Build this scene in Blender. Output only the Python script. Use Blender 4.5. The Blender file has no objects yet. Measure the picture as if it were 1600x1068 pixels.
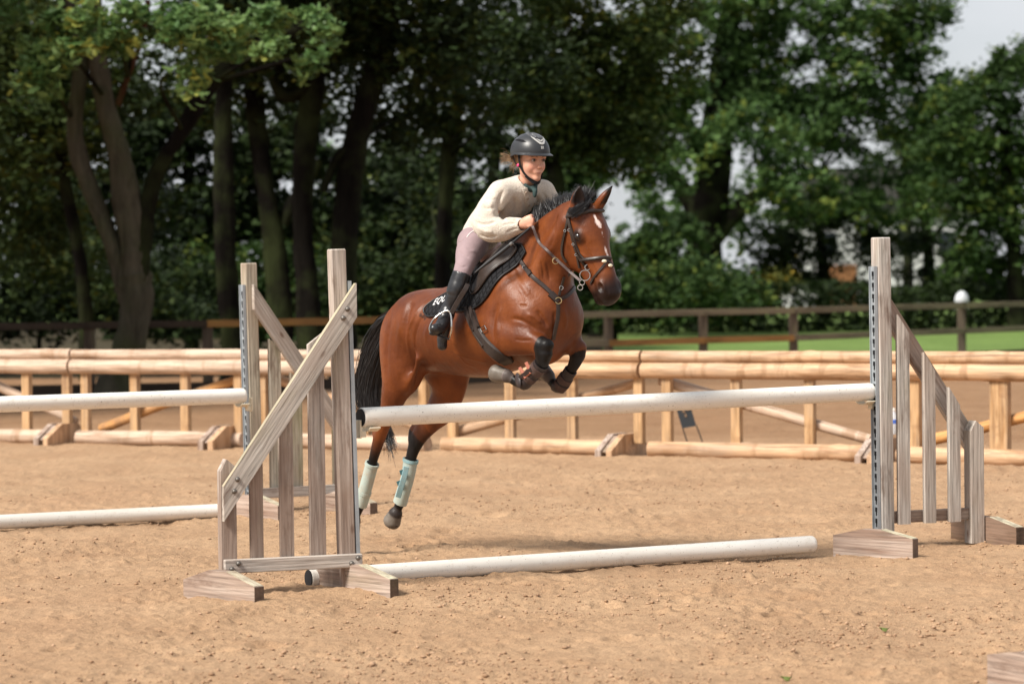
import bpy, math, random
import numpy as np
from mathutils import Vector, Matrix
from mathutils.bvhtree import BVHTree
from mathutils.kdtree import KDTree

sc = bpy.context.scene
COL = sc.collection

# ------------------------------------------------------------------ camera
FPX, CAM_H = 4500.0, 1.618
PITCH, ROLL = math.atan(104 / 4500.0), -0.012
cam_data = bpy.data.cameras.new('camera')
cam = bpy.data.objects.new('camera', cam_data)
COL.objects.link(cam)
CM = Matrix.Rotation(math.pi / 2 - PITCH, 3, 'X') @ Matrix.Rotation(ROLL, 3, 'Z')
cam.matrix_world = Matrix.Translation((0, 0, CAM_H)) @ CM.to_4x4()
cam_data.sensor_width = 36
cam_data.lens = FPX / 1600 * 36
cam_data.clip_start = 0.5
cam_data.clip_end = 2000
cam_data.dof.use_dof = True
cam_data.dof.focus_distance = 15.6
cam_data.dof.aperture_fstop = 2.9
cam_data.dof.aperture_blades = 9
sc.camera = cam

# ------------------------------------------------------------------ light
SUN_DIR = Vector((-0.66, -0.47, 0.86)).normalized()      # towards the sun
SUN_EL = math.asin(SUN_DIR.z)
SUN_ROT = math.atan2(SUN_DIR.x, SUN_DIR.y)
world = bpy.data.worlds.new('World')
sc.world = world
world.use_nodes = True
wn, wl = world.node_tree.nodes, world.node_tree.links
wn.clear()
w_out = wn.new('ShaderNodeOutputWorld')
w_bg = wn.new('ShaderNodeBackground')
w_bg.inputs['Strength'].default_value = 0.074
sky = wn.new('ShaderNodeTexSky')
sky.sky_type = 'NISHITA'
sky.sun_disc = False
sky.sun_elevation = SUN_EL
sky.sun_rotation = SUN_ROT
sky.dust_density = 2.0
tc = wn.new('ShaderNodeTexCoord')
mp = wn.new('ShaderNodeMapping')
mp.inputs['Scale'].default_value = (2.2, 2.2, 5.0)
cn = wn.new('ShaderNodeTexNoise')
cn.inputs['Scale'].default_value = 1.6
cn.inputs['Detail'].default_value = 7
cr = wn.new('ShaderNodeValToRGB')
cr.color_ramp.elements[0].position = 0.32
cr.color_ramp.elements[0].color = (0.35, 0.35, 0.35, 1)
cr.color_ramp.elements[1].position = 0.55
cr.color_ramp.elements[1].color = (0.96, 0.96, 0.96, 1)
cm = wn.new('ShaderNodeMixRGB')
cm.inputs['Color2'].default_value = (7.3, 7.55, 7.9, 1)
wl.new(tc.outputs['Generated'], mp.inputs['Vector'])
wl.new(mp.outputs['Vector'], cn.inputs['Vector'])
wl.new(cn.outputs['Fac'], cr.inputs['Fac'])
wl.new(cr.outputs['Color'], cm.inputs['Fac'])
wl.new(sky.outputs['Color'], cm.inputs['Color1'])
wl.new(cm.outputs['Color'], w_bg.inputs['Color'])
wl.new(w_bg.outputs['Background'], w_out.inputs['Surface'])

sun_data = bpy.data.lights.new('sun', 'SUN')
sun_data.energy = 4.7
sun_data.angle = math.radians(17)
sun_data.color = (1.0, 0.945, 0.86)
sun = bpy.data.objects.new('sun', sun_data)
sun.rotation_euler = SUN_DIR.to_track_quat('Z', 'Y').to_euler()
COL.objects.link(sun)
sc.view_settings.view_transform = 'Standard'
sc.view_settings.look = 'None'
sc.view_settings.exposure = 0.50
sc.view_settings.gamma = 1.0

# ------------------------------------------------------------------ helpers
def pray(px, py):
    return CM @ Vector(((px - 800) / FPX, (534 - py) / FPX, -1))
CAMP = Vector((0, 0, CAM_H))
def gnd(px, py, z=0.0):
    d = pray(px, py)
    return CAMP + d * ((z - CAM_H) / d.z)
def dep(px, py, Y):
    d = pray(px, py)
    return CAMP + d * (Y / d.y)

def tag(o, label=None, cat=None, group=None, kind=None):
    if label: o['label'] = label
    if cat: o['category'] = cat
    if group: o['group'] = group
    if kind: o['kind'] = kind
    return o
def empty(name, loc, label=None, cat=None, group=None, rz=0.0):
    o = bpy.data.objects.new(name, None)
    o.empty_display_size = 0.1
    COL.objects.link(o)
    o.location = loc
    o.rotation_euler = (0, 0, rz)
    tag(o, label, cat, group)
    return o
def local_m(o):
    return o.matrix_basis.copy()
def world_m(o):
    m = o.matrix_basis.copy()
    p = o.parent
    while p:
        m = p.matrix_basis @ m
        p = p.parent
    return m
def mesh_np(name, verts, faces, smooth=True, uvs=None):
    """verts (n,3), faces: list of (k,4)/(k,3) arrays or a list of tuples"""
    me = bpy.data.meshes.new(name)
    verts = np.asarray(verts, np.float32)
    if isinstance(faces, np.ndarray):
        faces = [faces]
    if len(faces) and isinstance(faces[0], np.ndarray):
        nl = sum(f.size for f in faces); nf = sum(len(f) for f in faces)
        loops = np.concatenate([f.ravel() for f in faces])
        tot = np.concatenate([np.full(len(f), f.shape[1]) for f in faces])
        start = np.concatenate([[0], np.cumsum(tot)[:-1]])
        me.vertices.add(len(verts)); me.vertices.foreach_set('co', verts.ravel())
        me.loops.add(nl); me.loops.foreach_set('vertex_index', loops.astype(np.int32))
        me.polygons.add(nf)
        me.polygons.foreach_set('loop_start', start.astype(np.int32))
        me.polygons.foreach_set('loop_total', tot.astype(np.int32))
        me.update(calc_edges=True)
    else:
        me.from_pydata([tuple(map(float, v)) for v in verts], [], [tuple(f) for f in faces])
        me.update()
    me.polygons.foreach_set('use_smooth', np.full(len(me.polygons), bool(smooth)))
    return me
def link(name, me, mat=None, parent=None, matrix=None):
    """matrix is the WORLD matrix of the object; verts live in its local frame"""
    o = bpy.data.objects.new(name, me)
    if mat is not None:
        me.materials.clear(); me.materials.append(mat)
    COL.objects.link(o)
    M = matrix if matrix is not None else Matrix.Identity(4)
    if parent is not None:
        o.parent = parent
        M = world_m(parent).inverted() @ M
    o.matrix_basis = M
    return o
def set_col(me, cols, name='Col'):
    a = me.color_attributes.new(name, 'FLOAT_COLOR', 'POINT')
    c = np.ones((len(cols), 4), np.float32)
    c[:, :cols.shape[1]] = cols
    a.data.foreach_set('color', c.ravel())

class G:
    """shape collector: boxes, tubes, prisms -> one mesh"""
    def __init__(s):
        s.v = []; s.f = []; s.n = 0
    def add(s, v, f):
        s.v += [tuple(x) for x in v]; s.f += [tuple(i + s.n for i in q) for q in f]; s.n += len(v)
        return s
    def box(s, lo, hi, M=None, bev=0.0):
        x0, y0, z0 = lo; x1, y1, z1 = hi
        if bev:
            b = bev
            pts = []
            fs = []
            # chamfered box: 24 verts
            idx = {}
            for ix in (0, 1):
                for iy in (0, 1):
                    for iz in (0, 1):
                        c = [(x0, x1)[ix], (y0, y1)[iy], (z0, z1)[iz]]
                        d = [b if ix == 0 else -b, b if iy == 0 else -b, b if iz == 0 else -b]
                        for k in range(3):
                            p = [c[j] + (d[j] if j != k else 0) for j in range(3)]
                            idx[(ix, iy, iz, k)] = len(pts); pts.append(p)
            for k in range(3):
                o1, o2 = [j for j in range(3) if j != k]
                for sgn in (0, 1):
                    q = []
                    for (a, c) in ((0, 0), (1, 0), (1, 1), (0, 1)):
                        t = [0, 0, 0]; t[k] = sgn; t[o1] = a; t[o2] = c
                        q.append(idx[(*t, k)])
                    if (sgn == 0) ^ (k == 1): q = q[::-1]
                    fs.append(q)
            for k in range(3):      # edges along k
                o1, o2 = [j for j in range(3) if j != k]
                for a in (0, 1):
                    for c in (0, 1):
                        t0 = [0, 0, 0]; t0[o1] = a; t0[o2] = c; t1 = list(t0); t1[k] = 1
                        q = [idx[(*t0, o1)], idx[(*t1, o1)], idx[(*t1, o2)], idx[(*t0, o2)]]
                        if (a == c) ^ (k == 1): q = q[::-1]
                        fs.append(q)
            for ix in (0, 1):
                for iy in (0, 1):
                    for iz in (0, 1):
                        q = [idx[(ix, iy, iz, k)] for k in range(3)]
                        if (ix + iy + iz) % 2 == 0: q = q[::-1]
                        fs.append(q)
            if M is not None: pts = [M @ Vector(p) for p in pts]
            return s.add(pts, fs)
        pts = [(x0, y0, z0), (x1, y0, z0), (x1, y1, z0), (x0, y1, z0), (x0, y0, z1), (x1, y0, z1), (x1, y1, z1), (x0, y1, z1)]
        if M is not None: pts = [M @ Vector(p) for p in pts]
        return s.add(pts, [(0, 3, 2, 1), (4, 5, 6, 7), (0, 1, 5, 4), (1, 2, 6, 5), (2, 3, 7, 6), (3, 0, 4, 7)])
    def prism(s, poly, y0, y1, M=None):
        """poly in (x,z), extruded along y"""
        n = len(poly)
        a = sum(poly[i][0] * poly[(i + 1) % n][1] - poly[(i + 1) % n][0] * poly[i][1] for i in range(n))
        if a < 0: poly = poly[::-1]
        pts = [(p[0], y0, p[1]) for p in poly] + [(p[0], y1, p[1]) for p in poly]
        if M is not None: pts = [M @ Vector(p) for p in pts]
        fs = [tuple(range(n)), tuple(range(2 * n - 1, n - 1, -1))]
        fs += [(i, i + n, (i + 1) % n + n, (i + 1) % n) for i in range(n)]
        return s.add(pts, fs)
    def tube(s, pts, rad, n=12, cap=True, flat=None, up=None):
        """swept tube; rad float or list; flat=(w,h) makes a strap section"""
        pts = [Vector(p) for p in pts]
        m = len(pts)
        if not hasattr(rad, '__len__'): rad = [rad] * m
        T = [(pts[min(i + 1, m - 1)] - pts[max(i - 1, 0)]).normalized() for i in range(m)]
        u = Vector(up) if up is not None else (Vector((0, 0, 1)) if abs(T[0].z) < 0.9 else Vector((1, 0, 0)))
        vs = []; fs = []
        for i in range(m):
            u = (u - T[i] * u.dot(T[i])).normalized()
            w = T[i].cross(u)
            for k in range(n):
                a = 2 * math.pi * k / n
                cu, cw = math.cos(a), math.sin(a)
                if flat:
                    e = 0.35
                    cu = math.copysign(abs(cu) ** e, cu) * flat[1]; cw = math.copysign(abs(cw) ** e, cw) * flat[0]
                vs.append(pts[i] + (u * cu + w * cw) * rad[i])
        for i in range(m - 1):
            for k in range(n):
                k2 = (k + 1) % n
                fs.append((i * n + k, i * n + k2, (i + 1) * n + k2, (i + 1) * n + k))
        if cap:
            fs.append(tuple(range(n))[::-1]); fs.append(tuple((m - 1) * n + k for k in range(n)))
        return s.add(vs, fs)
    def lathe(s, prof, n=16, M=None):
        vs = []; fs = []
        m = len(prof)
        for (r, z) in prof:
            for k in range(n):
                a = 2 * math.pi * k / n
                vs.append((r * math.cos(a), r * math.sin(a), z))
        for i in range(m - 1):
            for k in range(n):
                k2 = (k + 1) % n
                fs.append((i * n + k, i * n + k2, (i + 1) * n + k2, (i + 1) * n + k))
        fs.append(tuple(range(n))[::-1]); fs.append(tuple((m - 1) * n + k for k in range(n)))
        if M is not None: vs = [M @ Vector(p) for p in vs]
        return s.add(vs, fs)
    def ring(s, c, r, t, nrm, n=20, k=6):
        """torus"""
        nrm = Vector(nrm).normalized(); c = Vector(c)
        u = nrm.orthogonal().normalized(); w = nrm.cross(u)
        vs = []; fs = []
        for i in range(n):
            a = 2 * math.pi * i / n
            d = u * math.cos(a) + w * math.sin(a)
            for j in range(k):
                b = 2 * math.pi * j / k
                vs.append(c + d * (r + t * math.cos(b)) + nrm * (t * math.sin(b)))
        for i in range(n):
            for j in range(k):
                fs.append((i * k + j, i * k + (j + 1) % k, ((i + 1) % n) * k + (j + 1) % k, ((i + 1) % n) * k + j)[::-1])
        return s.add(vs, fs)
    def mesh(s, name, smooth=False):
        me = mesh_np(name, s.v, s.f, smooth)
        if smooth:
            try: me.set_sharp_from_angle(angle=math.radians(45))
            except Exception: pass
        return me
    def build(s, name, mat, parent=None, matrix=None, smooth=False):
        """verts are world coordinates unless matrix given"""
        M = matrix
        if M is None and parent is not None:
            M = Matrix.Identity(4)
            inv = world_m(parent).inverted()
            s.v = [tuple(inv @ Vector(p)) for p in s.v]
            M = world_m(parent)
        return link(name, s.mesh(name, smooth), mat, parent, M)

def smoothpts(pts, n=6):
    """Catmull-Rom through points (any dimension)"""
    P = np.array([list(p) for p in pts], float)
    P = np.vstack([2 * P[0] - P[1], P, 2 * P[-1] - P[-2]])
    out = []
    for i in range(1, len(P) - 2):
        for k in range(n):
            t = k / n
            a, b, c, d = P[i - 1], P[i], P[i + 1], P[i + 2]
            out.append(0.5 * ((2 * b) + (-a + c) * t + (2 * a - 5 * b + 4 * c - d) * t * t + (-a + 3 * b - 3 * c + d) * t ** 3))
    out.append(P[-2])
    return np.array(out)

# ------------------------------------------------------------------ materials
class Mt:
    def __init__(s, name, rough=0.6, spec=0.5, base=None):
        s.m = bpy.data.materials.new(name); s.m.use_nodes = True
        s.nt = s.m.node_tree; s.N = s.nt.nodes; s.L = s.nt.links
        s.b = s.N['Principled BSDF']
        s.b.inputs['Roughness'].default_value = rough
        s.b.inputs['Specular IOR Level'].default_value = spec
        if base: s.b.inputs['Base Color'].default_value = (*base, 1)
        s._rnd = None
    def coord(s, scale=(1, 1, 1), rnd=True, which='Object'):
        t = s.N.new('ShaderNodeTexCoord'); m = s.N.new('ShaderNodeMapping')
        m.inputs['Scale'].default_value = scale
        src = t.outputs[which]
        if rnd:
            oi = s.N.new('ShaderNodeObjectInfo')
            mu = s.N.new('ShaderNodeMath'); mu.operation = 'MULTIPLY'; mu.inputs[1].default_value = 37.0
            s.L.new(oi.outputs['Random'], mu.inputs[0])
            ad = s.N.new('ShaderNodeVectorMath'); ad.operation = 'ADD'
            s.L.new(src, ad.inputs[0]); s.L.new(mu.outputs[0], ad.inputs[1])
            src = ad.outputs[0]
        s.L.new(src, m.inputs['Vector'])
        return m.outputs['Vector']
    def noise(s, vec, scale, detail=5, rough=0.55, out='Fac', dist=0.0):
        n = s.N.new('ShaderNodeTexNoise')
        n.inputs['Scale'].default_value = scale; n.inputs['Detail'].default_value = detail
        n.inputs['Roughness'].default_value = rough; n.inputs['Distortion'].default_value = dist
        if vec is not None: s.L.new(vec, n.inputs['Vector'])
        return n.outputs[out]
    def voro(s, vec, scale, out='Distance', feat='F1'):
        n = s.N.new('ShaderNodeTexVoronoi'); n.feature = feat
        n.inputs['Scale'].default_value = scale
        s.L.new(vec, n.inputs['Vector'])
        return n.outputs[out]
    def ramp(s, fac, stops, interp='LINEAR'):
        r = s.N.new('ShaderNodeValToRGB'); r.color_ramp.interpolation = interp
        e = r.color_ramp.elements
        while len(e) < len(stops): e.new(0.5)
        for i, (p, c) in enumerate(stops):
            e[i].position = p
            e[i].color = (*c, 1) if hasattr(c, '__len__') else (c, c, c, 1)
        s.L.new(fac, r.inputs['Fac'])
        return r.outputs['Color']
    def mix(s, fac, a, b, mode='MIX'):
        m = s.N.new('ShaderNodeMixRGB'); m.blend_type = mode
        for k, v in (('Fac', fac), ('Color1', a), ('Color2', b)):
            if hasattr(v, 'is_output') or isinstance(v, bpy.types.NodeSocket): s.L.new(v, m.inputs[k])
            elif hasattr(v, '__len__'): m.inputs[k].default_value = (*v, 1)
            else: m.inputs[k].default_value = v if k == 'Fac' else (v, v, v, 1)
        return m.outputs['Color']
    def math(s, op, a, b=0.0):
        m = s.N.new('ShaderNodeMath'); m.operation = op
        for i, v in enumerate((a, b)):
            if isinstance(v, bpy.types.NodeSocket): s.L.new(v, m.inputs[i])
            else: m.inputs[i].default_value = v
        return m.outputs[0]
    def attr(s, name='Col', out='Color'):
        a = s.N.new('ShaderNodeAttribute'); a.attribute_name = name
        return a.outputs[out]
    def sep(s, col):
        x = s.N.new('ShaderNodeSeparateColor'); s.L.new(col, x.inputs[0]); return x.outputs
    def color(s, c): s.L.new(c, s.b.inputs['Base Color']); return s
    def rough(s, c): s.L.new(c, s.b.inputs['Roughness']); return s
    def bump(s, h, strength=0.3, dist=0.01):
        n = s.N.new('ShaderNodeBump'); n.inputs['Strength'].default_value = strength
        n.inputs['Distance'].default_value = dist
        s.L.new(h, n.inputs['Height'])
        if s.b.inputs['Normal'].is_linked:
            s.L.new(s.b.inputs['Normal'].links[0].from_socket, n.inputs['Normal'])
        s.L.new(n.outputs['Normal'], s.b.inputs['Normal'])
        return s

def mat_weathered(name, c1=(0.55, 0.49, 0.435), c2=(0.30, 0.25, 0.215), green=0.25, damp=0.0):
    # every timber part has its long axis along local Z
    m = Mt(name, 0.75, 0.25)
    v = m.coord((1, 1, 0.05))
    fine = m.noise(v, 85, 4, 0.6)
    wid = m.noise(v, 17, 3, 0.5, dist=0.6)
    v2 = m.coord((1, 1, 0.35))
    big = m.noise(v2, 5.5, 4, 0.6)
    c = m.ramp(wid, [(0.3, c2), (0.46, tuple((a + b) / 2 for a, b in zip(c1, c2))), (0.64, c1)])
    fr = m.ramp(fine, [(0.30, 0.45), (0.48, 0.93), (0.7, 1.16)])
    c = m.mix(0.85, c, fr, 'MULTIPLY')
    wv = m.N.new('ShaderNodeTexWave'); wv.wave_type = 'BANDS'; wv.bands_direction = 'X'
    wv.inputs['Scale'].default_value = 13; wv.inputs['Distortion'].default_value = 9; wv.inputs['Detail'].default_value = 2.5; wv.inputs['Detail Scale'].default_value = 0.8
    m.L.new(m.coord((1, 0.6, 0.10)), wv.inputs['Vector'])
    c = m.mix(0.55, c, m.ramp(wv.outputs['Fac'], [(0.02, 0.55), (0.28, 0.96), (0.8, 1.08)]), 'MULTIPLY')
    oi = m.N.new('ShaderNodeObjectInfo')
    c = m.mix(0.8, c, m.ramp(oi.outputs['Random'], [(0.0, (0.82, 0.79, 0.76)), (0.5, (1.0, 1.0, 1.0)), (1.0, (1.04, 1.06, 1.08))]), 'MULTIPLY')
    if damp:
        oc = m.N.new('ShaderNodeTexCoord'); sz = m.N.new('ShaderNodeSeparateXYZ'); m.L.new(oc.outputs['Object'], sz.inputs[0])
        zz = m.math('ADD', sz.outputs[2], m.math('MULTIPLY', m.noise(m.coord((1.6, 1.6, 0.5)), 9, 4, 0.65), -0.9))
        dm = m.ramp(zz, [(0.0, 1.0), (0.28, 0.0)])
        c = m.mix(m.math('MULTIPLY', dm, damp), c, (0.15, 0.080, 0.050))
    br = m.ramp(big, [(0.36, 0.0), (0.62, 1.0)])
    c = m.mix(m.math('MULTIPLY', br, 0.40), c, (0.36, 0.25, 0.19))
    # stains
    v3 = m.coord((1, 1, 0.25))
    st = m.ramp(m.noise(v3, 7.5, 5, 0.7), [(0.55, 0.0), (0.70, 1.0)])
    c = m.mix(m.math('MULTIPLY', st, 0.75), c, (0.12, 0.065, 0.042))
    # knots
    v4 = m.coord((1, 1, 0.45))
    kd = m.voro(v4, 6.5)
    kn = m.ramp(kd, [(0.035, 1.0), (0.10, 0.0)])
    c = m.mix(m.math('MULTIPLY', kn, 0.8), c, (0.12, 0.062, 0.035))
    # algae tint
    gr = m.ramp(m.noise(v2, 4.2, 5, 0.65), [(0.56, 0.0), (0.72, 1.0)])
    c = m.mix(m.math('MULTIPLY', gr, green), c, (0.22, 0.21, 0.085))
    m.color(c)
    m.bump(fine, 0.6, 0.005).bump(wid, 0.25, 0.006)
    return m.m
def mat_log(name, c1=(0.55, 0.355, 0.215), c2=(0.33, 0.185, 0.095)):
    m = Mt(name, 0.6, 0.3)
    v = m.coord((1, 1, 0.12))
    a = m.noise(v, 14, 5, 0.6, dist=0.4)
    c = m.ramp(a, [(0.34, c2), (0.52, c1), (0.75, tuple(min(1, x * 1.12) for x in c1))])
    f = m.noise(m.coord((1, 1, 0.04)), 70, 3)
    c = m.mix(0.75, c, m.ramp(f, [(0.33, 0.55), (0.6, 1.10)]), 'MULTIPLY')
    gy = m.ramp(m.noise(m.coord((1, 1, 0.3)), 3.1, 5, 0.7), [(0.50, 0.0), (0.72, 1.0)])
    c = m.mix(m.math('MULTIPLY', gy, 0.55), c, (0.30, 0.24, 0.19))
    ck = m.ramp(m.noise(m.coord((1, 1, 0.02)), 38, 2, 0.5), [(0.66, 0.0), (0.70, 1.0)])
    c = m.mix(m.math('MULTIPLY', ck, 0.7), c, (0.13, 0.075, 0.04))
    kn = m.ramp(m.voro(m.coord((1, 1, 0.4)), 5.0), [(0.06, 1.0), (0.2, 0.0)])
    c = m.mix(m.math('MULTIPLY', kn, 0.75), c, (0.21, 0.105, 0.04))
    cut = m.ramp(m.noise(m.coord((0.4, 0.4, 1.4)), 6, 4), [(0.55, 0.0), (0.66, 1.0)])
    c = m.mix(m.math('MULTIPLY', cut, 0.6), c, (0.27, 0.15, 0.075))
    m.color(c).bump(a, 0.3, 0.01)
    return m.m

M_WOOD = mat_weathered('weathered_timber', damp=0.5)
M_WOOD_PALE = mat_weathered('weathered_timber_pale', (0.58, 0.54, 0.49), (0.36, 0.325, 0.29))
M_WOOD_MOSS = mat_weathered('weathered_timber_mossy', (0.56, 0.52, 0.42), (0.38, 0.34, 0.26), 0.55)
M_FOOT = mat_weathered('timber_foot', (0.50, 0.41, 0.35), (0.20, 0.125, 0.09), 0.25)
M_FOOT_DARK = mat_weathered('timber_foot_dark', (0.16, 0.095, 0.06), (0.085, 0.05, 0.033), 0.2)
M_LOG = mat_log('peeled_log')
M_LOG_PINK = mat_log('peeled_log_pale', (0.56, 0.415, 0.31), (0.37, 0.245, 0.165))
M_LOG_ORANGE = mat_log('peeled_log_orange', (0.58, 0.30, 0.11), (0.36, 0.16, 0.05))
M_POSTWOOD = mat_log('sawn_post', (0.50, 0.315, 0.165), (0.34, 0.19, 0.085))
def mat_plastic():
    m = Mt('white_plastic', 0.42, 0.4)
    v = m.coord((1, 1, 0.5))
    d = m.ramp(m.noise(v, 26, 6, 0.75), [(0.56, 0.0), (0.72, 1.0)])
    e = m.ramp(m.noise(m.coord((1, 1, 0.15)), 5, 5, 0.7), [(0.4, 0.0), (0.75, 1.0)])
    c = m.mix(m.math('MULTIPLY', e, 0.55), (0.84, 0.81, 0.75), (0.66, 0.57, 0.45))
    c = m.mix(m.math('MULTIPLY', d, 0.4), c, (0.36, 0.27, 0.18))
    sp = m.ramp(m.noise(m.coord((1, 1, 0.8)), 120, 2), [(0.66, 0.0), (0.72, 1.0)])
    c = m.mix(m.math('MULTIPLY', sp, 0.75), c, (0.12, 0.09, 0.06))
    m.color(c)
    m.rough(m.ramp(e, [(0, 0.36), (1, 0.65)]))
    return m.m
M_PLASTIC = mat_plastic()
M_CUP = Mt('cream_plastic', 0.45, 0.4, (0.70, 0.62, 0.47)).m
M_BLACKCAP = Mt('black_cap', 0.7, 0.3, (0.018, 0.018, 0.02)).m
def mat_metal(name, base, rough=0.45, metal=0.85):
    m = Mt(name, rough, 0.5)
    n = m.noise(m.coord((1, 1, 0.3)), 30, 4)
    m.color(m.ramp(n, [(0.3, tuple(x * 0.7 for x in base)), (0.7, base)]))
    m.b.inputs['Metallic'].default_value = metal
    return m.m
M_GALV = mat_metal('galvanised_strip', (0.42, 0.46, 0.49), 0.5, 0.35)
M_BOLT = mat_metal('bolt_steel', (0.22, 0.20, 0.18), 0.5, 0.7)
M_HOLE = Mt('dark_recess', 0.9, 0.1, (0.012, 0.012, 0.014)).m
M_STEEL = mat_metal('bright_steel', (0.72, 0.70, 0.66), 0.22, 1.0)
M_BRASS = mat_metal('brass', (0.80, 0.62, 0.32), 0.25, 1.0)
# ================================================================== SETTING
def noise3(p, seed=0):
    """cheap smooth value noise, p (n,3)"""
    p = np.asarray(p, float) + seed * 17.31
    i = np.floor(p).astype(np.int64); f = p - i
    f = f * f * (3 - 2 * f)
    out = np.zeros(len(p))
    for dx in (0, 1):
        for dy in (0, 1):
            for dz in (0, 1):
                h = (i[:, 0] + dx) * 374761393 + (i[:, 1] + dy) * 668265263 + (i[:, 2] + dz) * 2147483647
                h = (h ^ (h >> 13)) * 1274126177
                h = ((h ^ (h >> 16)) & 0xffff) / 65535.0
                w = (f[:, 0] if dx else 1 - f[:, 0]) * (f[:, 1] if dy else 1 - f[:, 1]) * (f[:, 2] if dz else 1 - f[:, 2])
                out += w * h
    return out * 2 - 1

_rp = random.Random(12)
PRINTS = []
for _i in range(230):
    _y = 11.2 + _rp.random() ** 1.2 * 13.5
    PRINTS.append(((_rp.random() * 2 - 1) * _y * .19, _y, _rp.uniform(.055, .085), _rp.uniform(.006, .018)))
for _i in range(26):      # take-off and landing tracks
    PRINTS.append((-0.9 + _rp.gauss(0, .35) , 16.9 + _rp.gauss(0, .6), .075, .022)); PRINTS.append((1.15 + _rp.gauss(0, .5), 14.2 + _rp.gauss(0, .6), .075, .02))
def sand_h(x, y):
    def n2(s, seed, sy=1.0):
        return noise3(np.stack([x * s, y * s * sy, np.full_like(x, seed * 3.7)], 1), seed)
    h = n2(0.45, 1) * 0.022 + n2(1.6, 2) * 0.012 + n2(4.2, 3) * 0.0085
    a = n2(10, 4); h += np.sign(a) * np.abs(a) ** 1.3 * 0.0080
    lump = np.clip(n2(24, 5) * 1.3, -.4, 1) * 0.0075 + np.clip(n2(52, 6), -.2, 1) * 0.0052
    h += lump * (0.65 + 0.7 * np.clip(n2(2.3, 14) + .2, 0, 1))
    # churned patches
    p = np.clip(n2(0.9, 8) * 1.6 + 0.15, 0, 1)
    h += p * (np.abs(n2(7.0, 9)) * 0.014 + n2(15, 10) * 0.007 + n2(33, 12) * 0.004)
    q = np.clip(n2(1.9, 11) - 0.45, 0, 1)
    h -= q * 0.05
    for (hx, hy, hr, hd_) in PRINTS:
        k = np.abs(x - hx) < .3
        if not k.any(): continue
        idx = np.where(k)[0]; idx = idx[np.abs(y[idx] - hy) < .3]
        if len(idx) == 0: continue
        d = np.sqrt((x[idx] - hx) ** 2 + (y[idx] - hy) ** 2) / hr
        h[idx] += -hd_ * np.exp(-(d / .8) ** 4) + hd_ * .55 * np.exp(-((d - 1.25) / .28) ** 2)
    h -= 0.004
    return h
def sand_z(x, y):
    return float(sand_h(np.array([x], float), np.array([y], float))[0])

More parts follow.
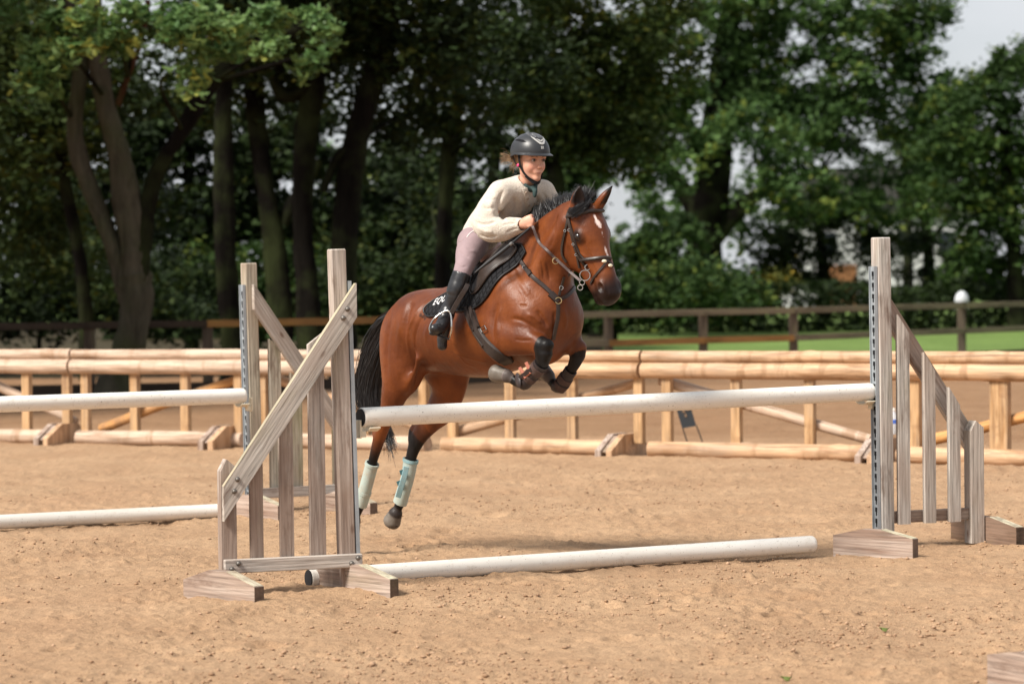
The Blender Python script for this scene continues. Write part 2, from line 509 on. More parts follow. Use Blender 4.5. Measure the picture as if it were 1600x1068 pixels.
def build_sand():
    ys = [7.5]
    while ys[-1] < 48.0:
        y = ys[-1]
        ys.append(y + (0.014 if y < 12 else 0.016 + (y - 12) * 0.0012 if y < 19 else 0.026 + (y - 19) * 0.006))
    ys = np.array(ys)
    nx = 620
    u = np.linspace(-1, 1, nx)
    X = (u[None, :] * (ys[:, None] * 0.205 + 0.2))
    Y = np.repeat(ys[:, None], nx, 1)
    x, y = X.ravel(), Y.ravel()
    far = np.clip((y - 24) / 8, 0, 1)
    z = sand_h(x, y) * (1 - 0.5 * far)
    ny = len(ys)
    i = np.arange(ny - 1)[:, None] * nx + np.arange(nx - 1)[None, :]
    f = np.stack([i, i + 1, i + 1 + nx, i + nx], -1).reshape(-1, 4)
    me = mesh_np('sand', np.stack([x, y, z], 1), f, True)
    m = Mt('arena_sand', 0.95, 0.12)
    co = m.coord((1, 1, 1), False)
    a = m.noise(co, 1.1, 6, 0.65)
    b = m.noise(co, 22, 6, 0.7)
    c = m.ramp(a, [(0.3, (0.345, 0.213, 0.124)), (0.5, (0.40, 0.256, 0.152)), (0.7, (0.445, 0.293, 0.178))])
    c = m.mix(0.75, c, m.ramp(b, [(0.28, 0.66), (0.45, 0.93), (0.62, 1.06), (0.8, 1.16)]), 'MULTIPLY')
    g = m.noise(co, 170, 3, 0.6)
    c = m.mix(0.85, c, m.ramp(g, [(0.28, 0.55), (0.5, 1.0), (0.75, 1.25)]), 'MULTIPLY')
    dk = m.ramp(m.noise(m.coord((0.55, 1, 1), False), 62, 4, 0.65), [(0.60, 0.0), (0.70, 1.0)])
    c = m.mix(m.math('MULTIPLY', dk, 0.55), c, (0.20, 0.115, 0.065))
    damp = m.ramp(m.noise(m.coord((1, 0.35, 1), False), 0.5, 3), [(0.52, 0.0), (0.70, 1.0)])
    c = m.mix(m.math('MULTIPLY', damp, 0.22), c, (0.38, 0.22, 0.13))
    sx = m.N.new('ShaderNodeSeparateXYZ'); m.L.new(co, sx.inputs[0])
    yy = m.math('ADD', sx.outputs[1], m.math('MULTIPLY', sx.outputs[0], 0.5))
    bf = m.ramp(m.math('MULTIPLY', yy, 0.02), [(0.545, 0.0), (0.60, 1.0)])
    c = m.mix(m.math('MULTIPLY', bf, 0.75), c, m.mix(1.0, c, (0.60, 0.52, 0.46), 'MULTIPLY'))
    m.color(c)
    m.bump(m.noise(co, 60, 6, 0.7), 0.8, 0.016).bump(g, 0.5, 0.005)
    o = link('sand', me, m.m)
    tag(o, kind='structure')
    # wide ground sheets
    def sheet(name, x0, x1, y0, y1, z, mat, n=2):
        xs = np.linspace(x0, x1, n); yy = np.linspace(y0, y1, n)
        XX, YY = np.meshgrid(xs, yy)
        i = np.arange(n - 1)[:, None] * n + np.arange(n - 1)[None, :]
        ff = np.stack([i, i + 1, i + 1 + n, i + n], -1).reshape(-1, 4)
        o = link(name, mesh_np(name, np.stack([XX.ravel(), YY.ravel(), np.full(n * n, z)], 1), ff, True), mat)
        return tag(o, kind='structure')
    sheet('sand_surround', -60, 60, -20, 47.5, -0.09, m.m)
    gm = Mt('meadow', 0.9, 0.1)
    gc = gm.coord((1, 1, 1), False)
    n1 = gm.noise(gc, 0.5, 5, 0.6); n2 = gm.noise(gm.coord((3, 0.6, 1), False), 3, 5, 0.7)
    c = gm.ramp(n1, [(0.3, (0.10, 0.155, 0.040)), (0.7, (0.145, 0.215, 0.058))])
    c = gm.mix(0.5, c, gm.ramp(n2, [(0.3, 0.6), (0.7, 1.25)]), 'MULTIPLY')
    gm.color(c)
    sheet('grass_field', -400, 400, 20, 900, -0.14, gm.m)
    return o
SAND = build_sand()

# ------------------------------------------------------------------ sand clods (uncountable)
def build_clods():
    rng = np.random.default_rng(4)
    n = 52000
    yy = 10.9 + (rng.random(n) ** 1.5) * 13
    xx = (rng.random(n) * 2 - 1) * (yy * 0.19 + 0.2)
    # gather in churned patches
    pn = noise3(np.stack([xx * 1.2, yy * 1.2, np.zeros(n)], 1), 21)
    keep = rng.random(n) < np.clip(0.30 + pn * 1.2, 0.06, 1)
    xx, yy = xx[keep], yy[keep]; n = len(xx)
    r = 0.003 + rng.random(n) ** 5 * 0.009
    zz = sand_h(xx, yy)
    base = np.array([[1, 0, 0], [0, 1, 0], [-1, 0, 0], [0, -1, 0], [0, 0, 1], [0, 0, -1],
                     [.6, .6, .5], [-.6, .6, .5], [-.6, -.6, .5], [.6, -.6, .5]], float)
    tri = np.array([[0, 6, 9], [6, 1, 7], [7, 2, 8], [8, 3, 9], [6, 7, 4], [7, 8, 4], [8, 9, 4], [9, 6, 4],
                    [0, 1, 6], [1, 2, 7], [2, 3, 8], [3, 0, 9], [1, 0, 5], [2, 1, 5], [3, 2, 5], [0, 3, 5]])
    v = base[None] * (1 + (rng.random((n, 10, 1)) - .5) * 0.7) * r[:, None, None] * (1 + (rng.random((n, 1, 3)) - .5) * 0.8)
    v[:, :, 2] *= 0.75
    v += np.stack([xx, yy, zz + r * 0.25], 1)[:, None]
    f = tri[None] + (np.arange(n) * 10)[:, None, None]
    me = mesh_np('sand_clods', v.reshape(-1, 3), f.reshape(-1, 3), True)
    t = np.repeat(rng.random(n), 10)
    set_col(me, np.stack([t, t, t], 1))
    m = Mt('clod', 0.95, 0.1)
    c = m.ramp(m.attr(), [(0.0, (0.20, 0.115, 0.07)), (0.06, (0.29, 0.18, 0.108)), (0.5, (0.37, 0.235, 0.148)), (1.0, (0.44, 0.29, 0.188))])
    m.color(c)
    o = link('sand_clods', me, m.m)
    tag(o, kind='stuff', label='small loose clods of tan sand scattered over the arena surface', cat='clods')
build_clods()
def build_scraps():
    rng = np.random.default_rng(9)
    G1 = Mt('fallen_leaf', 0.6, 0.3, (0.13, 0.16, 0.04)).m
    for (px, py, s, lab) in ((1229, 1047, .022, 'small green fallen leaf on the sand near the bottom edge'),
                             (1140, 868, .02, 'tiny dark scrap on the sand below the white ground pole'),
                             (1382, 980, .02, 'small yellowish green fallen leaf on the sand at the lower right')):
        p = gnd(px, py)
        z = sand_z(p.x, p.y)
        vs = []
        for k in range(9):
            a = k / 9 * 6.283
            vs.append((p.x + math.cos(a) * s * (1 + .3 * math.sin(3 * a)), p.y + math.sin(a) * s * .7, z + 0.008 + 0.010 * math.cos(2 * a) + .004))
        top = vs; bot = [(x, y, zz - 0.002) for x, y, zz in vs]
        g = G(); g.add(top + bot, [tuple(range(9)), tuple(range(17, 8, -1))] + [(i, i + 9, (i + 1) % 9 + 9, (i + 1) % 9) for i in range(9)])
        o = g.build('fallen_leaf', G1)
        tag(o, lab, 'leaf')
build_scraps()

# ------------------------------------------------------------------ timber part
def Zframe(p0, p1, side=None):
    """matrix whose local Z runs p0->p1; local Y faces 'side' as far as possible"""
    p0, p1 = Vector(p0), Vector(p1)
    z = (p1 - p0).normalized()
    s = Vector(side) if side is not None else Vector((0, 1, 0))
    y = (s - z * s.dot(z))
    if y.length < 1e-4: y = z.orthogonal()
    y.normalize(); x = y.cross(z)
    M = Matrix((x, y, z)).transposed().to_4x4(); M.translation = p0
    return M
def plank(name, p0, p1, w, t, mat, parent, side=None, bev=0.004, ext=0.0, cuts=None):
    """board from p0 to p1: width w (local x), thickness t (local y = side)"""
    M = Zframe(p0, p1, side); L = (Vector(p1) - Vector(p0)).length
    g = G()
    if cuts:    # polygon outline in (x,z)
        g.prism(cuts, -t / 2, t / 2)
    else:
        g.box((-w / 2, -t / 2, -ext), (w / 2, t / 2, L + ext), bev=bev)
    return link(name, g.mesh(name), mat, parent, M)
def log_mesh(L, r0, r1, seed=0, n=22, m=None, half=False, wob=0.012):
    m = m or max(8, int(L / 0.07))
    z = np.linspace(0, L, m)
    a = np.linspace(0, 2 * np.pi, n, endpoint=False)
    A, Z = np.meshgrid(a, z)
    r = r0 + (r1 - r0) * Z / L
    p = np.stack([np.cos(A).ravel() * 1.3, np.sin(A).ravel() * 1.3, Z.ravel() * 3.2], 1)
    r = r * (1 + noise3(p, seed).reshape(r.shape) * 0.045)
    p2 = np.stack([np.zeros(m), np.zeros(m), z * 0.9], 1)
    ox = noise3(p2, seed + 5) * wob; oy = noise3(p2, seed + 9) * wob
    # knots
    rng = np.random.default_rng(seed)
    for _ in range(int(L * 2.2) + 1):
        zk, ak = rng.random() * L, rng.random() * 6.283
        d2 = ((Z - zk) / 0.035) ** 2 + ((np.angle(np.exp(1j * (A - ak)))) * r0 / 0.03) ** 2
        r = r + 0.008 * np.exp(-d2)
    X = r * np.cos(A) + ox[:, None]; Yy = r * np.sin(A) + oy[:, None]
    if half: Yy = np.maximum(Yy, 0.0)
    V = np.stack([X, Yy, Z], -1).reshape(-1, 3)
    V = np.vstack([V, [[ox[0], oy[0], 0], [ox[-1], oy[-1], L]]])
    i = np.arange(m - 1)[:, None] * n + np.arange(n)[None, :]
    j = np.arange(m - 1)[:, None] * n + (np.arange(n)[None, :] + 1) % n
    q = np.stack([i, j, j + n, i + n], -1).reshape(-1, 4)
    k = np.arange(n); k2 = (k + 1) % n
    c0 = np.stack([k2, k, np.full(n, m * n)], -1)
    c1 = np.stack([(m - 1) * n + k, (m - 1) * n + k2, np.full(n, m * n + 1)], -1)
    me = mesh_np('log', V, [q, np.vstack([c0, c1])], True)
    try: me.set_sharp_from_angle(angle=math.radians(50))
    except Exception: pass
    return me
def log(name, p0, p1, r0, r1, mat, parent, seed=0, side=None, half=False, wob=0.012):
    L = (Vector(p1) - Vector(p0)).length
    return link(name, log_mesh(L, r0, r1, seed, half=half, wob=wob), mat, parent, Zframe(p0, p1, side))

M_ENDSHADE = mat_weathered('shade_dark_end', (0.075, 0.05, 0.035), (0.04, 0.028, 0.02), 0.2)  # near-black paint for foot ends turned away from the sun
M_EDGE = mat_weathered('mossy_edge', (0.60, 0.57, 0.42), (0.40, 0.37, 0.25), 0.45)
# ------------------------------------------------------------------ jump wing stands
def bolt(parent, p, n, r=0.011):
    n = Vector(n).normalized()
    M = n.to_track_quat('Z', 'Y').to_matrix().to_4x4(); M.translation = Vector(p)
    g = G().lathe([(r * 1.25, 0), (r * 1.25, 0.003), (r, 0.004), (r * 0.9, 0.010), (r * 0.5, 0.013)], 10)
    return link('bolt', g.mesh('bolt', True), M_BOLT, parent, M)
def foot(parent, a, b, h_end, h_mid, t, mat, peak=(0.36, 0.6)):
    """tapered foot board standing on the ground between ground points a and b"""
    a, b = Vector(a), Vector(b); L = (b - a).length
    za = min(sand_z(a.x, a.y), sand_z(b.x, b.y), 0) - 0.012
    x = (b - a).normalized(); z = Vector((0, 0, 1)); y = z.cross(x)
    # long axis on local Z for the grain: local z = x dir, local x = up
    M = Matrix((z, x.cross(z), x)).transposed().to_4x4(); M.translation = Vector((a.x, a.y, 0))
    poly = [(za, 0), (h_end, 0), (h_mid, L * peak[0]), (h_mid, L * peak[1]), (h_end, L), (za, L)]
    g = G(); g.prism(poly, -t / 2, t / 2)
    fo = link('foot', g.mesh('foot'), mat, parent, M)
    e = G(); e.box((za + .004, -t / 2 + .001, L), (h_end - .002, t / 2 - .001, L + .003)); link('shaded_end', e.mesh('shaded_end'), M_ENDSHADE, fo, M)  # shade of the right-hand end face painted on as a thin plate
    th = 0.003
    e = G(); e.prism([(h_mid, L * peak[1] + .004), (h_mid + th, L * peak[1] + .004), (h_end + th, L - .003), (h_end, L - .003)], -t / 2 + .001, t / 2 - .001); link('mossy_top', e.mesh('mossy_top'), M_EDGE, fo, M)
    return fo
def wing_stand(base, wdir, label, H, post_tilt, rail, outer_top, outer_w, slats, brail, feet, strip_side, front, mats, strip=(0.1, 1.6), foot_mats=None, PW=0.08):
    """base: ground point of tall post; wdir: horizontal unit direction towards the outer post.
       front: +1 rail in front of slats (towards camera) / -1 behind"""
    W = Vector(wdir).normalized(); Zv = Vector((0, 0, 1))
    Nn = W.cross(Zv)
    if Nn.y > 0: Nn = -Nn        # towards the camera
    rt = empty('jump_stand', base, label, 'jump stand', 'jump wing stands')
    base = Vector(base)
    def P(w, z, n=0.0): return base + W * w + Zv * z + Nn * n
    mp_, ms, mr = mats
    plank('post', P(0, -0.03), P(post_tilt, H), PW, PW, mp_, rt, Nn, 0.006)
    # outer post
    plank('post', P(outer_w, -0.01), P(outer_w, outer_top), PW * 1.05, PW * 0.95, mp_, rt, Nn,
          cuts=[(-PW / 2, 0), (PW / 2, 0), (PW / 2, outer_top - (0.05 if outer_w * 1 > 0 else 0.0)), (PW * .1, outer_top + 0.01), (-PW / 2, outer_top - 0.03)])
    ro = front * (PW / 2 + 0.024)
    (w0, z0), (w1, z1) = rail
    RM = Zframe(P(w0, z0, ro), P(w1, z1, ro), Nn); vl = RM.to_3x3().inverted() @ Zv; LR = (P(w1, z1, ro) - P(w0, z0, ro)).length
    k_ = (0.100 / 2) * vl.z / vl.x
    rl = plank('rail', P(w0, z0, ro), P(w1, z1, ro), 0.100, 0.042, mr, rt, Nn, cuts=[(-0.05, -k_), (0.05, k_), (0.05, LR + k_), (-0.05, LR - k_)])
    # pale algae-tinged top edge
    tx = 0.0503 if (RM.to_3x3() @ Vector((1, 0, 0))).z > 0 else -0.0503
    eg = G(); e0, e1 = sorted((tx, tx + math.copysign(0.0022, tx))); kk = k_ * (1 if tx > 0 else -1)
    eg.box((e0, -0.0205, kk + .002), (e1, 0.0205, LR + kk - .002)); link('top_edge', eg.mesh('top_edge'), M_EDGE, rl, RM)
    so = front * (PW / 2 - 0.022) if front > 0 else PW / 2 - 0.012
    for (ws, zt, ww, cutsl) in slats:
        zb = brail[1] + 0.0
        g = G(); sgn = 1
        L = zt - zb
        # local x of a vertical plank: y.cross(z) = Nn x Z
        xdir = Nn.cross(Zv); sx = 1 if xdir.dot(W) > 0 else -1
        sl = [(-ww / 2, 0), (ww / 2, 0), (ww / 2, L - (cutsl if sx > 0 else 0)), (-ww / 2, L - (0 if sx > 0 else cutsl))]
        o = plank('slat', P(ws, zb, so), P(ws, zt, so), ww, 0.032, ms, rt, Nn, cuts=sl)
    bo = front * (PW / 2 + 0.021) if front > 0 else -0.01
    plank('bottom_rail', P(brail[2], brail[0], bo), P(brail[3], brail[0], bo), 0.07, 0.036, mr, rt, Nn)
    for i, (a, b, he, hm, t) in enumerate(feet):
        foot(rt, a, b, he, hm, t, (foot_mats or (M_FOOT, M_FOOT))[i])
    # drilled strip on the pole side
    e = -1 if outer_w > 0 else 1
    g = G()
    s0, s1 = strip
    o_in = PW / 2 + 0.004
    def Q(w, z, n): return P(w + post_tilt * z / H, z, n)
    M = Matrix((W * e, Nn, Zv)).transposed().to_4x4(); M.translation = P(0, 0)
    tl = post_tilt * e / H
    def shear(v): return (v[0] + tl * v[2], v[1], v[2])
    g = G(); g.box((o_in, -0.030, s0), (o_in + 0.006, 0.034, s1)); g.box((o_in - 0.0, 0.034, s0), (o_in + 0.020, 0.039, s1)); g.box((o_in, -0.036, s0), (o_in + 0.016, -0.030, s1))
    g.v = [shear(v) for v in g.v]
    if M.determinant() < 0: g.f = [f[::-1] for f in g.f]
    g.v = [tuple(M @ Vector(v)) for v in g.v]
    st = g.build('drilled_strip', M_GALV, rt)
    g = G()
    z = s0 + 0.05
    while z < s1 - 0.03:
        g.box((o_in + 0.0065, -0.013, z - 0.013), (o_in + 0.0085, 0.013, z + 0.013)); g.box((o_in + 0.0065, -0.0055, z - 0.036), (o_in + 0.0085, 0.0055, z - 0.0131))
        z += 0.066
    g.v = [shear(v) for v in g.v]
    if M.determinant() < 0: g.f = [f[::-1] for f in g.f]
    g.v = [tuple(M @ Vector(v)) for v in g.v]
    g.build('keyholes', M_HOLE, st)
    return rt, P, Nn, W, ro

# front left
bL = gnd(543, 921)
Wl = Vector((-math.cos(math.radians(20)), -math.sin(math.radians(20)), 0))
stL, PL, NL, _, roL = wing_stand(bL, Wl, 'weathered wooden jump stand nearest the camera, its wing sloping down left of the horse', 1.765, 0.036,
    ((-0.045, 1.50), (0.672, 0.475)), 0.70, 0.635,
    [(0.162, 1.335, 0.082, 0.06), (0.327, 1.00, 0.070, 0.06), (0.487, 0.78, 0.066, 0.06)],
    (0.157, 0.15, -0.06, 0.67),
    [(gnd(495, 916), gnd(616, 930), 0.085, 0.14, 0.055), (gnd(294, 931), gnd(405, 944), 0.09, 0.15, 0.06)],
    1, 1, (M_WOOD, M_WOOD, M_WOOD_PALE), strip=(0.12, 1.60))
for (w, z) in ((0.006, 1.455), (0.03, 1.41), (0.60, 0.60), (0.618, 0.54)): bolt(stL, PL(w, z, roL + 0.021), NL)
for (w, z) in ((-0.035, 0.172), (0.0, 0.145), (0.60, 0.172), (0.635, 0.145)): bolt(stL, PL(w, z, 0.08), NL)
# front right
bR = gnd(1383, 852)
Wr = Vector((math.cos(math.radians(22)), math.sin(math.radians(22)), 0))
stR, PR, NR, _, roR = wing_stand(bR, Wr, 'tall grey wooden jump stand holding the right end of the jumped white pole', 1.815, -0.012,
    ((0.02, 1.45), (0.60, 0.62)), 0.72, 0.609,
    [(0.110, 1.36, 0.075, 0.11), (0.284, 1.135, 0.073, 0.11), (0.452, 0.925, 0.073, 0.11)],
    (0.165, 0.125, -0.02, 0.60),
    [(gnd(1306, 861), gnd(1430, 868), 0.098, 0.140, 0.06), (gnd(1492, 838), gnd(1594, 850), 0.10, 0.145, 0.06)],
    -1, -1, (M_WOOD_PALE, M_WOOD_PALE, M_WOOD), strip=(0.10, 1.645), foot_mats=(M_FOOT, M_FOOT_DARK), PW=0.087)
# back left
bB = gnd(400, 800)
Wb = Vector((math.cos(math.radians(30)), math.sin(math.radians(30)), 0))
stB, PB, NB, _, roB = wing_stand(bB, Wb, 'mossy grey wooden jump stand further back, seen behind the nearest stand', 1.725, -0.03,
    ((-0.03, 1.49), (0.66, 0.52)), 0.70, 0.655,
    [(0.145, 1.20, 0.085, 0.06), (0.305, 0.96, 0.085, 0.06), (0.47, 0.75, 0.085, 0.06)],
    (0.135, 0.10, -0.02, 0.66),
    [(gnd(352, 805), gnd(440, 813), 0.10, 0.155, 0.06), (gnd(500, 797), gnd(584, 806), 0.09, 0.15, 0.06)],
    -1, 1, (M_WOOD_MOSS, M_WOOD_MOSS, M_WOOD_PALE), strip=(0.08, 1.575), PW=0.087)
# near right stand, only its foot reaches into the picture
bN = gnd(1668, 1068)
Wn = Vector((math.cos(math.radians(20)), math.sin(math.radians(20)), 0))
stN, PN, NN, _, _ = wing_stand(bN, Wn, 'wooden jump stand at the bottom right corner, only its grey foot in view', 1.76, 0.0,
    ((0.0, 1.47), (0.655, 0.56)), 0.72, 0.655,
    [(0.125, 1.335, 0.082, 0.10), (0.325, 1.105, 0.080, 0.10), (0.520, 0.895, 0.080, 0.10)],
    (0.155, 0.118, -0.02, 0.66),
    [(gnd(1556, 1066), gnd(1700, 1096), 0.115, 0.15, 0.08), (gnd(1800, 1040), gnd(1920, 1060), 0.10, 0.16, 0.06)],
    -1, -1, (M_WOOD_PALE, M_WOOD_PALE, M_WOOD), strip=(0.10, 1.6))

# ------------------------------------------------------------------ poles and cups
def pole(p0, p1, r, label, cap_end=True, group='white plastic jump poles'):
    p0, p1 = Vector(p0), Vector(p1); L = (p1 - p0).length
    rt = empty('jump_pole', (p0 + p1) / 2, label, 'pole', group)
    M = Zframe(p0, p1)
    prof = [(r * 0.90, 0.0), (r * 0.97, 0.002), (r, 0.008)]
    k = 24
    prof += [(r, 0.01 + (L - 0.02) * i / k) for i in range(1, k)]
    prof += [(r, L - 0.022), (r * 0.97, L - 0.010), (r * 0.88, L - 0.003), (r * 0.7, L)]
    g = G().lathe(prof, 32)
    link('pole_tube', g.mesh('pole_tube', True), M_PLASTIC, rt, M)
    if cap_end:
        g = G().lathe([(r * 0.90, -0.006), (r * 0.90, -0.001)], 24)
        link('end_cap', g.mesh('end_cap'), M_BLACKCAP, rt, M)
    return rt
a = dep(564, 652.0, 14.95); b = dep(1362, 611.5, 16.95)
pole(a, b, 0.0515, 'long white plastic pole the horse is jumping over, resting in cups between two stands')
pole(gnd(483, 903, 0.048), gnd(1271, 849.5, 0.048), 0.050, 'white ground pole with black end cap on the sand under the jumped pole')
e1 = dep(382, 618, 19.75); e0 = dep(0, 631.5, 18.72)
pole(e1 + (e0 - e1) * 1.55, e1, 0.0525, 'raised white pole at the left edge resting on the mossy stand', False)
g1 = gnd(352, 797, 0.045); g0 = gnd(0, 815, 0.045)
pole(g1 + (g0 - g1) * 1.5, g1 + (g1 - g0) * 0.1, 0.048, 'white ground pole lying on the sand at the left edge of the picture', False)
def cup(c, d, n, label, s=1.0):
    """shallow curved cup; c centre under pole, d pole direction, n across"""
    d = Vector(d).normalized(); n = Vector(n).normalized(); z = Vector((0, 0, 1))
    rt = empty('jump_cup', c, label, 'jump cup', 'pole cups')
    g = G(); R_ = 0.075 * s
    vs = []; fs = []
    K = 9; wd = 0.032
    for i in range(K):
        a_ = (-42 + 84 * i / (K - 1)) * math.pi / 180
        for (rr, dd) in ((R_, -wd), (R_, wd), (R_ + 0.007, wd), (R_ + 0.007, -wd)):
            vs.append(Vector(c) + n * (rr * math.sin(a_)) + z * (R_ - 0.012 - rr * math.cos(a_)) + d * dd)
    for i in range(K - 1):
        for j in range(4):
            fs.append((i * 4 + j, i * 4 + (j + 1) % 4, i * 4 + 4 + (j + 1) % 4, i * 4 + 4 + j))
    fs += [(3, 2, 1, 0), tuple((K - 1) * 4 + j for j in range(4))]
    g.add(vs, fs)
    g.build('cup_dish', M_CUP, rt)
    g = G()
    M = Matrix((d, n, z)).transposed().to_4x4(); M.translation = Vector(c)
    g.box((-wd - 0.03, -0.018, -0.045), (-wd - 0.001, 0.018, -0.012), M, bev=0.003)
    g.box((-wd - 0.042, -0.02, -0.05), (-wd - 0.031, 0.02, 0.045), M, bev=0.002)
    g.build('cup_bracket', M_CUP, rt)
    return rt
dP = (b - a).normalized(); nP = dP.cross(Vector((0, 0, 1)))
cup(a + dP * 0.055 - Vector((0, 0, 0.057)), dP, nP, 'cream plastic cup under the left end of the jumped pole')
cup(b - dP * 0.05 - Vector((0, 0, 0.057)), -dP, nP, 'cream plastic cup under the right end of the jumped pole')
dB = (e1 - e0).normalized()
cup(e1 - dB * 0.02 - Vector((0, 0, 0.058)), -dB, dB.cross(Vector((0, 0, 1))), 'cream plastic cup on the mossy stand under the raised left pole')

# ------------------------------------------------------------------ rustic log fence sections
def fline(px, y0=690.0):
    """ground line of the log fence by image column"""
    tab = [(-500, 682), (0, 690), (115, 692), (395, 697), (685, 705), (1005, 712), (1395, 721), (1600, 727), (2000, 742)]
    for (x0, a0), (x1, a1) in zip(tab, tab[1:]):
        if px <= x1 or (x1 == 2000):
            return gnd(px, a0 + (a1 - a0) * (px - x0) / (x1 - x0))
def log_section(px0, px1, idx, posts, brace, label, m_rail, m_brace, foot_at):
    A, B = fline(px0), fline(px1)
    D = (B - A).normalized(); Zv = Vector((0, 0, 1)); N = D.cross(Zv)
    rt = empty('log_fence', (A + B) / 2, label, 'fence', 'rustic log fence sections round the arena')
    L = (B - A).length
    top = 0.938
    def P(t, z, n=0.0): return A + D * (t * L) + Zv * z + N * n
    g = 0.006
    log('top_log', P(0, top - 0.055, 0) + D * g, P(1, top - 0.055, 0) - D * g, 0.052, 0.055, m_rail, rt, idx * 7 + 1, wob=0.006)
    log('rail_log', P(0, top - 0.175, 0.02) + D * g, P(1, top - 0.175, 0.02) - D * g, 0.070, 0.075, m_rail, rt, idx * 7 + 2, wob=0.006)
    log('ground_log', P(0.03, 0.062, 0.02), P(0.955, 0.062, 0.02), 0.072, 0.074, m_rail, rt, idx * 7 + 3, wob=0.006)
    for k, t in enumerate(posts):
        plank('post', P(t, 0.11, -0.01), P(t, top - 0.22, -0.01), 0.088, 0.07, M_POSTWOOD, rt, N)
    (t0, z0), (t1, z1) = brace
    log('brace', P(t0, z0, -0.10), P(t1, z1, -0.10), 0.05, 0.044, m_brace, rt, idx * 7 + 4, wob=0.02)
    if foot_at is not None:
        c = P(foot_at, 0, 0.0)
        M = Matrix((N, D * -1, Zv)).transposed().to_4x4(); M.translation = c
        for k, (s, mm) in enumerate(((-0.055, M_LOG), (0.055, M_FOOT))):
            fb = G(); fb.prism([(-0.32, -0.02), (0.42, -0.02), (0.42, 0.07), (0.16, 0.20), (-0.10, 0.20), (-0.32, 0.08)], s - 0.028, s + 0.028)
            fb.v = [tuple(M @ Vector(v)) for v in fb.v]
            f2 = fb.build('foot', mm, rt)
        fb = G(); fb.prism([(0.40, 0.055), (0.165, 0.185), (0.155, 0.165), (0.385, 0.04)], -0.026, 0.026)
        fb.v = [tuple(M @ Vector(v)) for v in fb.v]
        fb.build('foot_plate', M_FOOT, rt)
    return rt
log_section(-165, 114, 1, (0.06, 0.75, 0.97), ((0.45, 0.66), (0.985, 0.20)), 'pale log fence section at the left edge of the picture', M_LOG_PINK, M_LOG_PINK, 0.955)
log_section(-450, -167, 8, (0.06, 0.35, 0.66, 0.97), ((0.1, 0.2), (0.9, 0.66)), 'log fence section beyond the left edge of the picture', M_LOG_PINK, M_LOG_PINK, None)
log_section(1792, 2200, 9, (0.06, 0.35, 0.66, 0.97), ((0.1, 0.66), (0.9, 0.2)), 'log fence section beyond the right edge of the picture', M_LOG, M_LOG, None)
log_section(116, 394, 2, (0.07, 0.35, 0.635, 0.93), ((0.12, 0.15), (0.93, 0.66)), 'pale log fence section with an orange brace, left of the mossy stand', M_LOG_PINK, M_LOG_ORANGE, 0.87)
log_section(396, 684, 3, (0.06, 0.36, 0.62, 0.93), ((0.07, 0.66), (0.90, 0.20)), 'log fence section behind the nearest jump stand and the horse tail', M_LOG_PINK, M_LOG, None)
log_section(686, 1004, 4, (0.07, 0.36, 0.665, 0.985), ((0.04, 0.16), (0.97, 0.66)), 'log fence section directly behind the front hooves of the horse', M_LOG, M_LOG, 0.915)
log_section(1006, 1394, 5, (0.10, 0.385, 0.68, 0.97), ((0.055, 0.68), (0.90, 0.17)), 'log fence section with a brace falling to the right, left of the right stand', M_LOG, M_LOG_PINK, 0.965)
log_section(1396, 1790, 6, (0.095, 0.42, 0.455, 0.97), ((0.05, 0.16), (0.95, 0.60)), 'log fence section at the right edge, behind the wing of the right stand', M_LOG, M_LOG_ORANGE, None)

